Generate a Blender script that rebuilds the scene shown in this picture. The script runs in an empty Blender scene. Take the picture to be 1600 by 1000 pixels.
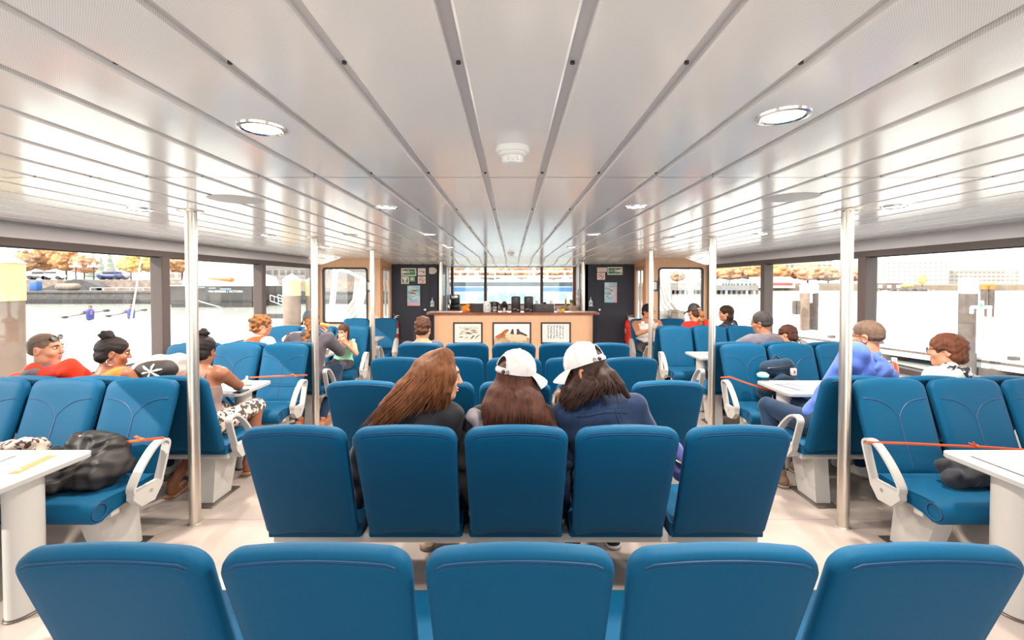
import bpy, bmesh, math, random
import numpy as np
from mathutils import Vector, Matrix, Euler
random.seed(7)
PI = math.pi
scene = bpy.context.scene
COL = scene.collection
V = Vector

# ---------------------------------------------------------------- camera model (used to turn measured picture points into places)
FPX, PITCH, CAMX, CAMZ, PPY = 700.0, math.radians(1.2), -0.02, 1.7, 455.7
def at(px, py, Y):
    u = (px - 800) / FPX; v = (py - PPY) / FPX
    c, s = math.cos(PITCH), math.sin(PITCH)
    dx, dy, dz = u, c - v * s, -s - v * c
    t = Y / dy
    return V((CAMX + dx * t, Y, CAMZ + dz * t))

# ---------------------------------------------------------------- materials
def lin(c):
    o = []
    for x in c[:3]:
        x = x / 255.0
        o.append(x / 12.92 if x <= 0.04045 else ((x + 0.055) / 1.055) ** 2.4)
    return (*o, 1.0)
MATS = {}
def mat(name, col, rough=0.5, metal=0.0, spec=0.5, col2=None, nscale=20.0, bump=0.0, bscale=200.0, stretch=(1, 1, 1),
        sheen=0.0, emit=None, estr=0.0, sss=0.0, coat=0.0, detail=3.0, lo=0.35, hi=0.65):
    if name in MATS: return MATS[name]
    m = bpy.data.materials.new(name); m.use_nodes = True
    nt = m.node_tree; n = nt.nodes; L = nt.links
    b = n['Principled BSDF']
    b.inputs['Base Color'].default_value = lin(col)
    b.inputs['Roughness'].default_value = rough
    b.inputs['Metallic'].default_value = metal
    b.inputs['Specular IOR Level'].default_value = spec
    if sheen:
        b.inputs['Sheen Weight'].default_value = sheen
        b.inputs['Sheen Roughness'].default_value = 0.4
    if coat: b.inputs['Coat Weight'].default_value = coat
    if sss:
        b.inputs['Subsurface Weight'].default_value = sss
        b.inputs['Subsurface Radius'].default_value = (0.012, 0.005, 0.003)
        b.inputs['Subsurface Scale'].default_value = 1.0
    if emit:
        b.inputs['Emission Color'].default_value = lin(emit); b.inputs['Emission Strength'].default_value = estr
    if col2 or bump:
        tc = n.new('ShaderNodeTexCoord'); mp = n.new('ShaderNodeMapping')
        mp.inputs['Scale'].default_value = stretch
        L.new(tc.outputs['Object'], mp.inputs['Vector'])
    if col2:
        t = n.new('ShaderNodeTexNoise'); t.inputs['Scale'].default_value = nscale; t.inputs['Detail'].default_value = detail
        L.new(mp.outputs['Vector'], t.inputs['Vector'])
        r = n.new('ShaderNodeValToRGB')
        r.color_ramp.elements[0].position = lo; r.color_ramp.elements[1].position = hi
        r.color_ramp.elements[0].color = lin(col); r.color_ramp.elements[1].color = lin(col2)
        L.new(t.outputs['Fac'], r.inputs['Fac']); L.new(r.outputs['Color'], b.inputs['Base Color'])
    if bump:
        t2 = n.new('ShaderNodeTexNoise'); t2.inputs['Scale'].default_value = bscale; t2.inputs['Detail'].default_value = 2.0
        L.new(mp.outputs['Vector'], t2.inputs['Vector'])
        bp = n.new('ShaderNodeBump'); bp.inputs['Strength'].default_value = bump; bp.inputs['Distance'].default_value = 0.01
        L.new(t2.outputs['Fac'], bp.inputs['Height']); L.new(bp.outputs['Normal'], b.inputs['Normal'])
    MATS[name] = m
    return m

def glass_mat(name, tint=(1, 1, 1), refl=0.06):
    m = bpy.data.materials.new(name); m.use_nodes = True
    nt = m.node_tree; n = nt.nodes; L = nt.links
    for x in list(n): n.remove(x)
    o = n.new('ShaderNodeOutputMaterial'); mx = n.new('ShaderNodeMixShader')
    t = n.new('ShaderNodeBsdfTransparent'); g = n.new('ShaderNodeBsdfGlossy')
    t.inputs['Color'].default_value = (*tint, 1); g.inputs['Roughness'].default_value = 0.02
    mx.inputs['Fac'].default_value = refl
    L.new(t.outputs[0], mx.inputs[1]); L.new(g.outputs[0], mx.inputs[2]); L.new(mx.outputs[0], o.inputs['Surface'])
    MATS[name] = m
    return m

# ---------------------------------------------------------------- mesh building
class MB:
    def __init__(s): s.v = []; s.f = []; s.m = []
    def add(s, vs, fs, mi=0):
        o = len(s.v); s.v += [tuple(p) for p in vs]
        s.f += [tuple(i + o for i in f) for f in fs]; s.m += [mi] * len(fs); return s
    def box(s, a, b, mi=0, M=None):
        (x0, y0, z0), (x1, y1, z1) = a, b
        vs = [V((x, y, z)) for x in (x0, x1) for y in (y0, y1) for z in (z0, z1)]
        if M: vs = [M @ p for p in vs]
        return s.add(vs, [(0, 1, 3, 2), (4, 6, 7, 5), (0, 4, 5, 1), (2, 3, 7, 6), (0, 2, 6, 4), (1, 5, 7, 3)], mi)
    def rbox(s, a, b, r=0.01, seg=2, mi=0, M=None):
        bm = bmesh.new(); bmesh.ops.create_cube(bm, size=1)
        c = (V(a) + V(b)) / 2; d = V(b) - V(a)
        for v in bm.verts: v.co = V((v.co.x * d.x, v.co.y * d.y, v.co.z * d.z)) + c
        bmesh.ops.bevel(bm, geom=bm.edges[:] + bm.verts[:], offset=r, segments=seg, profile=0.5, affect='EDGES')
        s.bm(bm, mi, M); bm.free(); return s
    def bm(s, bm, mi=0, M=None):
        bm.verts.index_update()
        vs = [(M @ v.co if M else v.co.copy()) for v in bm.verts]
        return s.add(vs, [tuple(v.index for v in f.verts) for f in bm.faces], mi)
    def tube(s, pts, r, n=8, closed=False, caps=True, mi=0, flat=None, up=None):
        """sweep a circle (or an ellipse: flat = (ra, rb)) along pts"""
        pts = [V(p) for p in pts]; N = len(pts)
        rs = r if isinstance(r, (list, tuple)) else [r] * N
        rings = []; prev = None
        for i, p in enumerate(pts):
            if closed: t = pts[(i + 1) % N] - pts[i - 1]
            else: t = pts[min(i + 1, N - 1)] - pts[max(i - 1, 0)]
            t.normalize()
            if up is not None: a = V(up) - t * t.dot(V(up))
            elif prev is None: a = (V((0, 0, 1)) if abs(t.z) < 0.9 else V((1, 0, 0))); a = a - t * t.dot(a)
            else: a = prev - t * t.dot(prev)
            a.normalize(); prev = a; b = t.cross(a)
            ra, rb = (rs[i], rs[i]) if flat is None else (flat[0] * rs[i], flat[1] * rs[i])
            rings.append([p + a * (ra * math.cos(2 * PI * k / n)) + b * (rb * math.sin(2 * PI * k / n)) for k in range(n)])
        vs = [q for ring in rings for q in ring]; fs = []
        for i in range(N if closed else N - 1):
            j = (i + 1) % N
            for k in range(n):
                k2 = (k + 1) % n
                fs.append((i * n + k, i * n + k2, j * n + k2, j * n + k))
        if caps and not closed:
            fs.append(tuple(range(n - 1, -1, -1))); fs.append(tuple((N - 1) * n + k for k in range(n)))
        return s.add(vs, fs, mi)
    def band(s, pts, wv, w, th, closed=False, mi=0):
        """flat strap with rectangular section: wv = width direction"""
        pts = [V(p) for p in pts]; N = len(pts); wv = V(wv).normalized(); vs = []; fs = []
        for i, p in enumerate(pts):
            t = (pts[(i + 1) % N] - pts[i - 1]) if closed else (pts[min(i + 1, N - 1)] - pts[max(i - 1, 0)])
            nn = t.cross(wv).normalized()
            for sx, sy in ((-1, -1), (1, -1), (1, 1), (-1, 1)): vs.append(p + wv * (sx * w / 2) + nn * (sy * th / 2))
        for i in range(N if closed else N - 1):
            j = (i + 1) % N
            for k in range(4): fs.append((i * 4 + k, i * 4 + (k + 1) % 4, j * 4 + (k + 1) % 4, j * 4 + k))
        if not closed: fs += [(3, 2, 1, 0), tuple((N - 1) * 4 + k for k in range(4))]
        return s.add(vs, fs, mi)
    def cyl(s, p0, p1, r0, r1=None, n=16, mi=0): return s.tube([p0, p1], [r0, r0 if r1 is None else r1], n, mi=mi)
    def lathe(s, prof, c=(0, 0, 0), n=20, mi=0, sx=1, sy=1, M=None):
        vs = []; fs = []; N = len(prof)
        for r, z in prof:
            for k in range(n):
                p = V((c[0] + r * sx * math.cos(2 * PI * k / n), c[1] + r * sy * math.sin(2 * PI * k / n), c[2] + z))
                vs.append(M @ p if M else p)
        for i in range(N - 1):
            for k in range(n):
                k2 = (k + 1) % n; fs.append((i * n + k, i * n + k2, (i + 1) * n + k2, (i + 1) * n + k))
        if prof[0][0] > 1e-6: fs.append(tuple(range(n - 1, -1, -1)))
        if prof[-1][0] > 1e-6: fs.append(tuple((N - 1) * n + k for k in range(n)))
        return s.add(vs, fs, mi)
    def ell(s, c, r, mi=0, nu=12, nv=8, M=None):
        vs = []; fs = []
        for i in range(nv + 1):
            a = PI * i / nv
            for k in range(nu):
                b = 2 * PI * k / nu
                p = V((r[0] * math.sin(a) * math.cos(b), r[1] * math.sin(a) * math.sin(b), r[2] * math.cos(a)))
                if M: p = M @ p
                vs.append(p + V(c))
        for i in range(nv):
            for k in range(nu):
                k2 = (k + 1) % nu; fs.append((i * nu + k, (i + 1) * nu + k, (i + 1) * nu + k2, i * nu + k2))
        return s.add(vs, fs, mi)
    def prism(s, poly, axis, a, b, mi=0):
        """extrude 2-D polygon along axis 'x','y' or 'z' from a to b"""
        n = len(poly)
        def P(p, h): return {'x': (h, p[0], p[1]), 'y': (p[0], h, p[1]), 'z': (p[0], p[1], h)}[axis]
        vs = [P(p, a) for p in poly] + [P(p, b) for p in poly]
        fs = [tuple(range(n)), tuple(range(2 * n - 1, n - 1, -1))] + [(i, i + n, (i + 1) % n + n, (i + 1) % n) for i in range(n)]
        return s.add(vs, fs, mi)
    def build(s, name, mats, parent=None, smooth=40, loc=None, off=None):
        me = bpy.data.meshes.new(name)
        vs = s.v if off is None else [(p[0] - off[0], p[1] - off[1], p[2] - off[2]) for p in s.v]
        me.from_pydata(vs, [], s.f)
        ms = mats if isinstance(mats, (list, tuple)) else [mats]
        for m in ms: me.materials.append(m)
        if len(ms) > 1: me.polygons.foreach_set('material_index', s.m)
        bm = bmesh.new(); bm.from_mesh(me)
        bmesh.ops.recalc_face_normals(bm, faces=bm.faces); bm.to_mesh(me); bm.free()
        if smooth:
            me.polygons.foreach_set('use_smooth', [True] * len(me.polygons))
            me.set_sharp_from_angle(angle=math.radians(smooth))
        me.update()
        return link(name, me, parent, loc)

def link(name, data, parent=None, loc=None):
    o = bpy.data.objects.new(name, data); COL.objects.link(o)
    if parent is not None: o.parent = parent
    if loc is not None: o.location = loc
    return o
def tag(o, label=None, cat=None, group=None, kind=None):
    if label: o['label'] = label
    if cat: o['category'] = cat
    if group: o['group'] = group
    if kind: o['kind'] = kind
    return o
def struct(o): o['kind'] = 'structure'; return o
def thing(name, label, cat, loc=(0, 0, 0), rz=0, group=None):
    o = link(name, None, None, loc); o.rotation_euler = (0, 0, rz)
    o.empty_display_size = 0.1
    return tag(o, label, cat, group)
def dup(root, loc, rz=None, label=None, group=None):
    r = root.copy(); COL.objects.link(r); r.location = loc
    if rz is not None: r.rotation_euler = (0, 0, rz)
    if label: r['label'] = label
    if group: r['group'] = group
    for ch in list(root.children):
        c = ch.copy(); COL.objects.link(c); c.parent = r
        for g in list(ch.children):
            d = g.copy(); COL.objects.link(d); d.parent = c
    return r
def rrect(w, h, r, n=5, cx=0, cy=0):
    """rounded rectangle outline; r may be (bottom, top)"""
    rb, rt = (r, r) if not isinstance(r, tuple) else r
    o = []
    for (sx, sy, a0, rr) in ((1, 1, 0, rt), (-1, 1, 90, rt), (-1, -1, 180, rb), (1, -1, 270, rb)):
        for k in range(n + 1):
            a = math.radians(a0 + 90 * k / n)
            o.append((cx + sx * (w / 2 - rr) + rr * math.cos(a), cy + sy * (h / 2 - rr) + rr * math.sin(a)))
    return o
def text_mesh(body, size, mi, mb, M, ext=0.0005):
    """letters as real geometry: placed with M (text lies in local XY)"""
    cu = bpy.data.curves.new('lettering', 'FONT'); cu.body = body; cu.size = size; cu.extrude = ext
    cu.align_x = 'CENTER'; cu.align_y = 'CENTER'; cu.resolution_u = 2
    ob = bpy.data.objects.new('lettering', cu); COL.objects.link(ob)
    dg = bpy.context.evaluated_depsgraph_get(); dg.update()
    me = bpy.data.meshes.new_from_object(ob.evaluated_get(dg))
    mb.add([M @ v.co for v in me.vertices], [tuple(p.vertices) for p in me.polygons], mi)
    bpy.data.objects.remove(ob); bpy.data.meshes.remove(me); bpy.data.curves.remove(cu)

# ---------------------------------------------------------------- implicit surfaces -> one continuous mesh (people, cloth, bags)
class SDF:
    def __init__(s, vox=0.006, k=0.02): s.vox = vox; s.k = k; s.p = []
    def cap(s, a, ra, b, rb, k=None, sub=False):
        s.p.append(('c', np.array(a, float), ra, np.array(b, float), rb, s.k if k is None else k, sub)); return s
    def chain(s, pts, rs, k=None):
        for i in range(len(pts) - 1): s.cap(pts[i], rs[i], pts[i + 1], rs[i + 1], k)
        return s
    def ell(s, c, r, R=None, k=None, sub=False):
        s.p.append(('e', np.array(c, float), np.array(r, float), np.array(R if R is not None else Matrix.Identity(3), float), None, s.k if k is None else k, sub)); return s
    def half(s, pt, nrm):
        """cut away everything on the +nrm side of the plane"""
        s.p.append(('h', np.array(pt, float), np.array(V(nrm).normalized(), float), None, None, 0, True)); return s
    def mesh(s, name, mats, parent=None, off=(0, 0, 0), noise=0.0, nf=30.0, smooth=True):
        lo = np.full(3, 1e9); hi = np.full(3, -1e9)
        for q in s.p:
            if q[6]: continue
            if q[0] == 'c':
                l = np.minimum(q[1] - q[2], q[3] - q[4]); h = np.maximum(q[1] + q[2], q[3] + q[4])
            else:
                r = q[2].max(); l = q[1] - r; h = q[1] + r
            lo = np.minimum(lo, l); hi = np.maximum(hi, h)
        vx = s.vox; pad = 3 * vx + noise; lo -= pad; hi += pad
        n = np.ceil((hi - lo) / vx).astype(int) + 1
        ax = [lo[i] + vx * np.arange(n[i]) for i in range(3)]
        F = np.full(n, 0.2, np.float32)
        for q in s.p:
            kk = q[5]
            if q[0] == 'h':
                g = [ax[i].reshape([-1 if j == i else 1 for j in range(3)]) for i in range(3)]
                d = -((g[0] - q[1][0]) * q[2][0] + (g[1] - q[1][1]) * q[2][1] + (g[2] - q[1][2]) * q[2][2])
                F = np.maximum(F, -d.astype(np.float32)); continue
            if q[0] == 'c':
                l = np.minimum(q[1] - q[2], q[3] - q[4]); h = np.maximum(q[1] + q[2], q[3] + q[4])
            else:
                r = q[2].max(); l = q[1] - r; h = q[1] + r
            m = kk + 3 * vx + noise
            i0 = np.clip(np.floor((l - m - lo) / vx).astype(int), 0, n - 1); i1 = np.clip(np.ceil((h + m - lo) / vx).astype(int) + 1, 1, n)
            if np.any(i1 <= i0): continue
            sl = tuple(slice(i0[i], i1[i]) for i in range(3))
            X = ax[0][sl[0]].reshape(-1, 1, 1); Y = ax[1][sl[1]].reshape(1, -1, 1); Z = ax[2][sl[2]].reshape(1, 1, -1)
            if q[0] == 'c':
                a, ra, b, rb = q[1:5]; ab = b - a; L2 = max(1e-12, float(ab @ ab))
                t = np.clip(((X - a[0]) * ab[0] + (Y - a[1]) * ab[1] + (Z - a[2]) * ab[2]) / L2, 0, 1)
                d = np.sqrt((X - a[0] - t * ab[0]) ** 2 + (Y - a[1] - t * ab[1]) ** 2 + (Z - a[2] - t * ab[2]) ** 2) - (ra + (rb - ra) * t)
            else:
                c, r, R = q[1], q[2], q[3]
                x, y, z = X - c[0], Y - c[1], Z - c[2]
                u = [(R[0, i] * x + R[1, i] * y + R[2, i] * z) for i in range(3)]
                k0 = np.sqrt(sum((u[i] / r[i]) ** 2 for i in range(3))); k1 = np.sqrt(sum((u[i] / r[i] ** 2) ** 2 for i in range(3)))
                d = k0 * (k0 - 1) / np.maximum(k1, 1e-9)
            d = d.astype(np.float32); f = F[sl]
            if q[6]:
                d = -d
                if kk > 0:
                    hh = np.clip(0.5 - 0.5 * (d - f) / kk, 0, 1)
                    F[sl] = d + (f - d) * hh + kk * hh * (1 - hh)
                else: F[sl] = np.maximum(f, d)
            else:
                if kk > 0:
                    hh = np.clip(0.5 + 0.5 * (f - d) / kk, 0, 1)
                    F[sl] = f + (d - f) * hh - kk * hh * (1 - hh)
                else: F[sl] = np.minimum(f, d)
        if noise:
            X = ax[0].reshape(-1, 1, 1); Y = ax[1].reshape(1, -1, 1); Z = ax[2].reshape(1, 1, -1)
            wv = np.sin(nf * (X + .7 * Y + .3 * Z) + 3 * np.sin(nf * .31 * (Y - Z))) * np.sin(nf * (.8 * Z - .5 * X) + 2 * np.sin(nf * .27 * (X + Z))) \
                + .6 * np.sin(nf * 1.9 * (Z + .4 * Y - .3 * X) + 2.5 * np.sin(nf * .5 * (X - .6 * Y)))
            F = F + (noise * wv).astype(np.float32)
        return nets(F, lo, vx, name, mats, parent, off, smooth)

def nets(F, lo, vx, name, mats, parent, off, smooth=True):
    ins = F < 0
    c = np.zeros(np.array(F.shape) - 1, np.int8)
    for dx in (0, 1):
        for dy in (0, 1):
            for dz in (0, 1):
                c += ins[dx:dx + c.shape[0], dy:dy + c.shape[1], dz:dz + c.shape[2]]
    act = np.argwhere((c > 0) & (c < 8))
    idx = np.full(c.shape, -1, np.int64); idx[tuple(act.T)] = np.arange(len(act))
    acc = np.zeros((len(act), 3)); cnt = np.zeros(len(act))
    for axis in range(3):
        o1, o2 = [a for a in range(3) if a != axis]
        for p in (0, 1):
            for q in (0, 1):
                A = act.copy(); A[:, o1] += p; A[:, o2] += q
                B = A.copy(); B[:, axis] += 1
                fa = F[tuple(A.T)]; fb = F[tuple(B.T)]
                m = (fa < 0) != (fb < 0)
                t = np.where(m, fa / np.where(m, fa - fb, 1), 0)
                P = (A - act).astype(float); P[:, axis] += t
                acc[m] += P[m]; cnt[m] += 1
    verts = lo + vx * (act + acc / np.maximum(cnt, 1)[:, None]) - np.array(off)
    quads = []
    for axis in range(3):
        o1, o2 = (axis + 1) % 3, (axis + 2) % 3
        a = np.take(ins, range(F.shape[axis] - 1), axis); b = np.take(ins, range(1, F.shape[axis]), axis)
        E = np.argwhere(a != b)
        E = E[(E[:, o1] > 0) & (E[:, o2] > 0) & (E[:, o1] < F.shape[o1] - 1) & (E[:, o2] < F.shape[o2] - 1)]
        fl = a[tuple(E.T)]
        Q = []
        for p, q in ((1, 1), (0, 1), (0, 0), (1, 0)):
            A = E.copy(); A[:, o1] -= p; A[:, o2] -= q; Q.append(idx[tuple(A.T)])
        Q = np.stack(Q, 1); Q[~fl] = Q[~fl][:, ::-1]
        quads.append(Q)
    Q = np.concatenate(quads)
    me = bpy.data.meshes.new(name)
    me.vertices.add(len(verts)); me.vertices.foreach_set('co', verts.astype(np.float32).ravel())
    me.loops.add(Q.size); me.loops.foreach_set('vertex_index', Q.astype(np.int32).ravel())
    me.polygons.add(len(Q)); me.polygons.foreach_set('loop_start', np.arange(0, Q.size, 4, dtype=np.int32))
    me.update(calc_edges=True); me.validate()
    for m in (mats if isinstance(mats, (list, tuple)) else [mats]): me.materials.append(m)
    if smooth: me.polygons.foreach_set('use_smooth', [True] * len(me.polygons))
    me.update()
    return link(name, me, parent)
EXPOSURE, SKY, SUN, LAMP, LAMPW = 0.85, 2.5, 4.5, 10.0, 13.0
# ================================================================ camera, light
cam_d = bpy.data.cameras.new('camera'); cam = bpy.data.objects.new('camera', cam_d); COL.objects.link(cam)
cam.location = (CAMX, 0, CAMZ); cam.rotation_euler = (PI / 2 - PITCH, 0, 0)
cam_d.sensor_width = 36; cam_d.lens = FPX / 1600 * 36; cam_d.shift_y = -(500 - PPY) / 1600
cam_d.clip_start = 0.05; cam_d.clip_end = 3000
scene.camera = cam
scene.view_settings.view_transform = 'Standard'; scene.view_settings.look = 'None'
scene.view_settings.gamma = 1.0; scene.view_settings.exposure = EXPOSURE
w = bpy.data.worlds.new('sky'); scene.world = w; w.use_nodes = True
bg = w.node_tree.nodes['Background']
bg.inputs['Color'].default_value = (1.0, 0.975, 0.95, 1); bg.inputs['Strength'].default_value = SKY
sd = bpy.data.lights.new('sun', 'SUN'); sd.energy = SUN; sd.angle = 0.01; sd.color = (1.0, 0.93, 0.82)
so = bpy.data.objects.new('sun', sd); COL.objects.link(so)
so.rotation_euler = V((-0.78, -0.42, 0.55)).to_track_quat('Z', 'Y').to_euler(); so.location = (-20, -10, 30)

# ================================================================ materials of the cabin
M_ceil = mat('ceiling_panel', (238, 236, 236), rough=0.16, spec=0.6, col2=(242, 240, 239), nscale=0.8)
def perforate(m):
    nt = m.node_tree; n = nt.nodes; L = nt.links; b = n['Principled BSDF']
    tc = n.new('ShaderNodeTexCoord')
    mp = n.new('ShaderNodeMapping'); mp.inputs['Rotation'].default_value = (0, 0, math.radians(45)); mp.inputs['Scale'].default_value = (280, 280, 280)
    vo = n.new('ShaderNodeTexVoronoi'); vo.inputs['Scale'].default_value = 1.0; vo.inputs['Randomness'].default_value = 0.0
    L.new(tc.outputs['Object'], mp.inputs['Vector'])
    sx = n.new('ShaderNodeSeparateXYZ'); cx = n.new('ShaderNodeCombineXYZ')
    L.new(mp.outputs['Vector'], sx.inputs[0]); L.new(sx.outputs[0], cx.inputs[0]); L.new(sx.outputs[1], cx.inputs[1])
    L.new(cx.outputs[0], vo.inputs['Vector'])
    r = n.new('ShaderNodeValToRGB'); r.color_ramp.elements[0].position = 0.2; r.color_ramp.elements[1].position = 0.32
    r.color_ramp.elements[0].color = (0.72, 0.72, 0.72, 1); r.color_ramp.elements[1].color = (1, 1, 1, 1)
    L.new(vo.outputs['Distance'], r.inputs['Fac'])
    src = b.inputs['Base Color'].links[0].from_socket
    mx = n.new('ShaderNodeMix'); mx.data_type = 'RGBA'; mx.blend_type = 'MULTIPLY'; mx.inputs['Factor'].default_value = 1.0
    L.new(src, mx.inputs[6]); L.new(r.outputs['Color'], mx.inputs[7]); L.new(mx.outputs[2], b.inputs['Base Color'])
    # faint waviness of thin sheet metal so reflections wobble
    t = n.new('ShaderNodeTexNoise'); t.inputs['Scale'].default_value = 3.0; t.inputs['Detail'].default_value = 2.0
    mp2 = n.new('ShaderNodeMapping'); mp2.inputs['Scale'].default_value = (1.5, 0.5, 1)
    L.new(tc.outputs['Object'], mp2.inputs['Vector']); L.new(mp2.outputs['Vector'], t.inputs['Vector'])
    bp = n.new('ShaderNodeBump'); bp.inputs['Strength'].default_value = 0.12; bp.inputs['Distance'].default_value = 0.02
    L.new(t.outputs['Fac'], bp.inputs['Height']); L.new(bp.outputs['Normal'], b.inputs['Normal'])
perforate(M_ceil)
M_chan = mat('ceiling_channel', (205, 203, 205), rough=0.3, metal=0.15)
M_dark = mat('dark_line', (52, 52, 56), rough=0.5)
M_fascia = mat('fascia', (240, 236, 238), rough=0.3)
M_floor = mat('floor_vinyl', (160, 148, 141), rough=0.33, spec=0.4, col2=(170, 158, 152), nscale=3.0, bump=0.03, bscale=300)
M_frame = mat('window_frame', (80, 68, 66), rough=0.45, spec=0.4)
M_white = mat('white_paint', (214, 211, 208), rough=0.35)
M_beige = mat('beige_laminate', (224, 178, 142), rough=0.4, col2=(218, 170, 134), nscale=6, stretch=(8, 8, 0.6))
M_char = mat('charcoal_carpet_wall', (72, 74, 84), rough=0.9, spec=0.2, col2=(60, 62, 72), nscale=120, bump=0.2, bscale=400)
M_alu = mat('aluminium', (214, 210, 204), rough=0.3, metal=0.85)
M_poleM = mat('pole_metal', (206, 198, 188), rough=0.28, metal=0.9)
M_steel = mat('steel', (205, 205, 205), rough=0.2, metal=1.0)
M_glass = glass_mat('window_glass', (0.97, 0.99, 0.985), 0.05)
M_black = mat('black_plastic', (30, 30, 33), rough=0.35)
M_rubber = mat('black_gasket', (42, 40, 42), rough=0.5)

HC = 2.195                              # ceiling height
def zc(y): return HC if y < 9.0 else (HC - 0.1 * (y - 9.0) / 0.9 if y < 9.9 else HC - 0.1)
WX = 3.95                               # inner face of the side walls
Y0, YB, YD, YF = -2.1, 9.05, 9.9, 11.3  # rear end, window bulkhead, dark door bulkhead, front windows
PITCHX, GAP = 0.264, 0.03

# floor
mb = MB(); mb.box((-4.3, Y0, -0.12), (4.3, YF + 0.3, 0.0)); fl = struct(mb.build('floor', M_floor, smooth=0))
mb = MB()
for y in (0.9, 3.175, 5.45, 7.73): mb.box((-3.9, y - 0.002, 0.0), (3.9, y + 0.002, 0.0012))
M_seam = mat('floor_seam', (150, 138, 130), rough=0.6)
struct(mb.build('trim_1', M_seam, smooth=0))

# ceiling: sheet panels, recessed channels between them with screws
mb = MB()
cx0 = -0.012
ysec = [Y0, 2.125, 5.46, 8.8, 9.0, 9.9, YF + 0.1]
for k in range(-16, 17):
    xa = cx0 + (k - 0.5) * PITCHX + GAP / 2; xb = cx0 + (k + 0.5) * PITCHX - GAP / 2
    xa = max(xa, -4.18); xb = min(xb, 4.18)
    if xb - xa < 0.01: continue
    for i in range(len(ysec) - 1):
        ya, yb = ysec[i], ysec[i + 1]
        g = 0.003 if ya in (2.125, 5.46, 8.8) else 0
        g2 = 0.003 if yb in (2.125, 5.46, 8.8) else 0
        ya += g; yb -= g2
        za, zb = zc(ya), zc(yb); t = 0.006; h = 0.02
        vs = []
        for (y, z) in ((ya, za), (yb, zb)):
            vs += [(xa, y, z + h), (xa, y, z + t * .6), (xa + t, y, z), (xb - t, y, z), (xb, y, z + t * .6), (xb, y, z + h)]
        fs = [(j, j + 1, j + 7, j + 6) for j in range(5)]
        mb.add(vs, fs)
struct(mb.build('ceiling', M_ceil, smooth=20))
mb = MB()
for i in range(len(ysec) - 1):
    ya, yb = ysec[i], ysec[i + 1]; za, zb = zc(ya) + 0.016, zc(yb) + 0.016
    mb.add([(-4.3, ya, za), (4.3, ya, za), (4.3, yb, zb), (-4.3, yb, zb), (-4.3, ya, za + .1), (4.3, ya, za + .1), (4.3, yb, zb + .1), (-4.3, yb, zb + .1)],
           [(0, 1, 2, 3), (4, 7, 6, 5), (0, 4, 5, 1), (2, 6, 7, 3), (0, 3, 7, 4), (1, 5, 6, 2)])
for k in range(-16, 16):               # dark screws in each channel
    x = cx0 + (k + 0.5) * PITCHX
    for y in [1.047 * j + 0.0 for j in range(-2, 9)]:
        mb.cyl((x, y, HC + 0.017), (x, y, HC + 0.010), 0.0055, n=8, mi=1)
struct(mb.build('trim_2', [M_chan, M_dark], smooth=30))

# side walls with windows
def side(sg, nm, wn):
    X = sg * WX
    mb = MB()
    mb.box((X, Y0, 0), (X + sg * 0.12, YB, 0.80))
    # fascia above the glass, leaning outward to the ceiling
    mb.prism([(X, 2.045), (X + sg * 0.19, HC + 0.02), (X + sg * 0.27, HC + 0.02), (X + sg * 0.27, 2.045)], 'y', Y0, YB, mi=1)
    struct(mb.build('wall_' + nm, [M_white, M_fascia], smooth=0))
    mb = MB()
    mb.box((X - sg * 0.015, Y0, 1.985), (X + sg * 0.12, YB, 2.05))
    mb.box((X - sg * 0.03, Y0, 0.78), (X + sg * 0.12, YB, 0.835))
    ys = [Y0 + .07, -0.93, 1.07, 3.07, 5.07, 7.07, 9.02]
    for y in ys: mb.rbox((min(X - sg * 0.02, X + sg * 0.12), y - 0.06, 0.8), (max(X - sg * 0.02, X + sg * 0.12), y + 0.06, 2.0), 0.008, 1)
    struct(mb.build('trim_%d' % (3 if sg < 0 else 4), M_frame, smooth=30))
    for i in range(len(ys) - 1):
        mb = MB(); mb.box((X + sg * 0.05, ys[i] + 0.05, 0.82), (X + sg * 0.058, ys[i + 1] - 0.05, 2.0))
        o = struct(mb.build('window_%d' % (wn + i), M_glass, smooth=0))
        g = MB(); yl = (ys[i] + 0.063, ys[i + 1] - 0.063)
        for (a, b) in (((yl[0], .84), (yl[1], .852)), ((yl[0], 1.972), (yl[1], 1.984))):
            g.box((min(X + sg * .03, X + sg * .05), a[0], a[1]), (max(X + sg * .03, X + sg * .05), b[0], b[1]))
        g.build('gasket', M_rubber, o, smooth=0)
side(-1, 'left', 1); side(1, 'right', 11)
# window latches low on the mullions
# rear end of the cabin, unseen; left open and set close to light the seat backs
mb = MB(); mb.box((-4.25, Y0 - .1, 0), (-2.6, Y0, HC)); mb.box((2.6, Y0 - .1, 0), (4.25, Y0, HC)); mb.box((-2.6, Y0 - .1, 2.05), (2.6, Y0, HC))
struct(mb.build('wall_rear', M_white, smooth=0))

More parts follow.
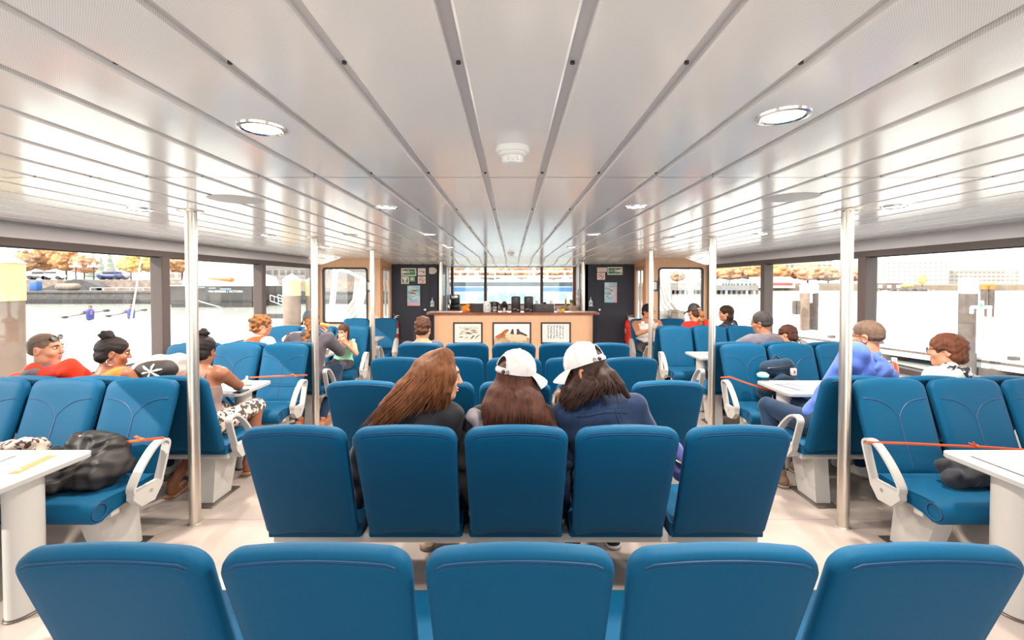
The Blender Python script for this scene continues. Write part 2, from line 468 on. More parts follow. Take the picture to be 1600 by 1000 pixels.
# window bulkheads (beige) at both forward corners
def bulk(sg, nm, wn):
    xa, xb = 2.68, WX + 0.12; wx0, wx1, wz0, wz1 = 2.93, 3.85, 0.86, 2.0
    out = [(xa, 0), (xb, 0), (xb, 2.045), (WX - .02, 2.045), (WX - .45, HC), (xa, HC)]
    mb = MB()
    ring = rrect(wx1 - wx0, wz1 - wz0, 0.07, 5, (wx0 + wx1) / 2, (wz0 + wz1) / 2)
    # front face with a hole: rectangular strips around the rounded hole
    def S(p): return (sg * p[0], p[1])
    corners = {0: (wx1, wz1), 1: (wx0, wz1), 2: (wx0, wz0), 3: (wx1, wz0)}
    for q in range(4):
        seg = ring[q * 6:(q + 1) * 6]
        mb.prism([S(p) for p in seg] + [S(corners[q])], 'y', YB, YB + 0.06)
    for a, b in (((xa, 0), (wx0, HC)), ((wx0, 0), (wx1, wz0)), ((wx1, 0), (xb, 2.05))):
        mb.box((min(sg * a[0], sg * b[0]), YB, a[1]), (max(sg * a[0], sg * b[0]), YB + 0.06, b[1]))
    mb.prism([S(p) for p in ((wx0, wz1), (wx1, wz1), (wx1, 2.06), (WX - .5, HC), (wx0, HC))], 'y', YB, YB + 0.06)
    # return wall with doorway opening towards the deck
    mb.box((min(sg * xa, sg * (xa + .06)), YB + .06, 1.98), (max(sg * xa, sg * (xa + .06)), YD, HC))
    mb.box((min(sg * xa, sg * (xa + .06)), YB + .06, 0), (max(sg * xa, sg * (xa + .06)), YB + .17, 1.98))
    mb.box((min(sg * xa, sg * (xa + .06)), YD - .10, 0), (max(sg * xa, sg * (xa + .06)), YD, 1.98))
    struct(mb.build('wall_%s_bulkhead' % nm, M_beige, smooth=0))
    # dark rubber frame of the rounded window, pane
    r2 = rrect(wx1 - wx0 - .07, wz1 - wz0 - .07, 0.05, 5, (wx0 + wx1) / 2, (wz0 + wz1) / 2)
    mf = MB(); n = len(ring)
    vs = [(sg * p[0], YB - .008, p[1]) for p in ring] + [(sg * p[0], YB - .008, p[1]) for p in r2] + [(sg * p[0], YB + .05, p[1]) for p in ring] + [(sg * p[0], YB + .05, p[1]) for p in r2]
    fs = []
    for i in range(n):
        j = (i + 1) % n
        fs += [(i, j, n + j, n + i), (2 * n + i, 3 * n + i, 3 * n + j, 2 * n + j), (i, 2 * n + i, 2 * n + j, j), (n + i, n + j, 3 * n + j, 3 * n + i)]
    mf.add(vs, fs)
    wo = MB(); wo.box((min(sg * wx0, sg * wx1), YB + .02, wz0), (max(sg * wx0, sg * wx1), YB + .026, wz1))
    o = struct(wo.build('window_%d' % wn, M_glass, smooth=0))
    mf.build('window_frame', M_rubber, o, smooth=30)
    # sliding door of the deck doorway: frame and pane
    d = MB(); X = sg * (xa + .03); ya, yb = YB + .17, YD - .10
    for (a, b) in (((ya, 0.0), (ya + .04, 1.98)), ((yb - .04, 0.0), (yb, 1.98)), ((ya, 1.94), (yb, 1.98)), ((ya, 0), (yb, .08)), ((ya + .28, 0), (ya + .31, 1.98))):
        d.box((X - .018, a[0], a[1]), (X + .018, b[0], b[1]))
    dd = struct(d.build('door_%d' % (1 if sg < 0 else 2), M_white, smooth=0))
    g = MB(); g.box((X - .003, ya + .04, .08), (X + .003, yb - .04, 1.94)); g.build('pane', M_glass, dd, smooth=0)
    # beige architrave
    t = MB()
    for (a, b) in (((ya - .05, 0), (ya, 2.0)), ((yb, 0), (yb + .05, 2.0)), ((ya - .05, 1.98), (yb + .05, 2.03))):
        xx = sorted((sg * xa - sg * .012, sg * xa)); t.box((xx[0], a[0], a[1]), (xx[1], b[0], b[1]))
    struct(t.build('trim_%d' % (5 if sg < 0 else 6), mat('beige_trim', (206, 150, 108), rough=0.4), smooth=0))
    # dark bulkhead with flush service door
    m2 = MB(); xx = sorted((sg * 1.6, sg * (xa + .06)))
    m2.box((xx[0], YD, 0), (xx[1], YD + .06, zc(YD) + .03)); struct(m2.build('wall_%s_dark' % nm, M_char, smooth=0))
    m3 = MB(); xx = sorted((sg * 1.85, sg * 2.49)); m3.box((xx[0], YD - .012, .02), (xx[1], YD, 2.06))
    for (a, b) in (((xx[0] - .012, 0), (xx[0], 2.075)), ((xx[1], 0), (xx[1] + .012, 2.075)), ((xx[0], 2.06), (xx[1], 2.075))):
        m3.box((a[0], YD - .006, a[1]), (b[0], YD, b[1]), mi=1)
    dr = struct(m3.build('door_%d' % (3 if sg < 0 else 4), [M_char, M_dark], smooth=0))
    k = MB(); kx = sg * 1.93 if sg < 0 else 1.91
    k.lathe([(0.0, -.03), (.03, -.028), (.038, -.01), (.03, .005), (.014, .012), (.014, .03)], n=14, M=Matrix.Translation((kx, YD - .05, 1.09)) @ Matrix.Rotation(-PI / 2, 4, 'X'))
    k.build('door_knob', M_steel, dr)
    # screws along the top trim
bulk(-1, 'left', 21); bulk(1, 'right', 22)
# recess behind the bar: short side walls, front windows
for sg, nm in ((-1, 'left'), (1, 'right')):
    mb = MB(); xx = sorted((sg * 1.6, sg * 1.66)); mb.box((xx[0], YD + .0, 0), (xx[1], YF, HC - .08))
    mb.box((xx[0] - .012, YF - .55, 0), (xx[1] + .012, YF, HC - .085), mi=1)
    struct(mb.build('wall_%s_recess' % nm, [mat('slate_wall', (96, 104, 120), rough=0.7), M_white], smooth=0))
mb = MB(); mb.box((-1.66, YF, 0), (1.66, YF + .1, 1.13)); mb.box((-1.66, YF, 2.075), (1.66, YF + .1, HC))
struct(mb.build('wall_front', M_white, smooth=0))
mb = MB()
bars = [-1.53, -0.69, 0.73, 1.55]
for i, x in enumerate(bars): mb.box((x - .035, YF - .02, 1.13), (x + .035, YF + .1, 2.085), mi=1 if i == 3 else 0)
mb.box((-1.6, YF - .02, 1.12), (1.6, YF + .1, 1.16), mi=1)
struct(mb.build('trim_7', [M_frame, mat('brown_trim', (120, 82, 62), rough=0.4)], smooth=0))
for i in range(3):
    mb = MB(); mb.box((bars[i] + .03, YF + .04, 1.15), (bars[i + 1] - .03, YF + .046, 2.08)); struct(mb.build('window_%d' % (31 + i), M_glass, smooth=0))
# forward outer shell above and around the bar recess
mb = MB(); mb.box((-4.3, YF + .1, HC), (4.3, YF + .2, HC + .1)); struct(mb.build('trim_8', M_white, smooth=0))

# ---------------------------------------------------------------- ceiling lamps
M_lamp = mat('lamp_diffuser', (255, 250, 240), emit=(255, 240, 220), estr=LAMP)
M_lamp_off = mat('lamp_off', (236, 234, 230), rough=0.4)
def downlight(x, y, r, label, on=True, first=[None, None]):
    z = zc(y)
    key = 0 if on else 1
    if first[key] is None:
        t = thing('ceiling_downlight', label, 'ceiling light', (x, y, z), 0, 'round lamps set in the ceiling')
        mb = MB(); mb.lathe([(.056, .0), (.056, -.004), (.062, -.009), (.072, -.007), (.074, .0)], n=40); mb.build('bezel', M_steel, t)
        mb = MB(); mb.lathe([(0, -.004), (.056, -.003), (.056, .001)], n=40); mb.build('diffuser', M_lamp if on else M_lamp_off, t)
        first[key] = t
    else: t = dup(first[key], (x, y, z), label=label)
    t.scale = (r / .074,) * 2 + (1,)
    return t
lamps = [(412, 201, 'glowing round downlight on the left, nearest the viewer'), (1220, 182, 'glowing round downlight on the right, nearest the viewer'),
         (605, 324, 'second glowing downlight down the left row of lamps'), (993, 323, 'second glowing downlight down the right row of lamps'),
         (671, 366, 'third downlight down the left row of lamps'), (927, 366, 'third downlight down the right row of lamps'),
         (703, 386, 'fourth and farthest downlight of the left inner row'), (893, 386, 'fourth and farthest downlight of the right inner row'),
         (222, 327, 'pale downlight near the left windows, before the first pole'), (1394, 323, 'pale downlight near the right windows, beyond the nearest right pole'),
         (420, 368, 'second pale downlight near the left windows'), (1186, 366, 'second pale downlight near the right windows'),
         (1087, 385, 'faint downlight near the right windows, above the seated people'), (507, 386, 'faint downlight near the left windows, above the seated people')]
for px, py, lb in lamps:
    y = .495 * FPX / (441 - py); x = CAMX + (px - 800) / FPX * y
    if y > 9: y = 8.7
    o = downlight(x, y, .074, lb)
    ld = bpy.data.lights.new('downlight_glow', 'AREA'); ld.shape = 'DISK'; ld.size = 0.11; ld.energy = LAMPW; ld.color = (1, .9, .78)
    lo = link('downlight_glow', ld, o, (0, 0, -.008))
for px, py, lb in ((370, 312, 'large round white access cover in the left ceiling'), (1234, 309, 'large round white access cover in the right ceiling'),
                   (548, 367, 'smaller looking far white round cover in the left ceiling'), (1045, 371, 'smaller looking far white round cover in the right ceiling')):
    y = .495 * FPX / (441 - py); x = CAMX + (px - 800) / FPX * y
    mb = MB(); R_ = .15 if py < 330 else .075; mb.lathe([(0, -.004), (R_ * .93, -.004), (R_, 0)], n=40)
    tag(mb.build('ceiling_access_cover', mat('cover', (206, 205, 204), rough=0.6), loc=(x, y, HC)), lb, 'ceiling cover', 'round covers in the ceiling')
# smoke detectors
M_det = mat('detector_white', (240, 240, 240), rough=0.4)
def detector(px, py, lb):
    y = .47 * FPX / (441 - py); x = CAMX + (px - 800) / FPX * y
    t = thing('smoke_detector', lb, 'smoke detector', (x, y, HC))
    mb = MB(); mb.lathe([(.062, 0), (.062, -.014), (.058, -.02), (.05, -.021), (.05, -.026), (.046, -.03), (.036, -.032)], n=32); mb.build('base', M_det, t)
    mb = MB(); mb.lathe([(.034, -.03), (.034, -.04), (.030, -.052), (.024, -.056), (0, -.056)], n=24)
    for k in range(10):
        a = 2 * PI * k / 10; mb.box((-.004, .030, -.05), (.004, .040, -.034), M=Matrix.Rotation(a, 4, 'Z'))
    mb.build('sensor_head', M_det, t)
detector(801, 243, 'white smoke detector on the middle ceiling panel, nearest the viewer')
detector(798, 397.5, 'far smoke detector on the middle ceiling panel, above the bar')

# ---------------------------------------------------------------- poles
def pole(x, y, lb, r=0.037, first=[None]):
    z = zc(y)
    t = thing('ceiling_pole', lb, 'pole', (x, y, 0), 0, 'metal poles from floor to ceiling')
    mb = MB(); mb.lathe([(r, 0.003), (r, z - .003)], n=24); mb.build('tube', M_poleM, t)
    mb = MB(); mb.lathe([(r, z - .012), (.078, z - .008), (.08, z)], n=28)
    for k in range(4):
        a = PI / 4 + k * PI / 2; mb.cyl((.062 * math.cos(a), .062 * math.sin(a), z - .006), (.062 * math.cos(a), .062 * math.sin(a), z - .015), .005, n=8)
    mb.build('ceiling_flange', M_poleM, t)
    mb = MB(); mb.lathe([(r + .006, 0), (r + .006, .006), (r, .01)], n=28); mb.build('floor_collar', M_alu, t)
pole(-2.25, 3.12, 'metal pole between aisle and left seats, nearest the viewer')
pole(2.28, 3.08, 'metal pole before the person in the blue hoodie')
pole(-2.20, 4.95, 'metal pole before the diner in the grey sweater')
pole(2.19, 4.94, 'metal pole beside the navy backpack table, before the person in black')
pole(-2.14, 6.80, 'metal pole beside the seated child in mint')
pole(2.10, 6.83, 'metal pole before the person in the white tank top')
pole(-1.53, 9.5, 'thin metal pole at the left end of the bar', .04)
pole(1.49, 9.5, 'thin metal pole at the right end of the bar', .04)
# ================================================================ seats
M_seat = mat('blue_seat_fabric', (3, 76, 112), rough=0.55, spec=0.12, sheen=0.03, col2=(2, 69, 103), nscale=400, bump=0.15, bscale=900)
M_seam = mat('seat_seam', (14, 60, 100), rough=0.6)
M_frameW = mat('seat_frame_white', (172, 169, 166), rough=0.35, spec=0.4)
M_base = mat('dark_base_plate', (92, 84, 80), rough=0.4, metal=0.5)
SL = math.radians(18.5)                   # recline; the seat faces +Y in its own frame
BT = V((0, -.040, 1.012)); BB = V((0, 0.175, 0.405))
BLEN = (BT - BB).length
b_up = (BT - BB).normalized(); b_fw = V((0, b_up.z, -b_up.y))   # up along the back, forward out of the front face
def bpt(u, v, w_): return BB + V((u, 0, 0)) + b_up * v + b_fw * w_
def outline(inset, n=7):
    W, Wb, L = .243 - inset, .232 - inset, BLEN - inset
    r1, r0 = .066 - inset * .6, .035
    pts = []
    def corner(cx, cv, r, a0):
        for k in range(n + 1):
            a = math.radians(a0 + 90 * k / n); pts.append((cx + r * math.cos(a), cv + r * math.sin(a)))
    corner(W - r1, L - r1, r1, 0)
    # slightly arched top edge
    for k in range(1, 6):
        t = k / 6; pts.append(((W - r1) * (1 - 2 * t), L + .012 * (1 - (1 - 2 * t) ** 2)))
    corner(-(W - r1), L - r1, r1, 90)
    corner(-(Wb - r0), inset + r0, r0, 180)
    for k in range(1, 8):
        t = k / 8; pts.append((-(Wb - r0) * (1 - 2 * t), inset + .014 * min(1, 6 * t * (1 - t)) ** 2))
    corner(Wb - r0, inset + r0, r0, 270)
    return pts
def backrest_mesh():
    rings = [(.10, -.004), (.05, -.003), (.016, .0), (.004, .008), (0, .018), (0, .034), (.005, .048), (.018, .058), (.05, .064), (.10, .062)]
    mb = MB(); n = len(outline(0)); vs = []; fs = []
    for ins, w_ in rings: vs += [bpt(u, v, w_) for u, v in outline(ins)]
    for i in range(len(rings) - 1):
        for k in range(n): fs.append((i * n + k, i * n + (k + 1) % n, (i + 1) * n + (k + 1) % n, (i + 1) * n + k))
    # closing caps with a shallow dish
    for base, w_ in ((0, -.004), ((len(rings) - 1) * n, .058)):
        c = len(vs); vs.append(bpt(0, BLEN * .5, w_))
        for k in range(n): fs.append((base + k, base + (k + 1) % n, c))
    mb.add(vs, fs); return mb
def seam_front():
    mb = MB()
    for sg in (-1, 1):
        pts = []
        for t in np.linspace(0, 1, 13):
            # from the side of the head panel, sweeping in and down to the centre line
            u = sg * (.225 * (1 - t) ** 1.0 * (1 - .25 * t)); v = BLEN * (.80 - .03 * math.sin(t * 1.4) - .17 * t ** 3.2)
            pts.append(bpt(u, v, .0635 - .006 * t - (.012 if t == 0 else 0)))
        mb.tube(pts, .0042, 6)
    mb.tube([bpt(0, BLEN * .61, .0585), bpt(0, BLEN * .35, .0585), bpt(0, BLEN * .1, .063)], .0042, 6)
    return mb
def seam_rear():
    mb = MB()
    for dv in (.014, .024):
        pts = [bpt(u, BLEN - dv + .012 * max(0, 1 - (u / .177) ** 2) - (.018 * ((abs(u) - .177) / .035) ** 2 if abs(u) > .177 else 0), .0005 if dv < .02 else -.001) for u in np.linspace(-.208, .208, 21)]
        mb.tube(pts, .0018, 5)
    return mb
def cushion_mesh():
    # side profile in (y,z); front rolls under
    prof = [(.20, .385), (.20, .455), (.24, .468), (.34, .462), (.46, .462), (.56, .470), (.61, .468)]
    for k in range(1, 9):
        a = math.radians(80 - 22 * k); prof.append((.615 + .062 * math.cos(a), .408 + .060 * math.sin(a)))
    prof += [(.54, .372), (.40, .385)]
    mb = MB(); n = len(prof)
    cy = sum(p[0] for p in prof) / n; cz = sum(p[1] for p in prof) / n
    rings = [(-.236, .90), (-.243, .955), (-.243 + .010, 1.0), (.233, 1.0), (.243, .955), (.236, .90)]
    vs = []; fs = []
    for x, s in rings: vs += [(x, cy + (p[0] - cy) * s, cz + (p[1] - cz) * s) for p in prof]
    for i in range(len(rings) - 1):
        for k in range(n): fs.append((i * n + k, i * n + (k + 1) % n, (i + 1) * n + (k + 1) % n, (i + 1) * n + k))
    fs.append(tuple(range(n))); fs.append(tuple((len(rings) - 1) * n + k for k in range(n - 1, -1, -1)))
    mb.add(vs, fs); return mb
def disc_mesh():
    mb = MB()
    for sg in (-1, 1):
        pts = [(sg * .2395, .612 + .047 * math.cos(a), .412 + .045 * math.sin(a)) for a in np.linspace(0, 2 * PI, 19)[:-1]]
        mb.tube(pts, .0035, 6, closed=True)
    return mb

def make_seat(label, group):
    t = thing('ferry_seat', label, 'seat', (0, 0, 0), 0, group)
    b = backrest_mesh().build('backrest', M_seat, t, smooth=60)
    seam_front().build('front_seam', M_seam, b); seam_rear().build('rear_stitching', M_seam, b)
    c = cushion_mesh().build('cushion', M_seat, t, smooth=50)
    disc_mesh().build('bolster_seam', M_seam, c)
    return t
seat0 = make_seat('tmp', 'tmp'); used_seat = [False]
def seat(x, y, rz, label, group):
    if not used_seat[0]:
        used_seat[0] = True; seat0.location = (x, y, 0); seat0.rotation_euler = (0, 0, rz); seat0['label'] = label; seat0['group'] = group; return seat0
    return dup(seat0, (x, y, 0), rz, label, group)

def spline(P, m):
    P = [V((*p, 0)) for p in P]; o = []
    for i in range(len(P) - 1):
        a, b, c, d = P[max(i - 1, 0)], P[i], P[i + 1], P[min(i + 2, len(P) - 1)]
        for k in range(m):
            f = k / m; q = .5 * (2 * b + (c - a) * f + (2 * a - 5 * b + 4 * c - d) * f * f + (3 * b - a - 3 * c + d) * f ** 3); o.append((q.x, q.y))
    return o + [(P[-1].x, P[-1].y)]
def make_frame(x, y, rz, half, legs, arms, label, group):
    """beam, pedestal legs and armrests that carry a row; local frame like the seats'"""
    t = thing('seat_row_frame', label, 'seat frame', (x, y, 0), rz, group)
    mb = MB(); mb.rbox((-half + .03, .235, .335), (half - .03, .33, .385), .006); mb.rbox((-half + .03, .47, .335), (half - .03, .53, .375), .006)
    mb.build('beam', M_frameW, t)
    for lx in legs:
        l = MB(); w_ = .055
        # tapered box leg leaning slightly: wide (in y) at the top
        vs = []
        for (ya, yb, z) in ((.20, .42, .012), (.235, .53, .34)):
            vs += [(lx - w_, ya, z), (lx + w_, ya, z), (lx + w_, yb, z), (lx - w_, yb, z)]
        l.add(vs, [(0, 3, 2, 1), (4, 5, 6, 7), (0, 1, 5, 4), (1, 2, 6, 5), (2, 3, 7, 6), (3, 0, 4, 7)])
        lo = l.build('leg', M_frameW, t, smooth=0)
        p = MB(); p.rbox((lx - .085, .14, 0), (lx + .085, .50, .010), .004, 1)
        for yy in (.165, .47): p.cyl((lx, yy, .01), (lx, yy, .02), .012, n=8)
        p.build('foot_plate', M_base, lo)
    for ax in arms:
        sg = 1 if ax > 0 else -1
        pts = spline([(.245, .430), (.212, .52), (.182, .61), (.172, .65), (.190, .674), (.235, .677), (.285, .655), (.345, .605), (.40, .545), (.438, .49), (.452, .455), (.444, .428)], 4)
        a = MB(); a.band([(ax, q[0], q[1]) for q in pts], (1, 0, 0), .05, .016)
        ao = a.build('armrest', M_frameW, t, smooth=50)
        br = MB(); br.prism([(.225, .440), (.455, .440), (.46, .40), (.40, .335), (.30, .33), (.24, .40)], 'x', ax - .022, ax + .022)
        br.box((min(ax, ax - sg * .12), .27, .345), (max(ax, ax - sg * .12), .38, .38))
        br.build('bracket', M_frameW, t, smooth=0)
        bo = MB(); bo.cyl((ax - .026, .33, .405), (ax + .026, .33, .405), .011, n=12); bo.build('bolt', M_steel, ao)
    return t
ends5 = ['leftmost', 'second from left', 'middle', 'second from right', 'rightmost']
rowsC = [(1.134, 'big blue seat back along the bottom edge of the picture', 'seat backs nearest the viewer'),
         (2.084, 'blue seat back in the row of the three leaning people', 'seats of the three women'),
         (3.034, 'blue seat back just ahead of the three leaning people', 'seats ahead of the three women'),
         (3.984, 'blue seat back two rows ahead of the leaning people', 'seats two rows ahead of the women'),
         (4.934, 'blue seat back in the row right before the bar counter', 'seats before the bar')]
for ri, (y, desc, grp) in enumerate(rowsC):
    for k in range(5):
        seat((k - 2) * .52, y, 0, '%s, %s of five' % (desc, ends5[k]), grp)
    make_frame(0, y, 0, 1.30, [-1.13, -.12, 1.0], [-1.285, 1.285],
               'white frame and legs under the ' + ['seats along the bottom edge of the picture', 'row of the three leaning people', 'row ahead of the three women', 'second row ahead of the women', 'row before the bar'][ri], 'white frames under the middle rows')
# side banks: rows face each other across tables
nm3 = ['aisle seat', 'middle seat', 'window seat']
sideL = [(3.10, 1, 2.575, 'left row facing the viewer with the black puffer jacket'),
         (3.19, 0, 2.44, 'left row of the people in red and orange'),
         (4.87, 1, 2.48, 'left row facing the bare backed person'),
         (5.02, 0, 2.48, 'left row of the fair curly haired person'),
         (6.72, 1, 2.42, 'left row of the child in mint green'),
         (6.88, 0, 2.42, 'left row behind the child in mint green'),
         (8.35, 1, 2.40, 'left row under the rounded corner window')]
sideR = [(3.10, 1, 2.59, 'right row facing the viewer with the dark cloth on it'),
         (3.19, 0, 2.44, 'right row of the blue hoodie'),
         (4.85, 1, 2.48, 'right row with the navy backpack'),
         (5.02, 0, 2.48, 'right row of the grey polo shirt'),
         (6.75, 1, 2.44, 'right row behind the poles, facing the viewer'),
         (6.90, 0, 2.44, 'right row of the red shirt and black cap'),
         (8.25, 1, 2.40, 'right row of the white tank top')]
for sg, rows in ((-1, sideL), (1, sideR)):
    for (y, face, xc, desc) in rows:
        nseat = 3
        for k in range(nseat):
            x = sg * (xc + .52 * k)
            if y > 8 and k == 2: continue
            seat(x, y, PI if face else 0, 'blue %s in the %s' % (nm3[k], desc), desc)
        xm = sg * (xc + .52)
        # frame local x flips when the row faces the viewer
        inner = (-1 if sg > 0 else 1) * (-1 if face else 1)
        make_frame(xm, y, PI if face else 0, .78, [inner * .60, -inner * .45], [inner * .80],
                   'white frame under the ' + desc, 'white frames under the side rows')

# ================================================================ tables
M_table = mat('table_top', (186, 185, 184), rough=0.25, spec=0.5)
M_tedge = mat('table_edge', (180, 179, 178), rough=0.35, metal=0.3)
def make_table(sg, xa, y, depth, label):
    """sg side; xa = aisle end"""
    xb = WX - .02; L = xb - xa
    t = thing('cabin_table', label, 'table', (sg * xa, y, 0), 0, 'white tables between the side rows')
    def outl(ins):
        o = rrect(L - ins, depth - 2 * ins, .06, 6, (L + ins) / 2, 0)
        return [(sg * p[0], p[1]) for p in o]
    mb = MB(); mb.prism(outl(0), 'z', .715, .738); mb.build('edge_band', M_tedge, t, smooth=30)
    m2 = MB(); m2.prism(outl(.014), 'z', .712, .7402); m2.build('tabletop', M_table, t, smooth=30)
    l = MB(); l.lathe([(1, .012), (1, .715)], c=(sg * .13, 0, 0), n=32, sx=.062, sy=.088)
    lo = l.build('leg', M_frameW, t)
    f = MB(); f.lathe([(1.06, 0), (1.06, .006), (1.0, .010), (1.0, .016)], c=(sg * .13, 0, 0), n=32, sx=.064, sy=.09); f.build('foot_ring', M_base, lo)
    b = MB(); b.tube([(sg * .18, 0, .52), (sg * .34, 0, .705)], 1, 4, flat=(.010, .022), up=(0, 0, 1)); b.build('brace', M_frameW, t)
    return t
make_table(-1, 2.40, 2.28, .54, 'white table in the left foreground holding papers')
make_table(1, 2.42, 2.28, .54, 'white table in the right foreground, cut by the picture edge')
make_table(-1, 2.36, 4.10, .54, 'white table the bare backed person leans on')
make_table(1, 2.36, 4.10, .54, 'white table before the person in the blue hoodie')
make_table(-1, 2.44, 5.92, .54, 'white table between the grey sweater and the child in mint')
make_table(1, 2.36, 5.92, .54, 'white table behind the second right pole, before the grey polo shirt')
make_table(-1, 2.28, 7.72, .50, 'far white table on the left, behind the child in mint')
make_table(1, 2.15, 7.62, .50, 'far white table the person in the white tank top sits at')
# ================================================================ bar counter and what stands on it
M_counter = mat('counter_wood', (140, 74, 44), rough=0.25, spec=0.6, col2=(116, 56, 32), nscale=8, stretch=(1, 8, 8), coat=0.3)
M_countl = mat('counter_light_laminate', (222, 214, 206), rough=0.2)
ct = thing('bar_counter', 'curved beige bar counter with a polished brown wooden top', 'bar counter', (0, 8.9, 0))
def csh(x0, x1, yf, yb, r, cx=0):
    o = []
    for k in range(9):
        a = math.radians(180 + 90 * k / 8); o.append((x0 + r + r * math.cos(a), yf + r + r * math.sin(a)))
    for k in range(9):
        a = math.radians(270 + 90 * k / 8); o.append((x1 - r + r * math.cos(a), yf + r + r * math.sin(a)))
    o += [(x1, yb), (x0, yb)]
    return o
mb = MB(); mb.prism(csh(-1.60, 1.62, .04, .42, .16), 'z', 0.0, 1.055); mb.build('front_panel', M_beige, ct, smooth=40)
mb = MB(); mb.prism(csh(-1.74, 1.74, -.02, .46, .12), 'z', 1.055, 1.10); mb.build('countertop', M_counter, ct, smooth=40)
mb = MB()
mb.prism(csh(-1.72, -1.02, 0.0, .44, .12), 'z', 1.098, 1.103); mb.prism([(1.05, .01), (1.62, .01), (1.70, .1), (1.70, .42), (1.05, .42)], 'z', 1.098, 1.103)
mb.build('laminate_inlay', M_countl, ct, smooth=30)
mb = MB(); mb.box((-1.605, .035, 0), (1.625, .43, .08)); mb.build('kick_plate', M_char, ct, smooth=0)
# back bar under the front windows
bk = thing('back_bar', 'low wooden back bar under the front windows', 'back bar', (0, 10.85, 0))
mb = MB(); mb.box((-1.55, 0, 0), (1.55, .44, 1.00)); mb.build('body', M_beige, bk, smooth=0)
mb = MB(); mb.rbox((-1.55, -.03, 1.0), (1.55, .44, 1.04), .008, 1); mb.build('worktop', M_counter, bk, smooth=30)
BY, BZ = 10.95, 1.04       # standing line on the back bar
CY, CZ = 9.12, 1.10        # standing line on the counter
def X_at(px, y): return CAMX + (px - 800) / FPX * y
M_gpaper = mat('white_paper', (218, 216, 212), rough=0.7)
M_orange = mat('orange_kraft', (226, 140, 30), rough=0.7, col2=(214, 124, 22), nscale=12)
# two black urns
u0 = None
for px, lb in ((806, 'black insulated drink urn on the bar, near the middle'), (826, 'black insulated drink urn on the bar, beside the grey box')):
    if u0 is None:
        u0 = thing('drink_urn', lb, 'drink urn', (X_at(px, CY), CY, CZ), 0, 'urns on the bar')
        mb = MB(); mb.lathe([(.085, 0), (.092, .01), (.092, .29), (.086, .31), (.05, .318), (0, .318)], n=28); mb.build('body', mat('urn_black', (52, 48, 50), rough=0.35, metal=0.2), u0)
        mb = MB(); mb.lathe([(.096, 0), (.096, .014)], n=28); mb.rbox((-.02, -.13, .03), (.02, -.085, .065), .006); mb.cyl((0, -.12, .03), (0, -.12, .01), .008); mb.build('tap', M_black, u0)
        mb = MB(); text_mesh('DW', .045, 0, mb, Matrix.Translation((-.02, -.0945, .055)) @ Matrix.Rotation(PI / 2, 4, 'X')); mb.box((.025, -.0945, .035), (.06, -.088, .045)); mb.build('mark', mat('print_white', (225, 215, 210), rough=0.5), u0, smooth=0)
    else: dup(u0, (X_at(px, CY), CY, CZ), label=lb)
# glass tip jar with printed label
t = thing('tip_jar', 'clear glass jar with a printed label on the bar', 'jar', (X_at(761, CY - .03), CY - .03, CZ))
mb = MB(); mb.lathe([(.07, 0), (.08, .012), (.08, .16), (.06, .185), (.06, .20)], n=24); mb.build('glass', mat('jar_glass', (222, 226, 226), rough=0.12, spec=0.7), t)
mb = MB(); mb.lathe([(.064, .195), (.064, .215), (0, .217)], n=24); mb.build('lid', M_alu, t)
mb = MB()
random.seed(3)
for k in range(26):
    a = -PI / 2 + random.uniform(-.8, .8); z = random.uniform(.03, .14)
    mb.box((-.006, -.0815, z), (.006 + random.random() * .006, -.079, z + random.uniform(.004, .014)), M=Matrix.Rotation(a + PI / 2, 4, 'Z'))
mb.build('label', mat('label_grey', (140, 140, 146), rough=0.7), t, smooth=0)
# orange paper bag
t = thing('paper_bag', 'orange paper bag standing on the left half of the bar', 'bag', (X_at(728, CY), CY, CZ))
s = SDF(.005, .02); s.ell((0, 0, .055), (.076, .05, .07)); s.cap((-.055, 0, .1), .03, (.055, 0, .13), .03); s.cap((-.06, 0, .03), .03, (.06, 0, .03), .03); s.half((0, 0, .0), (0, 0, -1))
s.mesh('body', M_orange, t, noise=.004, nf=60)
mb = MB(); mb.rbox((.03, -.062, .03), (.055, -.055, .055), .002, 1); mb.build('sticker', M_gpaper, t)
# black wire basket / dark box behind the bag
t = thing('storage_basket', 'dark rectangular basket between the orange bag and the jar', 'basket', (X_at(745, CY + .14), CY + .14, CZ))
mb = MB(); mb.prism(rrect(.32, .16, .02), 'z', 0, .16); mb.build('body', mat('basket_dark', (66, 60, 60), rough=0.6, col2=(50, 46, 48), nscale=60), t, smooth=40)
mb = MB(); mb.rbox((-.17, -.09, .16), (.17, .09, .178), .006); mb.build('rim', M_alu, t)
# stainless coffee grinder / airpot
t = thing('airpot', 'black and steel airpot right of the printed jar', 'airpot', (X_at(772, CY + .12), CY + .12, CZ))
mb = MB(); mb.lathe([(.085, 0), (.09, .02), (.09, .10)], n=24); mb.build('steel_body', M_steel, t)
mb = MB(); mb.lathe([(.092, .10), (.095, .15), (.085, .195), (.05, .205), (0, .207)], n=24); mb.tube([(.085, 0, .18), (.125, 0, .15), (.125, 0, .05), (.09, 0, .03)], .010, 8); mb.build('lid', M_black, t)
t = thing('pod_coffee_maker', 'small black rounded coffee maker beside the urns', 'coffee maker', (X_at(788, CY + .05), CY + .05, CZ))
s = SDF(.006, .02); s.ell((0, .02, .10), (.075, .085, .105)); s.cap((0, -.03, .16), .045, (0, .04, .165), .05); s.ell((0, -.085, .085), (.04, .05, .045), sub=True); s.half((0, 0, 0), (0, 0, -1)); s.mesh('body', M_black, t)
mb = MB(); mb.rbox((-.06, -.09, 0), (.06, .03, .018), .006); mb.build('drip_tray', M_alu, t)
mb = MB(); mb.lathe([(.02, .018), (.03, .075)], c=(0, -.05, 0), n=16); mb.build('cup', M_gpaper, t)
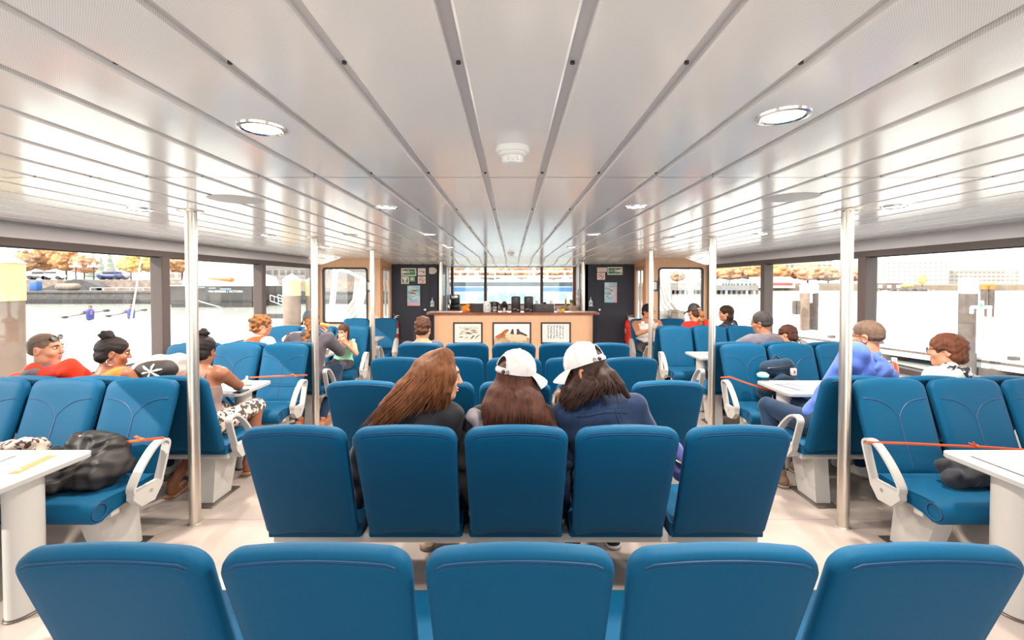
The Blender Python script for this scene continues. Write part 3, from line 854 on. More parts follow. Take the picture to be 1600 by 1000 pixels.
# grey display box
t = thing('display_box', 'long dark grey box on the right half of the bar', 'box', (X_at(851, CY + .05), CY + .05, CZ))
mb = MB(); mb.rbox((-.195, -.06, 0), (.195, .10, .155), .005); mb.build('body', mat('box_grey', (84, 80, 82), rough=0.6, col2=(70, 66, 70), nscale=30), t)
mb = MB(); mb.rbox((.188, -.066, 0), (.20, .1, .16), .003, 1); mb.rbox((-.245, -.05, 0), (-.2, .08, .15), .004, 1, mi=1); mb.build('end_panel', [M_alu, M_black], t)
for px, lb, c in ((839, 'white paper cup on the grey box, towards the urns', 0), (879, 'white paper cup behind the yellow pot', 0)):
    t = thing('paper_cup', lb, 'cup', (X_at(px if c == 0 and px < 850 else 861, CY + .06), CY + .06, CZ + .156), 0, 'paper cups on the grey box')
    if px > 850: t['label'] = 'white paper cup on the grey box, towards the yellow pot'
    mb = MB(); mb.lathe([(.024, 0), (.03, .06)], n=16); mb.build('cup_body', M_gpaper, t)
    mb = MB(); mb.lathe([(.0315, .058), (.0315, .066), (0, .067)], n=16); mb.build('lid', M_white, t)
t = thing('camera_pouch', 'small black pouch lying on the grey box between the cups', 'pouch', (X_at(851, CY + .05), CY + .05, CZ + .156))
s = SDF(.005, .01); s.ell((0, 0, .018), (.04, .03, .022)); s.half((0, 0, 0), (0, 0, -1)); s.mesh('body', M_black, t)
t = thing('condiment_pot', 'reddish glass pot on the bar beside the yellow pot', 'pot', (X_at(872.5, CY), CY, CZ), 0, 'little pots on the bar')
mb = MB(); mb.lathe([(.036, 0), (.04, .03), (.038, .055)], n=18); mb.build('glass', mat('pot_glass', (214, 190, 180), rough=0.15), t)
mb = MB(); mb.lathe([(.04, .055), (.04, .075), (0, .076)], n=18); mb.build('lid', mat('lid_red', (196, 60, 50), rough=0.4), t)
t = thing('condiment_pot', 'yellow pot with a dark lid on the bar', 'pot', (X_at(879, CY - .02), CY - .02, CZ), 0, 'little pots on the bar')
mb = MB(); mb.lathe([(.038, 0), (.042, .01), (.042, .07)], n=18); mb.build('body', mat('pot_yellow', (238, 182, 40), rough=0.4), t)
mb = MB(); mb.lathe([(.036, .07), (.036, .095), (0, .096)], n=18); mb.build('lid', M_black, t)
# back bar: coffee machine, kettles, dishes
t = thing('espresso_machine', 'black and steel coffee machine on the back bar at the left window', 'coffee machine', (X_at(711, BY + .1), BY + .1, BZ))
mb = MB(); mb.rbox((-.11, -.13, 0), (.11, .13, .11), .01); mb.rbox((-.11, .0, .1), (.11, .13, .26), .01); mb.rbox((-.115, -.13, .24), (.115, .13, .36), .012); mb.build('body', M_black, t)
mb = MB(); mb.rbox((-.085, -.14, .25), (.085, -.128, .345), .004); mb.lathe([(.0, 0), (.03, 0), (.03, .015)], n=16, M=Matrix.Translation((-.03, -.155, .30)) @ Matrix.Rotation(-PI / 2, 4, 'X')); mb.build('front_plate', M_steel, t)
for px, lb in ((694, 'steel kettle on the back bar, nearest the left pole'), (700.5, 'steel kettle on the back bar beside the coffee machine')):
    t = thing('kettle', lb, 'kettle', (X_at(px, BY), BY, BZ), 0, 'kettles on the back bar')
    mb = MB(); mb.lathe([(.06, 0), (.066, .02), (.05, .13), (.045, .14)], n=20); mb.build('body', M_steel, t)
    mb = MB(); mb.tube([(-.045, 0, .13), (-.09, 0, .15), (-.105, 0, .10), (-.075, 0, .04)], .010, 8); mb.lathe([(.046, .14), (.03, .16), (0, .162)], n=16); mb.build('handle', M_black, t)
for px, lb, h in ((884, 'thin yellow squeeze bottle on the back bar', .17), (893, 'short green yellow pot plant on the back bar', .10)):
    t = thing('squeeze_bottle' if h > .15 else 'pot_plant', lb, 'bottle' if h > .15 else 'plant', (X_at(px, BY + .2), BY + .2, BZ))
    if h > .15:
        mb = MB(); mb.lathe([(.02, 0), (.024, .02), (.024, .2), (.008, .24), (.005, .28)], n=14); mb.build('body', mat('mustard', (198, 180, 40), rough=0.4), t)
    else:
        mb = MB(); mb.lathe([(.03, 0), (.04, .12)], n=14); mb.build('pot', M_gpaper, t)
        s = SDF(.006, .01)
        for k in range(9): s.ell((.03 * math.cos(k * .7), .03 * math.sin(k * .7), .15 + .03 * (k % 3)), (.024, .02, .018))
        s.mesh('leaves', mat('plant_leaf', (150, 150, 50), rough=0.6), t)
t = thing('water_tap', 'grey swan neck tap at the right end of the back bar', 'tap', (X_at(897, BY + .05), BY + .05, BZ))
mb = MB(); mb.tube([(0, 0, 0), (0, 0, .10), (-.02, 0, .125), (-.06, 0, .125), (-.065, 0, .11)], .010, 8); mb.lathe([(.02, 0), (.02, .02)], n=12); mb.build('spout', M_steel, t)
mb = MB(); mb.tube([(.03, 0, .05), (.05, 0, .1)], .006, 6); mb.tube([(.0, 0, .045), (.03, 0, .05)], .006, 6); mb.build('lever', M_steel, t)
t = thing('towel', 'white cloth hanging at the right end of the back bar by the wall', 'towel', (1.54, 10.35, 1.12))
s = SDF(.012, .04); s.cap((0, 0, .06), .03, (0, .05, .36), .05); s.cap((0, .12, .05), .03, (0, .08, .34), .05); s.cap((-.01, .06, .03), .04, (0, .06, .4), .03); s.mesh('cloth', M_white, t, noise=.006, nf=30)
mb = MB(); mb.cyl((.0, .06, .38), (.06, .06, .40), .008); mb.build('hook', M_steel, t)
mb = MB(); mb.rbox((1.36, 10.72, 0), (1.6, 10.83, 1.12), .01); tag(mb.build('waste_cabinet', M_beige), 'narrow beige cabinet under the white cloth, right of the back bar', 'cabinet')
# papers on the counter ends
for a, b, lb in ((-1.55, -1.12, 'sheet of white paper on the left end of the bar'), (1.15, 1.5, 'sheet of white paper on the right end of the bar')):
    mb = MB(); mb.box((a, 8.98, 1.1035), (b, 9.2, 1.106)); tag(mb.build('paper_sheet', M_gpaper, smooth=0), lb, 'paper')

# ---------------------------------------------------------------- framed pictures on the counter front
M_pf = mat('picture_frame_black', (40, 38, 40), rough=0.4)
M_print = mat('print_paper', (226, 226, 222), rough=0.5)
def framed(name, label, cat, x0, x1, z0, z1, y, wid, build_print, axis='y', mats=None):
    """flat framed print hanging on a wall that faces -Y"""
    t = thing(name, label, cat, ((x0 + x1) / 2, y, z0))
    W, H = x1 - x0, z1 - z0; mb = MB()
    for a, b in (((-W / 2, 0), (-W / 2 + wid, H)), ((W / 2 - wid, 0), (W / 2, H)), ((-W / 2 + wid, 0), (W / 2 - wid, wid)), ((-W / 2 + wid, H - wid), (W / 2 - wid, H))):
        mb.box((a[0], -.022, a[1]), (b[0], 0, b[1]))
    mb.build('frame', M_pf, t, smooth=0)
    p = MB(); p.box((-W / 2 + wid * .8, -.010, wid * .8), (W / 2 - wid * .8, -.001, H - wid * .8))
    build_print(p, -W / 2 + wid, W / 2 - wid, wid, H - wid, -.0105)
    p.build('print', mats, t, smooth=0)
    return t
def flat(p, pts, y, mi, dy=.001): p.prism([(q[0], q[1]) for q in pts], 'y', y - dy, y, mi)
def fish(p, x, z, L, ang, y, mi, mi2):
    c, s = math.cos(ang), math.sin(ang); o = []
    for k in range(14):
        a = 2 * PI * k / 14; o.append((.5 * L * math.cos(a), .13 * L * math.sin(a)))
    R = lambda q: (x + q[0] * c - q[1] * s, z + q[0] * s + q[1] * c)
    flat(p, [R(q) for q in o], y, mi)
    flat(p, [R(q) for q in [(-.42 * L, 0), (-.62 * L, .14 * L), (-.56 * L, 0), (-.62 * L, -.12 * L)]], y, mi)
    flat(p, [R(q) for q in o[:8]], y - .0012, mi2)
    flat(p, [R(q) for q in [(.05 * L, .12 * L), (-.1 * L, .22 * L), (-.12 * L, .1 * L)]], y, mi2)
FY = 8.9 + .04
m_sea = mat('print_pale_sea', (208, 216, 210), rough=0.5, col2=(224, 222, 216), nscale=5)
m_pink = mat('print_pink', (226, 206, 190), rough=0.5); m_brn = mat('print_brown', (110, 84, 72), rough=0.5); m_grn = mat('print_grey_green', (84, 108, 100), rough=0.5)
def pr_fish(p, x0, x1, z0, z1, y):
    W, H = x1 - x0, z1 - z0
    flat(p, [(x0 + .03, z0 + .03), (x1 - .03, z0 + .03), (x1 - .03, z1 - .035), (x0 + .03, z1 - .035)], y, 1)
    text_mesh('The Salmon Life Cycle', .040, 4, p, Matrix.Translation((x0 + W * .52, y - .0015, z1 - .085)) @ Matrix.Rotation(PI / 2, 4, 'X'))
    for fx, fz, L, a, m1, m2 in ((.47, .68, .12, .05, 2, 3), (.72, .62, .14, -.1, 2, 3), (.75, .52, .14, -.15, 2, 4), (.5, .5, .13, -.05, 2, 3), (.26, .46, .1, .35, 2, 3), (.3, .58, .08, .2, 2, 3), (.55, .45, .15, 0, 2, 3),
                              (.68, .29, .11, .8, 3, 3), (.86, .3, .13, .7, 2, 3), (.25, .28, .08, .1, 4, 4), (.45, .24, .09, .1, 2, 4)):
        fish(p, x0 + W * fx, z0 + H * fz, L, a, y - .0015, m1, m2)
def zpix(py, y): return CAMZ - (py - 441) / FPX * y
framed('framed_picture', 'framed salmon poster on the left of the counter front', 'picture', X_at(708, FY), X_at(754, FY), .47, zpix(503.5, FY), FY, .03, pr_fish, mats=[M_print, m_sea, m_pink, m_brn, m_grn])
m_rock = mat('print_rock', (206, 180, 152), rough=0.6, col2=(160, 128, 104), nscale=14); m_lion = mat('print_sealion_orange', (188, 116, 50), rough=0.6, col2=(150, 84, 36), nscale=10); m_dk = mat('print_sealion_dark', (74, 56, 50), rough=0.6)
m_lt = mat('print_sealion_cream', (222, 196, 164), rough=0.6)
def pr_lions(p, x0, x1, z0, z1, y):
    W, H = x1 - x0, z1 - z0
    P = lambda q: [(x0 + W * a, z0 + H * b) for a, b in q]
    flat(p, P([(0, 0), (1, 0), (1, .30), (.93, .36), (.85, .33), (.75, .38), (.6, .36), (.45, .4), (.36, .36), (.3, .38), (.2, .33), (.1, .36), (0, .28)]), y, 1)
    flat(p, P([(.02, .33), (.05, .42), (.14, .50), (.22, .58), (.28, .68), (.34, .74), (.40, .74), (.415, .68), (.38, .62), (.36, .52), (.33, .42), (.3, .36), (.15, .31)]), y - .0012, 2)
    flat(p, P([(.44, .5), (.47, .6), (.5, .74), (.53, .76), (.545, .70), (.56, .58), (.56, .48)]), y - .0012, 3)
    flat(p, P([(.62, .5), (.645, .62), (.63, .72), (.66, .76), (.70, .74), (.72, .64), (.80, .58), (.9, .5), (.95, .42), (.85, .40), (.7, .44)]), y - .0012, 3)
    flat(p, P([(.3, .52), (.36, .57), (.45, .52), (.6, .48), (.75, .5), (.86, .44), (.93, .36), (.9, .2), (.6, .18), (.42, .22), (.36, .4)]), y - .0024, 4)
    flat(p, P([(0, .14), (.12, .22), (.26, .16), (.34, .24), (.38, .12), (.2, .04), (0, .06)]), y - .0024, 1)
framed('framed_picture', 'framed sea lion photograph in the middle of the counter front', 'picture', X_at(769.5, FY), X_at(830, FY), .42, zpix(503.5, FY), FY, .03, pr_lions, mats=[mat('print_sky', (228, 228, 232), rough=0.5), m_rock, m_lion, m_dk, m_lt])
def pr_chart(p, x0, x1, z0, z1, y):
    W, H = x1 - x0, z1 - z0; random.seed(11)
    flat(p, [(x0 + W * .16, z0 + .05), (x1 - W * .16, z0 + .05), (x1 - W * .16, z1 - H * .14), (x0 + W * .16, z1 - H * .14)], y, 1)
    for i in range(6):
        for j in range(11):
            x = x0 + W * (.22 + .11 * i) + random.uniform(-.006, .006); z = z0 + .08 + j * (H * .72 / 11)
            L = random.uniform(.03, .05); a = random.uniform(-.9, .9)
            fish(p, x, z, L, a, y - .0012, random.choice((2, 2, 3)), 2)
framed('framed_picture', 'framed chart of small sea creatures on the right of the counter front', 'picture', X_at(845, FY), X_at(892, FY), .47, zpix(503.5, FY), FY, .03, pr_chart, mats=[M_print, mat('print_white_field', (236, 236, 238), rough=0.5), mat('print_ink', (70, 68, 84), rough=0.5), mat('print_ink_blue', (104, 112, 150), rough=0.5)])

# ---------------------------------------------------------------- signs and posters on the dark bulkheads
SYD = YD - .0125
M_sg = mat('sign_green', (30, 120, 84), rough=0.5); M_sgl = mat('sign_light_green', (58, 176, 110), rough=0.5); M_sw = mat('sign_white', (236, 230, 220), rough=0.5); M_sr = mat('sign_red', (212, 58, 42), rough=0.5); M_sk = mat('sign_black', (40, 38, 40), rough=0.5)
SM = [M_sw, M_sg, M_sr, M_sk, M_sgl]
def sign(label, px0, px1, py0, py1, draw, y=SYD):
    a = V((X_at(px0, y), zpix(py1, y))); b = V((X_at(px1, y), zpix(py0, y)))
    W, H = b.x - a.x, b.y - a.y
    mb = MB(); mb.box((-W / 2, -.004, -H / 2), (W / 2, 0, H / 2)); draw(mb, W, H, -.004)
    o = mb.build('wall_sign', SM, None, smooth=0, loc=((a.x + b.x) / 2, y, (a.y + b.y) / 2))
    tag(o, label, 'sign', 'safety signs on the dark walls'); return o
RX = Matrix.Rotation(PI / 2, 4, 'X')
def exit_sign(dr):
    def d(mb, W, H, y):
        flat(mb, [(-W * .44, -H * .36), (W * .44, -H * .36), (W * .44, H * .36), (-W * .44, H * .36)], y, 1)
        ar = [(-.12, 0), (-.02, .10), (-.02, .045), (.09, .045), (.09, -.045), (-.02, -.045), (-.02, -.10)]
        ax = -W * .28 if dr < 0 else W * .28
        flat(mb, [(ax + q[0] * (1 if dr < 0 else -1) * H / .24 * .95, q[1] * H / .24 * .8) for q in ar], y - .001, 0)
        text_mesh('EXIT', H * .42, 0, mb, Matrix.Translation((W * .24 if dr < 0 else -W * .24, y - .0015, 0)) @ RX)
        mx = -W * .02 if dr < 0 else W * .03; u = H * .06; sg = dr
        mb.ell((mx + sg * u * .4, y - .001, u * 3.8), (u, .001, u), 0, 10, 6)
        for q in ([(0, 3), (1.2, 2.6), (.3, -.6), (-.9, 0)], [(-.5, .2), (.6, 0), (2.2, -1.4), (1.4, -3.8), (.6, -3.8), (1.1, -1.6)], [(-.8, .2), (.2, -.4), (-.6, -2.6), (-2.6, -3.2), (-2.8, -2.4), (-1.4, -1.9)],
                  [(.8, 2.8), (2.4, 1.4), (3.2, 2.2), (2.8, 2.7), (2.2, 2.2), (1, 3)], [(0, 2.8), (-1.6, 2.2), (-2.2, .8), (-1.6, .6), (-1.0, 1.7), (.2, 2)]):
            flat(mb, [(mx + sg * a * u, b * u) for a, b in q], y - .001, 0)
    return d
def nosmoke(mb, W, H, y):
    r = min(W, H) * .40; n = 28
    for k in range(n):
        a, b = 2 * PI * k / n, 2 * PI * (k + 1) / n
        flat(mb, [(r * math.cos(a), r * math.sin(a)), (r * math.cos(b), r * math.sin(b)), (r * .8 * math.cos(b), r * .8 * math.sin(b)), (r * .8 * math.cos(a), r * .8 * math.sin(a))], y, 2)
    flat(mb, [(-r * .55, -r * .12), (r * .45, -r * .12), (r * .45, r * .04), (-r * .55, r * .04)], y, 3)
    flat(mb, [(r * .3, r * .1), (r * .5, r * .3), (r * .4, r * .45), (r * .35, r * .3)], y, 3)
    c = .7071; w_ = r * .09
    flat(mb, [(-r * .62 - w_, r * .62 - w_), (-r * .62 + w_, r * .62 + w_), (r * .62 + w_, -r * .62 + w_), (r * .62 - w_, -r * .62 - w_)], y - .001, 2)
def axe(mb, W, H, y):
    flat(mb, [(-W * .36, H * .04), (W * .36, H * .04), (W * .36, H * .10), (-W * .36, H * .10)], y, 3)
    flat(mb, [(W * .22, H * .08), (W * .32, H * .08), (W * .38, -H * .18), (W * .12, -H * .18)], y - .001, 2)
def vest(mb, W, H, y):
    flat(mb, [(-W * .36, -H * .42), (W * .36, -H * .42), (W * .36, H * .36), (-W * .36, H * .36)], y, 1)
    flat(mb, [(-W * .28, H * .34), (W * .28, H * .34), (W * .25, H * .1), (W * .1, -H * .02), (-W * .1, -H * .02), (-W * .25, H * .1)], y - .001, 0)
    flat(mb, [(-W * .1, -H * .02), (W * .1, -H * .02), (W * .2, -H * .26), (-W * .2, -H * .26)], y - .001, 0)
    flat(mb, [(-W * .3, -H * .32), (W * .3, -H * .32), (W * .3, -H * .38), (-W * .3, -H * .38)], y - .001, 0)
def aid(mb, W, H, y):
    flat(mb, [(-W * .46, -H * .46), (W * .46, -H * .46), (W * .46, H * .46), (-W * .46, H * .46)], y, 4)
    for a, b in ((.32, .1), (.1, .32)): flat(mb, [(-W * a, -H * b), (W * a, -H * b), (W * a, H * b), (-W * a, H * b)], y - .001 - b * .001, 0)
def spill(mb, W, H, y):
    text_mesh('EMERGENCY', H * .34, 2, mb, Matrix.Translation((0, y - .001, H * .2)) @ RX); text_mesh('SPILL KIT', H * .32, 2, mb, Matrix.Translation((0, y - .001, -H * .22)) @ RX)
sign('green and white EXIT sign with arrow to the left, over the left door', 627, 650.5, 419, 431, exit_sign(-1))
sign('white sign with a red fire axe symbol beside the left EXIT sign', 653, 665, 419, 430.3, axe)
sign('green sign with a white life jacket symbol under the left EXIT sign', 627, 639, 432, 443.5, vest)
sign('small bright green first aid sign with a white cross', 640.2, 648, 432, 439.5, aid)
sign('no smoking sign on the left door under the axe sign', 653, 665, 432, 443, nosmoke)
sign('white sign with red words EMERGENCY SPILL KIT on the right door', 933, 948, 418, 425, spill)
sign('no smoking sign on the right door under the spill kit sign', 933, 945.3, 426, 437, nosmoke)
sign('green and white EXIT sign with arrow to the right, over the right door', 949, 972.5, 417.3, 429.3, exit_sign(1))
mb = MB(); mb.ell((0, 0, 0), (.105, .006, .075), 0, 28, 10); mb.box((-.05, -.0075, -.012), (.05, -.004, -.008), 1); mb.box((-.06, -.0075, .008), (.06, -.004, .012), 1)
tag(mb.build('oval_plaque', [mat('plaque_cream', (226, 214, 200), rough=0.4), mat('plaque_line', (205, 170, 150), rough=0.5)], loc=(X_at(675.3, YD), YD - .006, zpix(423, YD))), 'cream oval plaque on the dark wall right of the axe sign', 'plaque')
mA = mat('poster_sea', (110, 184, 206), rough=0.4, col2=(196, 216, 218), nscale=5, stretch=(1, 1, 2.5)); mB_ = mat('poster_white', (236, 236, 236), rough=0.4); mC = mat('poster_brown', (150, 116, 90), rough=0.5); mD = mat('poster_coral', (226, 160, 150), rough=0.5, col2=(200, 190, 220), nscale=9); mE = mat('poster_deep', (70, 142, 186), rough=0.5)
def pr_sea(k):
    def f(p, x0, x1, z0, z1, y):
        W, H = x1 - x0, z1 - z0; random.seed(5 + k)
        if k == 0: flat(p, [(x0, z0), (x1, z0), (x1, z0 + H * .16), (x0 + W * .7, z0 + H * .22), (x0 + W * .3, z0 + H * .14), (x0, z0 + H * .2)], y, 3)
        else: flat(p, [(x0 + W * .66, z0), (x1, z0), (x1, z0 + H * .95), (x0 + W * .84, z0 + H * .8), (x0 + W * .7, z0 + H * .4)], y, 3)
        for j in range(5): flat(p, [(x0 + W * .06, z1 - H * (.05 + .022 * j)), (x0 + W * random.uniform(.3, .5), z1 - H * (.05 + .022 * j)), (x0 + W * .3, z1 - H * (.06 + .022 * j)), (x0 + W * .06, z1 - H * (.06 + .022 * j))], y, 1)
        for fx, fz, L in ((.6, .75, .14), (.35, .64, .13), (.55, .6, .1), (.4, .44, .1), (.7, .5, .08), (.25, .32, .07)):
            fish(p, x0 + W * fx, z0 + H * fz, L, random.uniform(-.1, .1), y - .0012, random.choice((2, 1)), 2)
        for j in range(7):
            a, b = random.uniform(.05, .55), random.uniform(.25, .85)
            flat(p, [(x0 + W * a, z0 + H * b), (x0 + W * (a + .3), z0 + H * b), (x0 + W * (a + .25), z0 + H * (b + .02)), (x0 + W * a, z0 + H * (b + .015))], y - .0006, random.choice((1, 4)))
    return f
PM = [mA, mB_, mC, mD, mE]
framed('framed_poster', 'framed turquoise fish poster on the left dark door', 'poster', X_at(635.3, SYD), X_at(657.8, SYD), zpix(479, SYD), zpix(445, SYD), SYD, .017, pr_sea(0), mats=PM)
framed('framed_poster', 'framed blue marine poster on the right dark door', 'poster', X_at(943, SYD), X_at(965, SYD), zpix(474, SYD), zpix(440, SYD), SYD, .017, pr_sea(1), mats=PM)
# small posters on the recess side walls and on the beige walls
def side_poster(sg, y0, y1, z0, z1, label):
    t = thing('framed_poster', label, 'poster', (sg * 1.6, (y0 + y1) / 2, z0))
    mb = MB(); mb.box((min(0, -sg * .022), -(y1 - y0) / 2, 0), (max(0, -sg * .022), (y1 - y0) / 2, z1 - z0)); mb.build('frame', M_pf, t, smooth=0)
    mb = MB(); mb.box((min(-sg * .022, -sg * .024), -(y1 - y0) / 2 + .015, .015), (max(-sg * .022, -sg * .024), (y1 - y0) / 2 - .015, z1 - z0 - .015)); mb.build('print', mA, t, smooth=0)
side_poster(-1, 10.08, 10.42, zpix(463, 10.2), zpix(428, 10.2), 'narrow looking framed poster on the left recess wall by the bar')
side_poster(1, 10.08, 10.42, zpix(462, 10.2), zpix(427, 10.2), 'narrow looking framed poster on the right recess wall by the bar')
framed('framed_notice', 'small framed notice on the beige wall behind the left pole', 'picture', X_at(573, YB), X_at(585, YB), zpix(455.5, YB), zpix(439, YB), YB - .001, .018, lambda p, *a: flat(p, [(a[0], a[2]), (a[1], a[2]), (a[1], a[2] + .02), (a[0], a[2] + .02)], a[4], 1), mats=[M_sw, mE])
framed('framed_notice', 'small framed notice on the beige wall behind the right pole', 'picture', X_at(1016, YB), X_at(1027.5, YB), zpix(455, YB), zpix(439, YB), YB - .001, .018, lambda p, *a: flat(p, [(a[0], a[2]), (a[1], a[2]), (a[1], a[2] + .02), (a[0], a[2] + .02)], a[4], 1), mats=[M_sw, mE])
# hand sanitizer dispensers in wall holders
for px, py, lb in ((675.5, 478, 'hand sanitizer bottle on the left dark wall above the bar end'), (923, 477.5, 'hand sanitizer bottle on the right dark wall above the bar end')):
    t = thing('sanitizer_bottle', lb, 'bottle', (X_at(px, YD - .04), YD - .045, zpix(py, YD)), 0, 'wall sanitizers')
    mb = MB(); mb.lathe([(.036, 0), (.042, .01), (.042, .09), (.022, .115), (.014, .125)], n=18, sy=.75); mb.build('bottle_body', mat('sanitizer_clear', (226, 230, 232), rough=0.2), t)
    mb = MB(); mb.lathe([(.017, .122), (.017, .145), (.007, .147), (.007, .175), (.012, .178), (.012, .19)], n=14); mb.tube([(0, 0, .185), (0, -.035, .18)], .006, 6); mb.build('pump', M_white, t)
    mb = MB(); mb.rbox((-.03, -.0345, .03), (.03, -.031, .085), .001, 1); mb.build('label', mat('sanitizer_label', (150, 180, 205), rough=0.5), t)
    mb = MB(); mb.rbox((-.05, -.036, -.012), (.05, .045, .0), .002, 1); mb.build('holder', M_alu, t)
# fire extinguishers
def extinguisher(px, y, label, z0):
    t = thing('fire_extinguisher', label, 'fire extinguisher', (X_at(px, y), y, z0))
    mb = MB(); mb.lathe([(.07, 0), (.078, .015), (.078, .40), (.05, .45), (.025, .465)], n=24); mb.build('cylinder', mat('extinguisher_red', (206, 48, 34), rough=0.3), t)
    mb = MB(); mb.lathe([(.022, .46), (.022, .50)], n=12); mb.rbox((-.016, -.02, .50), (.016, .02, .53), .004); mb.tube([(0, 0, .53), (.06, -.02, .56), (.10, -.03, .55)], .009, 6); mb.tube([(0, 0, .52), (.07, -.02, .515)], .008, 6); mb.tube([(0, 0, .53), (-.03, 0, .60)], .006, 6); mb.build('valve_handle', M_steel, t)
    mb = MB(); mb.tube([(-.02, 0, .5), (-.09, -.02, .47), (-.10, -.02, .3), (-.088, -.02, .15)], .010, 8); mb.build('hose', M_black, t)
    mb = MB(); mb.lathe([(.0785, .16), (.0785, .28)], n=24); mb.build('label_band', M_gpaper, t)
    mb = MB(); mb.rbox((-.03, .07, .1), (.03, YD - y, .42), .004, 1); mb.build('wall_bracket', M_black, t)
extinguisher(617, YD - .13, 'red fire extinguisher by the left beige doorway', .42)
extinguisher(982, YD - .13, 'red fire extinguisher in the right corner by the beige doorway', .42)
t = thing('first_aid_bag', 'red and white bag in the right corner behind the person in the white tank top', 'bag', (X_at(986, 9.35), 9.35, 0))
s = SDF(.01, .03); s.cap((-.07, 0, .10), .08, (.07, 0, .10), .08); s.cap((-.06, 0, .80), .07, (.06, 0, .86), .07); s.cap((0, 0, .1), .1, (0, 0, .85), .1); s.half((0, 0, 0), (0, 0, -1)); s.mesh('body', mat('bag_red', (206, 40, 30), rough=0.6), t, noise=.004)
s = SDF(.008, .02); s.cap((-.03, -.05, .93), .035, (.12, -.06, .87), .03); s.cap((.0, 0, .95), .03, (.09, -.07, .92), .03); s.mesh('white_cover', M_white, t, noise=.003)
# ================================================================ outside: harbour
ZW = -1.2
def Z(py, Y): return CAMZ - (py - 441) / FPX * Y
def Xp(px, Y): return CAMX + (px - 800) / FPX * Y
M_water = mat('harbour_water', (176, 178, 172), rough=0.12, spec=0.6, bump=0.5, bscale=1.1, stretch=(0.35, 1, 1))
mb = MB(); mb.add([(-700, -200, ZW), (700, -200, ZW), (700, 900, ZW), (-700, 900, ZW)], [(0, 1, 2, 3)])
struct(mb.build('water', M_water, smooth=0))
# the ferry's own deck edge outside the windows (hull sides)
mb = MB()
for sg in (-1, 1):
    xx = sorted((sg * 4.07, sg * 4.35)); mb.box((xx[0], Y0, -1.4), (xx[1], 13.5, -.02))
mb.box((-4.3, YF + .1, -1.4), (4.3, 13.5, -.02))
struct(mb.build('floor_outer_deck', M_white, smooth=0))
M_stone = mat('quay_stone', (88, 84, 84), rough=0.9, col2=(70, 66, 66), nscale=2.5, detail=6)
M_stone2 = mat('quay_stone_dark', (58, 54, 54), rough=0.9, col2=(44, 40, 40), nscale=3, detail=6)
M_pave = mat('terrace_stone', (140, 124, 112), rough=0.9, col2=(112, 98, 92), nscale=1.5, detail=5)
YQ = 60.0
q = thing('sea_wall', 'long grey stone sea wall across the water on the left', 'wall', (-46, YQ, 0))
q['kind'] = 'structure'
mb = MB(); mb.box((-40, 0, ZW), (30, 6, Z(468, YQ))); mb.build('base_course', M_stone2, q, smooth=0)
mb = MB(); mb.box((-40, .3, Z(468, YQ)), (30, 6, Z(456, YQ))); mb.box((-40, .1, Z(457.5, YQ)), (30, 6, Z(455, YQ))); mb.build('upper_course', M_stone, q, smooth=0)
YT = 70.0
t = thing('stone_terrace', 'pale stone terrace with twin stairs above the sea wall', 'terrace', (-46, YT, 0)); t['kind'] = 'structure'
mb = MB()
def rx(px): return Xp(px, YT) + 46
mb.box((-45, 1.5, 0), (45, 30, Z(437, YT))); mb.box((rx(160), -1, Z(456, YT)), (rx(420), 2, Z(449, YT))); mb.box((rx(160), .5, Z(449, YT)), (rx(420), 2, Z(440, YT)))
mb.build('retaining_wall', M_pave, t, smooth=0)
mb = MB()
for pts in (((60, 456), (125, 436), (131, 437), (131, 456)), ((131, 456), (131, 437), (137, 437), (168, 448), (168, 456))):
    mb.prism([(rx(a), Z(b, YT)) for a, b in pts], 'y', -1.0, 1.4)
mb.build('stair_flights', M_stone, t, smooth=0)
mb = MB()
for k in range(13):
    px = 160 + k * 20; mb.cyl((rx(px), -2, Z(456, YT)), (rx(px), -2, Z(449, YT)), .06, n=6)
mb.box((rx(160), -2.05, Z(449.6, YT)), (rx(420), -1.95, Z(448.8, YT))); mb.build('railing', M_white, t, smooth=0)
for k, px in enumerate((100, 113)):
    mb = MB(); s = SDF(.12, .2); s.cap((-.6, 0, .55), .5, (.6, 0, .55), .5); s.half((0, 0, 0), (0, 0, -1))
    o = s.mesh('covered_dinghy', M_pave, None); o.location = (Xp(px, 63), 63, Z(455, YQ)); tag(o, ['covered pale dinghy on the quay below the stairs, nearer the yellow pile', 'covered pale dinghy on the quay below the stairs, farther from the yellow pile'][k], 'boat', 'dinghies on the quay')
mb = MB(); mb.rbox((-.55, -.4, 0), (.55, .4, 1.3), .08); tag(mb.build('blue_barrel', mat('barrel_blue', (40, 90, 150), rough=0.5), loc=(Xp(56, 63), 63, Z(455, YQ) + .03)), 'small blue barrel on the sea wall, left of the dinghies', 'barrel')

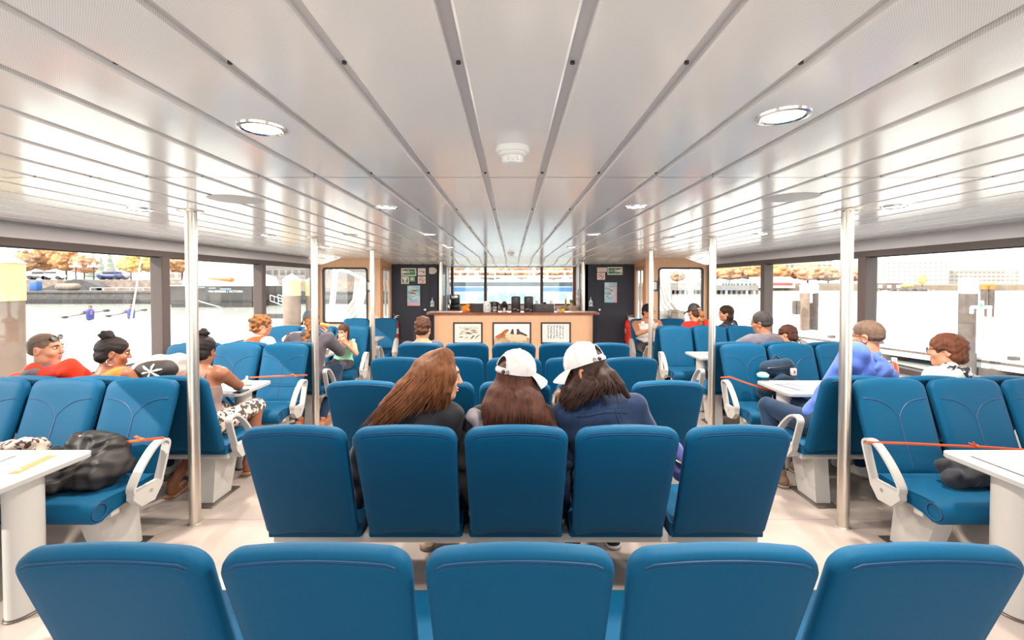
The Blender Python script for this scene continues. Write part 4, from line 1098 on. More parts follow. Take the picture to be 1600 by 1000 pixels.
# trees
def tree(px, pyb, pyt, Y, wpx, cols, label, kind='round', seed=0, group='harbour trees'):
    random.seed(seed); x = Xp(px, Y); zb = Z(pyb, Y); zt = Z(pyt, Y); R = wpx / 2 / FPX * Y; H = zt - zb
    t = thing('conifer' if kind == 'cone' else 'broadleaf_tree', label, 'tree', (x, Y, zb), 0, group)
    m = mat('foliage_%d_%d_%d' % cols[0], cols[0], rough=0.95, col2=cols[1], nscale=9.0 / max(R, 1), detail=8, spec=0.1)
    s = SDF(max(R / 26, .1), R * .04)
    if kind == 'cone':
        for k in range(9):
            f = k / 8; s.ell((random.uniform(-.08, .08) * R, random.uniform(-.1, .1) * R, H * (.18 + .72 * f)), (R * (1 - .85 * f), R * (1 - .85 * f), H * .11))
    else:
        for k in range(70):
            a = random.uniform(0, 2 * PI); b = math.acos(random.uniform(-.75, 1)); q_ = random.uniform(.70, .98)
            c_ = (R * q_ * math.sin(b) * math.cos(a), R * q_ * .8 * math.sin(b) * math.sin(a), H * .60 + H * .36 * q_ * math.cos(b))
            z_ = random.uniform(.10, .24) * R; s.ell(c_, (z_, z_, z_ * .75))
        s.ell((0, 0, H * .58), (R * .82, R * .66, H * .32))
    s.mesh('crown', m, t, noise=R * .012, nf=31.0 / R)
    mb = MB(); mb.cyl((0, 0, 0), (0, 0, H * .5), max(.12, R * .06), max(.06, R * .04), 8); mb.build('trunk', mat('bark', (70, 56, 48), rough=0.9), t)
    return t
OR = ((188, 144, 104), (150, 108, 76)); YE = ((204, 182, 114), (172, 148, 92)); GR = ((146, 152, 140), (124, 132, 122)); OD = ((172, 138, 106), (124, 108, 88)); PK = ((192, 152, 122), (154, 118, 96))  # foliage tones paled so the colour stands in for outdoor haze
TZ = 437
for a in [(40, TZ, 388, 84, 40, OD, 'tall orange brown tree beside the yellow pile on the left shore'), (70, TZ, 382, 88, 52, OR, 'tallest golden tree of the left shore'),
          (104, TZ, 386, 86, 46, OR, 'golden tree over the head of the stairs'), (132, TZ, 398, 84, 36, PK, 'smaller pinkish gold tree right of the stairs'),
          (205, TZ, 396, 84, 36, YE, 'yellow tree left of the white slanting rope'), (236, TZ, 393, 86, 44, YE, 'yellow tree between the white rope and the dark window post'),
          (285, TZ, 396, 90, 40, OR, 'golden tree behind the first left pole')]:
    tree(*a, seed=int(a[0]))
for a in [(146, TZ, 396, 120, 22, GR, 'left of the three hazy conifers on the left shore'), (158, TZ, 401, 120, 18, GR, 'shortest of the three hazy conifers on the left shore'), (172, TZ, 394, 115, 18, GR, 'right of the three hazy conifers on the left shore, the most pointed')]:
    tree(*a, kind='cone', seed=int(a[0]))
# cars on the street
def car(px, Y, c, label):
    t = thing('parked_car', label, 'car', (Xp(px, Y), Y, Z(437, Y) + .0), 0, 'cars parked along the left shore street')
    s = SDF(.07, .12); s.cap((-1.7, 0, .62), .42, (1.7, 0, .58), .40); s.cap((-.8, 0, 1.1), .36, (.7, 0, 1.12), .36); s.half((0, 0, .22), (0, 0, -1)); s.mesh('body', c, t)
    mb = MB()
    for x in (-1.2, 1.2): mb.cyl((x, -.5, .32), (x, .5, .32), .32, n=14)
    mb.build('wheels', M_black, t)
    mb = MB(); mb.rbox((-.95, -.37, 1.0), (.85, .37, 1.32), .05); mb.build('side_windows', M_dark, t)
car(83, 74, M_white, 'white parked car above the stone wall, left of the stairs'); car(172, 74, mat('car_blue', (60, 70, 120), rough=0.3), 'blue parked car above the pale terrace'); car(184, 74.5, mat('car_silver', (130, 130, 134), rough=0.3), 'silver parked car beside the blue one'); car(62, 74, mat('car_grey', (110, 110, 112), rough=0.3), 'grey parked car left of the white car')
for k, (px, py, lb) in enumerate(((118, 424, 'red parasol above the stairs'), (174, 423, 'red parasol in front of the pointed conifer'), (214, 424, 'red parasol behind the slanting rope'), (243, 424, 'red parasol next to the dark window post'))):
    Y = 76; t = thing('parasol', lb, 'parasol', (Xp(px, Y), Y, Z(437, Y)), 0, 'parasols on the left shore')
    mb = MB(); mb.cyl((0, 0, 0), (0, 0, 1.6), .06, n=6); mb.build('pole', M_white, t)
    mb = MB(); mb.lathe([(.85, 1.25), (.82, 1.3), (.02, 1.7)], n=10); mb.build('canopy', mat('parasol_red', (176, 84, 62), rough=0.8), t)
# lamp standard with white globes
for px, lb in ((119, 'cluster of white globe lamps above the stairs'), (147, 'globe lamp post right of the stairs')):
    t = thing('globe_lamp', lb, 'street lamp', (Xp(px, 72), 72, Z(437, 72)), 0, 'globe lamps on the left shore')
    mb = MB(); mb.cyl((0, 0, 0), (0, 0, 2.0), .1, .07, 8); mb.build('post', M_dark, t)
    mb = MB()
    for k in range(5): mb.ell((.55 * math.cos(k * 1.257), .55 * math.sin(k * 1.257), 2.1), (.24, .24, .24), 0, 8, 6)
    mb.ell((0, 0, 2.5), (.26, .26, .26), 0, 8, 6); mb.build('globes', M_white, t)

# black hulled ship
YS = 52.0
def sx(px): return Xp(px, YS)
sh = thing('moored_ship', 'black hulled ship with white upper decks and lettering on its side', 'ship', (sx(345), YS, ZW))
def P2(pts): return [(sx(a) - sx(345), Z(b, YS) - ZW) for a, b in pts]
m_hull = mat('hull_black', (52, 48, 48), rough=0.35)
mb = MB(); mb.prism(P2([(268, 482), (393, 482), (393, 447), (262, 447)]), 'y', 0, 7); mb.build('hull', m_hull, sh, smooth=0)
mb = MB(); mb.prism(P2([(268, 471), (398, 471), (398, 469), (268, 469)]), 'y', -.15, 7); mb.build('rubbing_strake', M_black, sh, smooth=0)
mb = MB(); mb.prism(P2([(262, 447), (394, 447), (394, 445.5), (262, 445.5)]), 'y', -.1, 7); mb.prism(P2([(280, 446), (366, 446), (366, 414), (352, 411), (300, 411), (284, 424)]), 'y', .4, 6.6); mb.prism(P2([(366, 446), (390, 446), (385, 432), (372, 428), (366, 427)]), 'y', .4, 6.6); mb.build('superstructure', M_white, sh, smooth=0)
mb = MB(); text_mesh('V2V EMPRESS | VICTORIA', .36, 0, mb, Matrix.Translation((sx(352.5) - sx(345), -.02, Z(455.5, YS) - ZW)) @ RX, .005); mb.build('lettering', M_white, sh, smooth=0)
mb = MB(); mb.prism(P2([(304, 450), (320, 450), (320, 448.5), (304, 448.5)]), 'y', -.01, .1); mb.prism(P2([(326, 451), (337, 451), (337, 449.5), (326, 449.5)]), 'y', -.01, .1); mb.prism(P2([(344, 452.5), (361, 452.5), (361, 450.5), (344, 450.5)]), 'y', -.01, .1); mb.build('hull_windows', mat('hull_glass', (110, 150, 170), rough=0.2), sh, smooth=0)
s = SDF(.05, .1); s.cap((sx(325) - sx(345), .1, Z(435, YS) - ZW), .08, (sx(361) - sx(345), .1, Z(437, YS) - ZW), .26); s.mesh('rescue_boat', mat('boat_orange', (190, 96, 44), rough=0.5), sh)
mb = MB(); mb.tube([(sx(305) - sx(345), -1, Z(465, YS) - ZW), (sx(335) - sx(345), -2, Z(471, YS) - ZW), (sx(368) - sx(345), -3, Z(477, YS) - ZW), (sx(372) - sx(345), -3, Z(479, YS) - ZW)], .05, 6); tag(mb.build('mooring_line', M_white, sh), None)
# buildings behind
def building(px0, px1, pyt, pyb, Y, label, cm, rows, cols_, wm, depth=8, name='building', wf=.6, hf=.5):
    x0, x1 = Xp(px0, Y), Xp(px1, Y); zt, zb = Z(pyt, Y), Z(pyb, Y); W, H = x1 - x0, zt - zb
    t = thing(name, label, 'building', ((x0 + x1) / 2, Y, zb), 0, None)
    mb = MB(); mb.box((-W / 2, 0, 0), (W / 2, depth, H)); mb.box((-W / 2 - .1, -.15, H - .1), (W / 2 + .1, depth, H + .12)); mb.build('walls', cm, t, smooth=0)
    cw, rh = W / cols_, H / rows
    for i in range(rows):
        for j in range(cols_):
            w_ = MB(); cx = -W / 2 + cw * (j + .5); cz = rh * (i + .5)
            w_.box((cx - cw * wf / 2, -.03, cz - rh * hf / 2), (cx + cw * wf / 2, .1, cz + rh * hf / 2)); w_.build('window', wm, t, smooth=0)
    return t
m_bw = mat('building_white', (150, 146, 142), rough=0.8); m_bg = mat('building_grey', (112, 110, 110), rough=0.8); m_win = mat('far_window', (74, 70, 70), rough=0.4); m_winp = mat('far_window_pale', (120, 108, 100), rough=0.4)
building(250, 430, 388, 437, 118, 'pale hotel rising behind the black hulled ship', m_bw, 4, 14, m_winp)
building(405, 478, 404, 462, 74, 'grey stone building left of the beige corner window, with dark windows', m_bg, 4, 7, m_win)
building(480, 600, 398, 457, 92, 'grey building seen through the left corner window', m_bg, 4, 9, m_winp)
t = thing('pavilion', 'small pavilion with grey roof right of the ship', 'building', (Xp(392, 66), 66, Z(447, 66)))
mb = MB(); mb.lathe([(2.6, 2.1), (2.5, 2.2), (.2, 3.1)], n=6); mb.build('roof', mat('roof_grey', (84, 82, 86), rough=0.8), t)
mb = MB()
for k in range(6): mb.cyl((2.1 * math.cos(k * PI / 3), 2.1 * math.sin(k * PI / 3), 0), (2.1 * math.cos(k * PI / 3), 2.1 * math.sin(k * PI / 3), 2.1), .1, n=6)
mb.build('posts', M_white, t)
# gangway with white rails
t = thing('gangway', 'white railed gangway sloping to a float, right of the ship', 'gangway', (Xp(430, 36), 36, ZW))
def G(px, py, y=0): return (Xp(px, 36) - Xp(430, 36), y, Z(py, 36) - ZW)
mb = MB()
for y in (0, 1.2):
    for a, b in (((422, 461), (444, 468)), ((422, 470), (444, 478)), ((444, 468), (455, 468)), ((444, 478), (455, 478))): mb.tube([G(*a, y), G(*b, y)], .028, 6)
    for k in range(6): mb.tube([G(422 + k * 6.4, 461 + min(k, 4) * 1.9, y), G(422 + k * 6.4, 470 + min(k, 4) * 2.1, y)], .02, 6)
mb.build('rails', M_white, t)
mb = MB(); mb.box((G(410, 480)[0], 0, 0), (G(458, 480)[0], 1.2, .35)); mb.build('float', M_dark, t, smooth=0)
# kayakers
def kayak(px, py, Y, label, rz):
    t = thing('kayak', label, 'kayak', (Xp(px, Y), Y, ZW), rz, 'kayaks on the water')
    s = SDF(.04, .1); s.cap((-.7, 0, .05), .03, (0, 0, .06), .13); s.cap((0, 0, .06), .13, (.7, 0, .05), .03); s.mesh('hull', M_white, t)
    p = thing('person', label.replace('white kayak', 'kayaker in blue').replace('holding', 'in'), 'person', (Xp(px, Y), Y, ZW + .3), rz, 'kayakers')
    s = SDF(.03, .08); s.cap((0, 0, 0), .2, (0, 0, .45), .2); s.cap((0, 0, .5), .08, (0, 0, .72), .12); s.cap((-.25, -.1, .42), .09, (-.35, -.35, .3), .07); s.cap((.25, -.1, .42), .09, (.35, -.35, .3), .07); s.mesh('body', mat('skin_far', (150, 110, 90), rough=0.6), p)
    s = SDF(.03, .06); s.cap((0, 0, -.05), .22, (0, 0, .42), .24); s.cap((-.22, -.05, .44), .11, (-.33, -.25, .34), .09); s.cap((.22, -.05, .44), .11, (.33, -.25, .34), .09); s.mesh('jacket', mat('kayak_blue', (52, 62, 130), rough=0.7), p)
    s = SDF(.03, .04); s.ell((0, .02, .78), (.12, .12, .1)); s.mesh('hair', mat('hair_far', (90, 60, 50), rough=0.8), p)
    d = thing('paddle', 'paddle of the ' + label.replace('white kayak', 'kayaker'), 'paddle', (Xp(px, Y), Y, ZW + .3), rz, 'kayak paddles')
    mb = MB(); mb.tube([(-1.2, -.4, .1), (1.2, -.4, .5)], .025, 6); mb.build('shaft', M_black, d)
    mb = MB(); mb.ell((-1.4, -.4, .07), (.26, .04, .1)); mb.ell((1.4, -.4, .53), (.26, .04, .1)); mb.build('blades', M_black, d)
kayak(140, 502, 33, 'white kayak over the person in the red jacket', .1)
kayak(204, 500, 34, 'white kayak beside the slanting white rope', -.05)

# mooring piles
M_pile = mat('pile_brown', (134, 112, 98), rough=0.85, col2=(112, 94, 82), nscale=3); M_pileG = mat('pile_grey', (92, 82, 78), rough=0.85, col2=(76, 66, 62), nscale=3)
M_py = mat('pile_sleeve_yellow', (200, 182, 132), rough=0.5); M_pb = mat('pile_sleeve_pale', (150, 166, 172), rough=0.5); M_po = mat('pile_cap_orange', (196, 100, 30), rough=0.5)
def pile(px, Y, r, ptop, pcap, psl, label, mp, ms, mc, group='mooring piles'):
    t = thing('mooring_pile', label, 'pile', (Xp(px, Y), Y, ZW - .3), 0, group); b = ZW - .3
    mb = MB(); mb.lathe([(r, 0), (r, Z(psl, Y) - b)], n=24); mb.build('shaft', mp, t)
    mb = MB(); mb.lathe([(r * 1.05, Z(psl, Y) - b), (r * 1.05, Z(pcap, Y) - b)], n=24); mb.build('sleeve', ms, t)
    mb = MB(); mb.lathe([(r * 1.12, Z(pcap, Y) - b), (0, Z(ptop, Y) - b)], n=24); mb.build('cone_cap', mc, t)
pile(-2, 5.0, .20, 388, 411, 470, 'big pale capped pile at the left picture edge', M_pile, M_py, M_white)
pile(456, 12.6, .225, 427, 437, 462, 'yellow sleeved pile left of the second left pole', M_pile, M_py, M_white)
pile(491, 12.9, .225, 429, 439, 462, 'yellow sleeved pile half hidden behind the second left pole', M_pile, M_py, M_white)
pile(1257.5, 22, .21, 440, 446, 458, 'pale capped pile, left of the close pair seen left of the right pole', M_pile, M_pb, M_white)
pile(1272, 22.3, .19, 440, 446, 458, 'pale capped pile, right of the close pair seen left of the right pole', M_pileG, M_pb, M_white)
pile(1513, 14, .22, 432, 438, 459, 'thick pale capped pile on the dock behind the auburn haired person', M_pileG, M_pb, M_white)
pile(1537.5, 38, .21, 443, 445, 452, 'orange capped pile, left of the far pair on the right', M_pileG, M_po, M_po)
pile(1549, 38, .21, 443, 445, 452, 'orange capped pile, right of the far pair on the right', M_pileG, M_po, M_po)
t = thing('pile_bracket', 'pale steel bracket between the two close piles on the right', 'bracket', (Xp(1265, 22), 22, Z(492, 22)))
mb = MB(); mb.box((-.08, -.1, .6), (.08, .1, 1.1)); mb.box((-.25, -.06, 1.05), (.25, .06, 1.3), 1); mb.build('bracket_plate', [M_white, M_pb], t, smooth=0)
for px, lb in ((1241.5, 'thin dark post on the dock, farthest from the pile pair'), (1247, 'dark square post on the dock next to the pile pair')):
    t = thing('dock_post', lb, 'post', (Xp(px, 21.5), 21.5, -.65), 0, 'posts on the dock')
    mb = MB(); mb.box((-.06, -.06, 0), (.06, .06, Z(491, 21.5) + .65)); mb.build('white_foot', M_white, t, smooth=0)
    mb = MB(); mb.box((-.075 if px > 1245 else -.05, -.08, Z(491, 21.5) + .65), (.075 if px > 1245 else .05, .08, Z(470, 21.5) + .65)); mb.build('dark_head', M_pileG, t, smooth=0)
# rope and floating dock
mb = MB(); a, b = at(222, 396, 6.0), at(190, 588, 6.0); mb.tube([a, a.lerp(b, .35), a.lerp(b, .7), b], [.008, .010, .016, .008], 8); tag(mb.build('fender_line', M_white), 'slanting white rope with a sleeve outside the left window', 'rope')
dk = thing('floating_dock', 'long white floating dock along the right side of the ferry', 'dock', (14, 16, ZW))
mb = MB(); mb.prism([(-1.6, 5.6), (1.9, -6.0), (4.6, -5.2), (.8, 6.2)], 'z', .22, .55); mb.build('deck', M_white, dk, smooth=0)
mb = MB(); mb.prism([(-1.63, 5.6), (1.87, -6.05), (1.97, -6.02), (-1.5, 5.62)], 'z', .40, .47); mb.build('bumper_strip', M_pileG, dk, smooth=0)
mb = MB()
for y in (-5, -2, 1, 4): mb.box((-.1 - y * .3, y - .4, -.2), (2.2 - y * .3, y + .4, .23))
mb.build('pontoons', M_pileG, dk, smooth=0)
mb = MB()
for k in range(6): mb.rbox((-1.2 + .0 + k * .55, 4.6 - k * 1.8, .55), (-.95 + k * .55, 4.75 - k * 1.8, .66), .01)
mb.build('cleats', M_pileG, dk)
fd = thing('dock_finger', 'second white dock finger beyond the gate on the right', 'dock', (27, 19.5, ZW))
mb = MB(); mb.box((-4, -1, .2), (20, 1.0, .55)); mb.build('deck', M_white, fd, smooth=0); mb = MB(); mb.box((-4, -1.05, .1), (20, -1, .3)); mb.build('bumper_strip', M_pileG, fd, smooth=0)
t = thing('dock_gate', 'white pipe frame gate on the dock beside the thick pile', 'gate', (Xp(1535, 13.2), 13.2, -.65))
mb = MB()
def Gt(px, py): return (Xp(px, 13.2) - Xp(1535, 13.2), 0, Z(py, 13.2) + .65)
for a, b in (((1519, 480), (1549, 480)), ((1519, 480), (1519, 490)), ((1547, 480), (1547, 545)), ((1535, 470), (1535, 552)), ((1530, 480), (1530, 552))): mb.tube([Gt(*a), Gt(*b)], .045, 8)
mb.build('pipe_frame', M_white, t); mb = MB(); mb.lathe([(.07, 0), (0, .12)], c=Gt(1533, 479), n=12); mb.build('green_cap', mat('cap_green', (70, 120, 90), rough=0.5), t)
yb = thing('moored_yacht', 'white yacht bow at the right picture edge', 'boat', (Xp(1612, 30), 30, ZW))
s = SDF(.06, .2); s.cap((0, 0, 1.0), .45, (6, 1, .8), .8); s.cap((-1.3, -.2, 1.5), .08, (3, .3, 1.3), .5); s.half((0, 0, 0), (0, 0, -1)); s.mesh('hull', M_white, yb)
mb = MB(); mb.tube([(.6, 0, 1.8), (2, .2, 4.6)], .05, 6); mb.tube([(-1.3, -.2, 1.5), (1, 0, 2.3), (3, .3, 2.4)], .03, 6); mb.build('rigging', M_white, yb)
mb = MB(); mb.prism([(-.9, 1.0), (1.5, .75), (1.5, .95), (-.9, 1.12)], 'y', -.7, -.5); mb.build('stripe', mat('yacht_stripe', (70, 80, 110), rough=0.5), yb, smooth=0)

# right shore
M_land = mat('shore_land', (128, 112, 98), rough=0.9, col2=(104, 92, 82), nscale=.2)
mb = MB(); mb.prism([(Xp(1040, 160), ZW - .5), (Xp(1700, 160), ZW - .5), (Xp(1700, 160), 1.0), (Xp(1460, 160), .6), (Xp(1300, 160), 1.4), (Xp(1040, 160), 1.2)], 'y', 160, 330); struct(mb.build('land_right_shore', M_land, smooth=0))
pr = thing('long_pier', 'long grey pier on dark piles across the water on the right', 'pier', (Xp(1110, 110), 110, ZW))
mb = MB()
def PX(px): return Xp(px, 110) - Xp(1110, 110)
mb.box((PX(1030), 0, Z(453.5, 110) - ZW), (PX(1185), 10, Z(446, 110) - ZW)); mb.build('deck', m_bg, pr, smooth=0)
mb = MB(); mb.box((PX(1030), 3, 0), (PX(1185), 9, Z(453.5, 110) - ZW)); mb.build('dark_substructure', M_stone2, pr, smooth=0)  # dark box under the deck, behind the piles
for k in range(20):
    mb = MB(); mb.cyl((PX(1032 + k * 8), .3, -.3), (PX(1032 + k * 8), .3, Z(453.5, 110) - ZW), .3, n=8); mb.build('pile', m_bw if k % 4 == 1 else M_pileG, pr)
m_tb = mat('tent_blue', (96, 130, 160), rough=0.7)
for px, wd, lb in ((1137, 18, 'blue roofed tent on the pier nearest the right pole'), (1163, 26, 'wide blue roofed tent on the pier'), (1100, 20, 'white roofed shed on the pier behind the second right pole')):
    Y = 113; t = thing('pier_tent', lb, 'tent', (Xp(px, Y), Y, Z(447, Y)), 0, 'tents on the pier'); W = wd / FPX * Y / 2; Hh = Z(441, Y) - Z(447, Y)
    mb = MB(); mb.prism([(-W, Hh), (W, Hh), (W * .2, Hh * 1.6), (-W * .2, Hh * 1.6)], 'y', 0, 3); mb.build('roof', m_tb if 'blue' in lb else m_bw, t, smooth=0)
    mb = MB(); mb.box((-W, .1, 0), (W, 2.9, Hh * .9)); mb.build('canvas_wall', m_bw, t, smooth=0)
    for k in range(4):
        mb = MB(); mb.box((-W + W * 2 * (k + .3) / 4, .0, .1), (-W + W * 2 * (k + .6) / 4, .12, Hh * .7)); mb.build('opening', m_win, t, smooth=0)
t = thing('boat_shed', 'white boat shed with pitched roof on the right shore', 'building', (Xp(1208, 160), 157, Z(450, 160)))
mb = MB(); mb.prism([(-6, 0), (6, 0), (6, 2.3), (4, 4), (-6, 4)], 'y', 0, 8); mb.build('walls', m_bw, t, smooth=0); mb = MB(); mb.box((-2.8, -.1, 1), (5, 0, 1.8)); mb.build('red_boat_cover', mat('shed_red', (150, 60, 60), rough=0.6), t, smooth=0)
for k, a in enumerate([(1058, 447, 420, 170, 26, OD, 'tree behind the long pier in the right corner window, nearest the post'), (1112, 447, 413, 190, 36, PK, 'rounded tree behind the second right pole'), (1140, 447, 410, 185, 46, OR, 'big golden tree over the blue tents'), (1172, 447, 408, 185, 48, OR, 'big golden tree left of the dark window post'),
          (1212, 447, 413, 190, 46, OR, 'golden tree behind the white boat shed'), (1262, 447, 412, 190, 54, PK, 'broad pinkish tree behind the pile pair'), (1294, 447, 417, 190, 40, OD, 'olive tree right of the pile pair'), (1332, 447, 418, 190, 36, PK, 'tree between the right pole and the dark window post'),
          (1441, 449, 428, 150, 14, YE, 'small yellow tree before the pale apartments'), (1418, 451, 443, 150, 16, YE, 'low yellow bush on the breakwater')]): tree(*a, seed=50 + k)
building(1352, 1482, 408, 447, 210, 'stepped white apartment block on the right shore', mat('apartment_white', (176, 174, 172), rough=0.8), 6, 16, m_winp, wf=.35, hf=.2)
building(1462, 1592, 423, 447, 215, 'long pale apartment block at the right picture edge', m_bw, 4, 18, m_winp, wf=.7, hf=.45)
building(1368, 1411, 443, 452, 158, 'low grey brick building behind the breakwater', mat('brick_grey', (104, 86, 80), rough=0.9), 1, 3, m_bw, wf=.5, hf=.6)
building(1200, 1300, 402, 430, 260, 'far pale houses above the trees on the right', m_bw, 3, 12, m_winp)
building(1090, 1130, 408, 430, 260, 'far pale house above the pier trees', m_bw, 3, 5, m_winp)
# breakwater rocks
random.seed(21); rk = None
for k in range(44):
    f = k / 43; px = 1345 + 112 * f + random.uniform(-2, 2); Y = 150 + random.uniform(-2, 2); py = 460 - random.uniform(0, 7) * (1 if px > 1390 else .7)
    lb = 'grey breakwater rock below the apartments'
    if rk is None or k == 1:
        rk = None
    s = None
    if k < 3:
        s = SDF(.14, .15); s.ell((0, 0, 0), (.8, .6, .5)); s.ell((.3, .1, .2), (.45, .5, .4))
        o = s.mesh('breakwater_rock', [M_stone, M_pave, M_stone2][k], None, noise=.09, nf=2.4); protos = (globals().get('protos') or []) + [o]
    else: o = protos[k % 3].copy(); COL.objects.link(o)
    o.location = (Xp(px, Y), Y, Z(py, Y)); o.rotation_euler = (0, 0, random.uniform(0, 6)); o.scale = (random.uniform(.8, 1.5),) * 3
    tag(o, lb, 'rock', 'breakwater rocks')

# the white catamaran moored dead ahead
YC = 22.0
cb = thing('white_catamaran', 'white boat with a blue stripe moored ahead, seen through the front windows', 'boat', (0, YC, ZW))
def C(a): return Z(a, YC) - ZW
m_cw = mat('boat_white', (146, 156, 160), rough=0.4); m_ct = mat('boat_pale_blue', (116, 142, 154), rough=0.4)
mb = MB(); mb.box((-4.2, 0, 0), (4.2, 3, C(447.5))); mb.build('hull', m_cw, cb, smooth=0)
mb = MB()
for a, b in ((-3.0, -1.2), (1.35, 3.3)): mb.box((a, -.03, C(455)), (b, .05, C(449)))
mb.build('blue_stripe', mat('stripe_blue', (36, 92, 150), rough=0.4), cb, smooth=0)
mb = MB(); mb.box((-3.3, .15, C(447.5)), (3.3, 2.8, C(440.5))); mb.build('window_band', mat('boat_glass', (66, 92, 104), rough=0.15), cb, smooth=0)
mb = MB(); mb.box((-3.6, -.1, C(440.8)), (3.6, 3, C(437.5))); mb.build('deck_edge', M_white, cb, smooth=0)
mb = MB()
for z in (432, 424.5): mb.tube([(-3.4, -.1, C(z)), (3.4, -.1, C(z))], .05, 8)
for k in range(9): mb.tube([(-3.4 + k * .85, -.1, C(438)), (-3.4 + k * .85, -.1, C(424))], .04, 8)
mb.build('deck_rail', M_white, cb)
mb = MB()
for x in (-2.9, -.35, 1.0): mb.box((x - .04, -.02, C(472)), (x + .04, .02, C(455)))
for k in range(12): mb.box((-3.2 + k * .5, -.012, C(470)), (-2.85 + k * .5, .0, C(458)), )
mb.build('hull_panels', m_ct, cb, smooth=0)
mb = MB(); mb.rbox((.98, -.2, C(440)), (1.12, .1, C(415)), .03); mb.build('mast_post', M_white, cb)
for k, (px, c, lb) in enumerate(((700, PK, 'pink gold tree ahead, left front window'), (770, OD, 'olive gold tree ahead, left part of the middle front window'), (815, OR, 'golden tree ahead, right part of the middle front window'), (865, OR, 'golden tree ahead, right front window'), (905, PK, 'pinkish tree ahead, behind the right end of the bar'))):
    tree(px, 447, 404 + 4 * (k % 2), 75, 56, c, lb, seed=80 + k)
building(690, 770, 400, 447, 95, 'pale building ahead behind the boat, left front window', m_bw, 4, 6, m_winp)
mb = MB(); mb.box((-25, 70, ZW), (25, 120, Z(447, 70))); struct(mb.build('land_ahead', M_land, smooth=0))

# the ferry's own foredeck frames outside the corner windows
def deckframe(sg, label):
    t = thing('foredeck_frame', label, 'deck railing', (sg * 4.0, 11.5, 0))
    mb = MB(); Y = 11.5
    def D(px, py, dy=0):
        q = 1600 - px if sg > 0 else px
        p = at(q, py, Y + dy); return (p.x - sg * 4.0, p.y - Y, p.z)
    mb.tube([D(525, 414), D(517, 500)], .075, 8); mb.build('post', M_white, t)
    mb = MB(); mb.tube([D(523, 420), D(545, 425), D(572, 438), D(590, 448)], .04, 8); mb.tube([D(570, 436), D(561, 470), D(545, 492)], .05, 8); mb.tube([D(574, 440), D(564, 478), D(548, 500)], .05, 8); mb.tube([D(567, 436), D(556, 466), D(540, 488)], .05, 8); mb.tube([D(556, 440), D(552, 470)], .025, 8); mb.build('stays', M_white, t)
    mb = MB(); a, b = D(500, 502), D(600, 476); mb.add([a, b, (b[0], b[1] + .05, b[2]), (a[0], a[1] + .05, a[2]), (a[0], a[1], -.3), (b[0], b[1], -.3), (b[0], b[1] + .05, -.3), (a[0], a[1] + .05, -.3)], [(0, 1, 2, 3), (0, 4, 5, 1), (1, 5, 6, 2), (2, 6, 7, 3), (3, 7, 4, 0), (4, 7, 6, 5)]); mb.build('bulwark', M_white, t, smooth=0)
    if sg > 0:
        mb = MB(); mb.rbox(D(1600 - 1068, 500, -.4), tuple(V(D(1600 - 1052, 487, -.4)) + V((0, .3, 0))), .03); mb.build('fender', M_pave, t)
deckframe(-1, 'white frame and bulwark on the foredeck outside the left corner window'); deckframe(1, 'white frame and bulwark on the foredeck outside the right corner window')
# ================================================================ people
def skin(name, c, c2=None): c = tuple(int(x * .88) for x in c); return mat('skin_' + name, c, rough=0.5, spec=0.35, sss=0.12, col2=c2 or tuple(int(x * .93) for x in c), nscale=9)
def hairm(name, c, c2): return mat('hair_' + name, c, rough=0.58, spec=0.16, col2=c2, nscale=20, stretch=(3, 3, .35), bump=.3, bscale=120, detail=3, lo=.25, hi=.85)
def cloth(name, c, c2=None, **k):
    k.setdefault('rough', .85); return mat('cloth_' + name, c, spec=.2, sheen=.15, col2=c2 or tuple(int(x * .9) for x in c), nscale=14, bump=.12, bscale=350, **k)
M_eye = mat('eye_white', (176, 170, 164), rough=0.2); M_iris = mat('eye_iris', (52, 36, 28), rough=0.2)
M_lip = mat('lips', (176, 96, 84), rough=0.45); M_specs = mat('spectacle_frame', (40, 34, 34), rough=0.3)

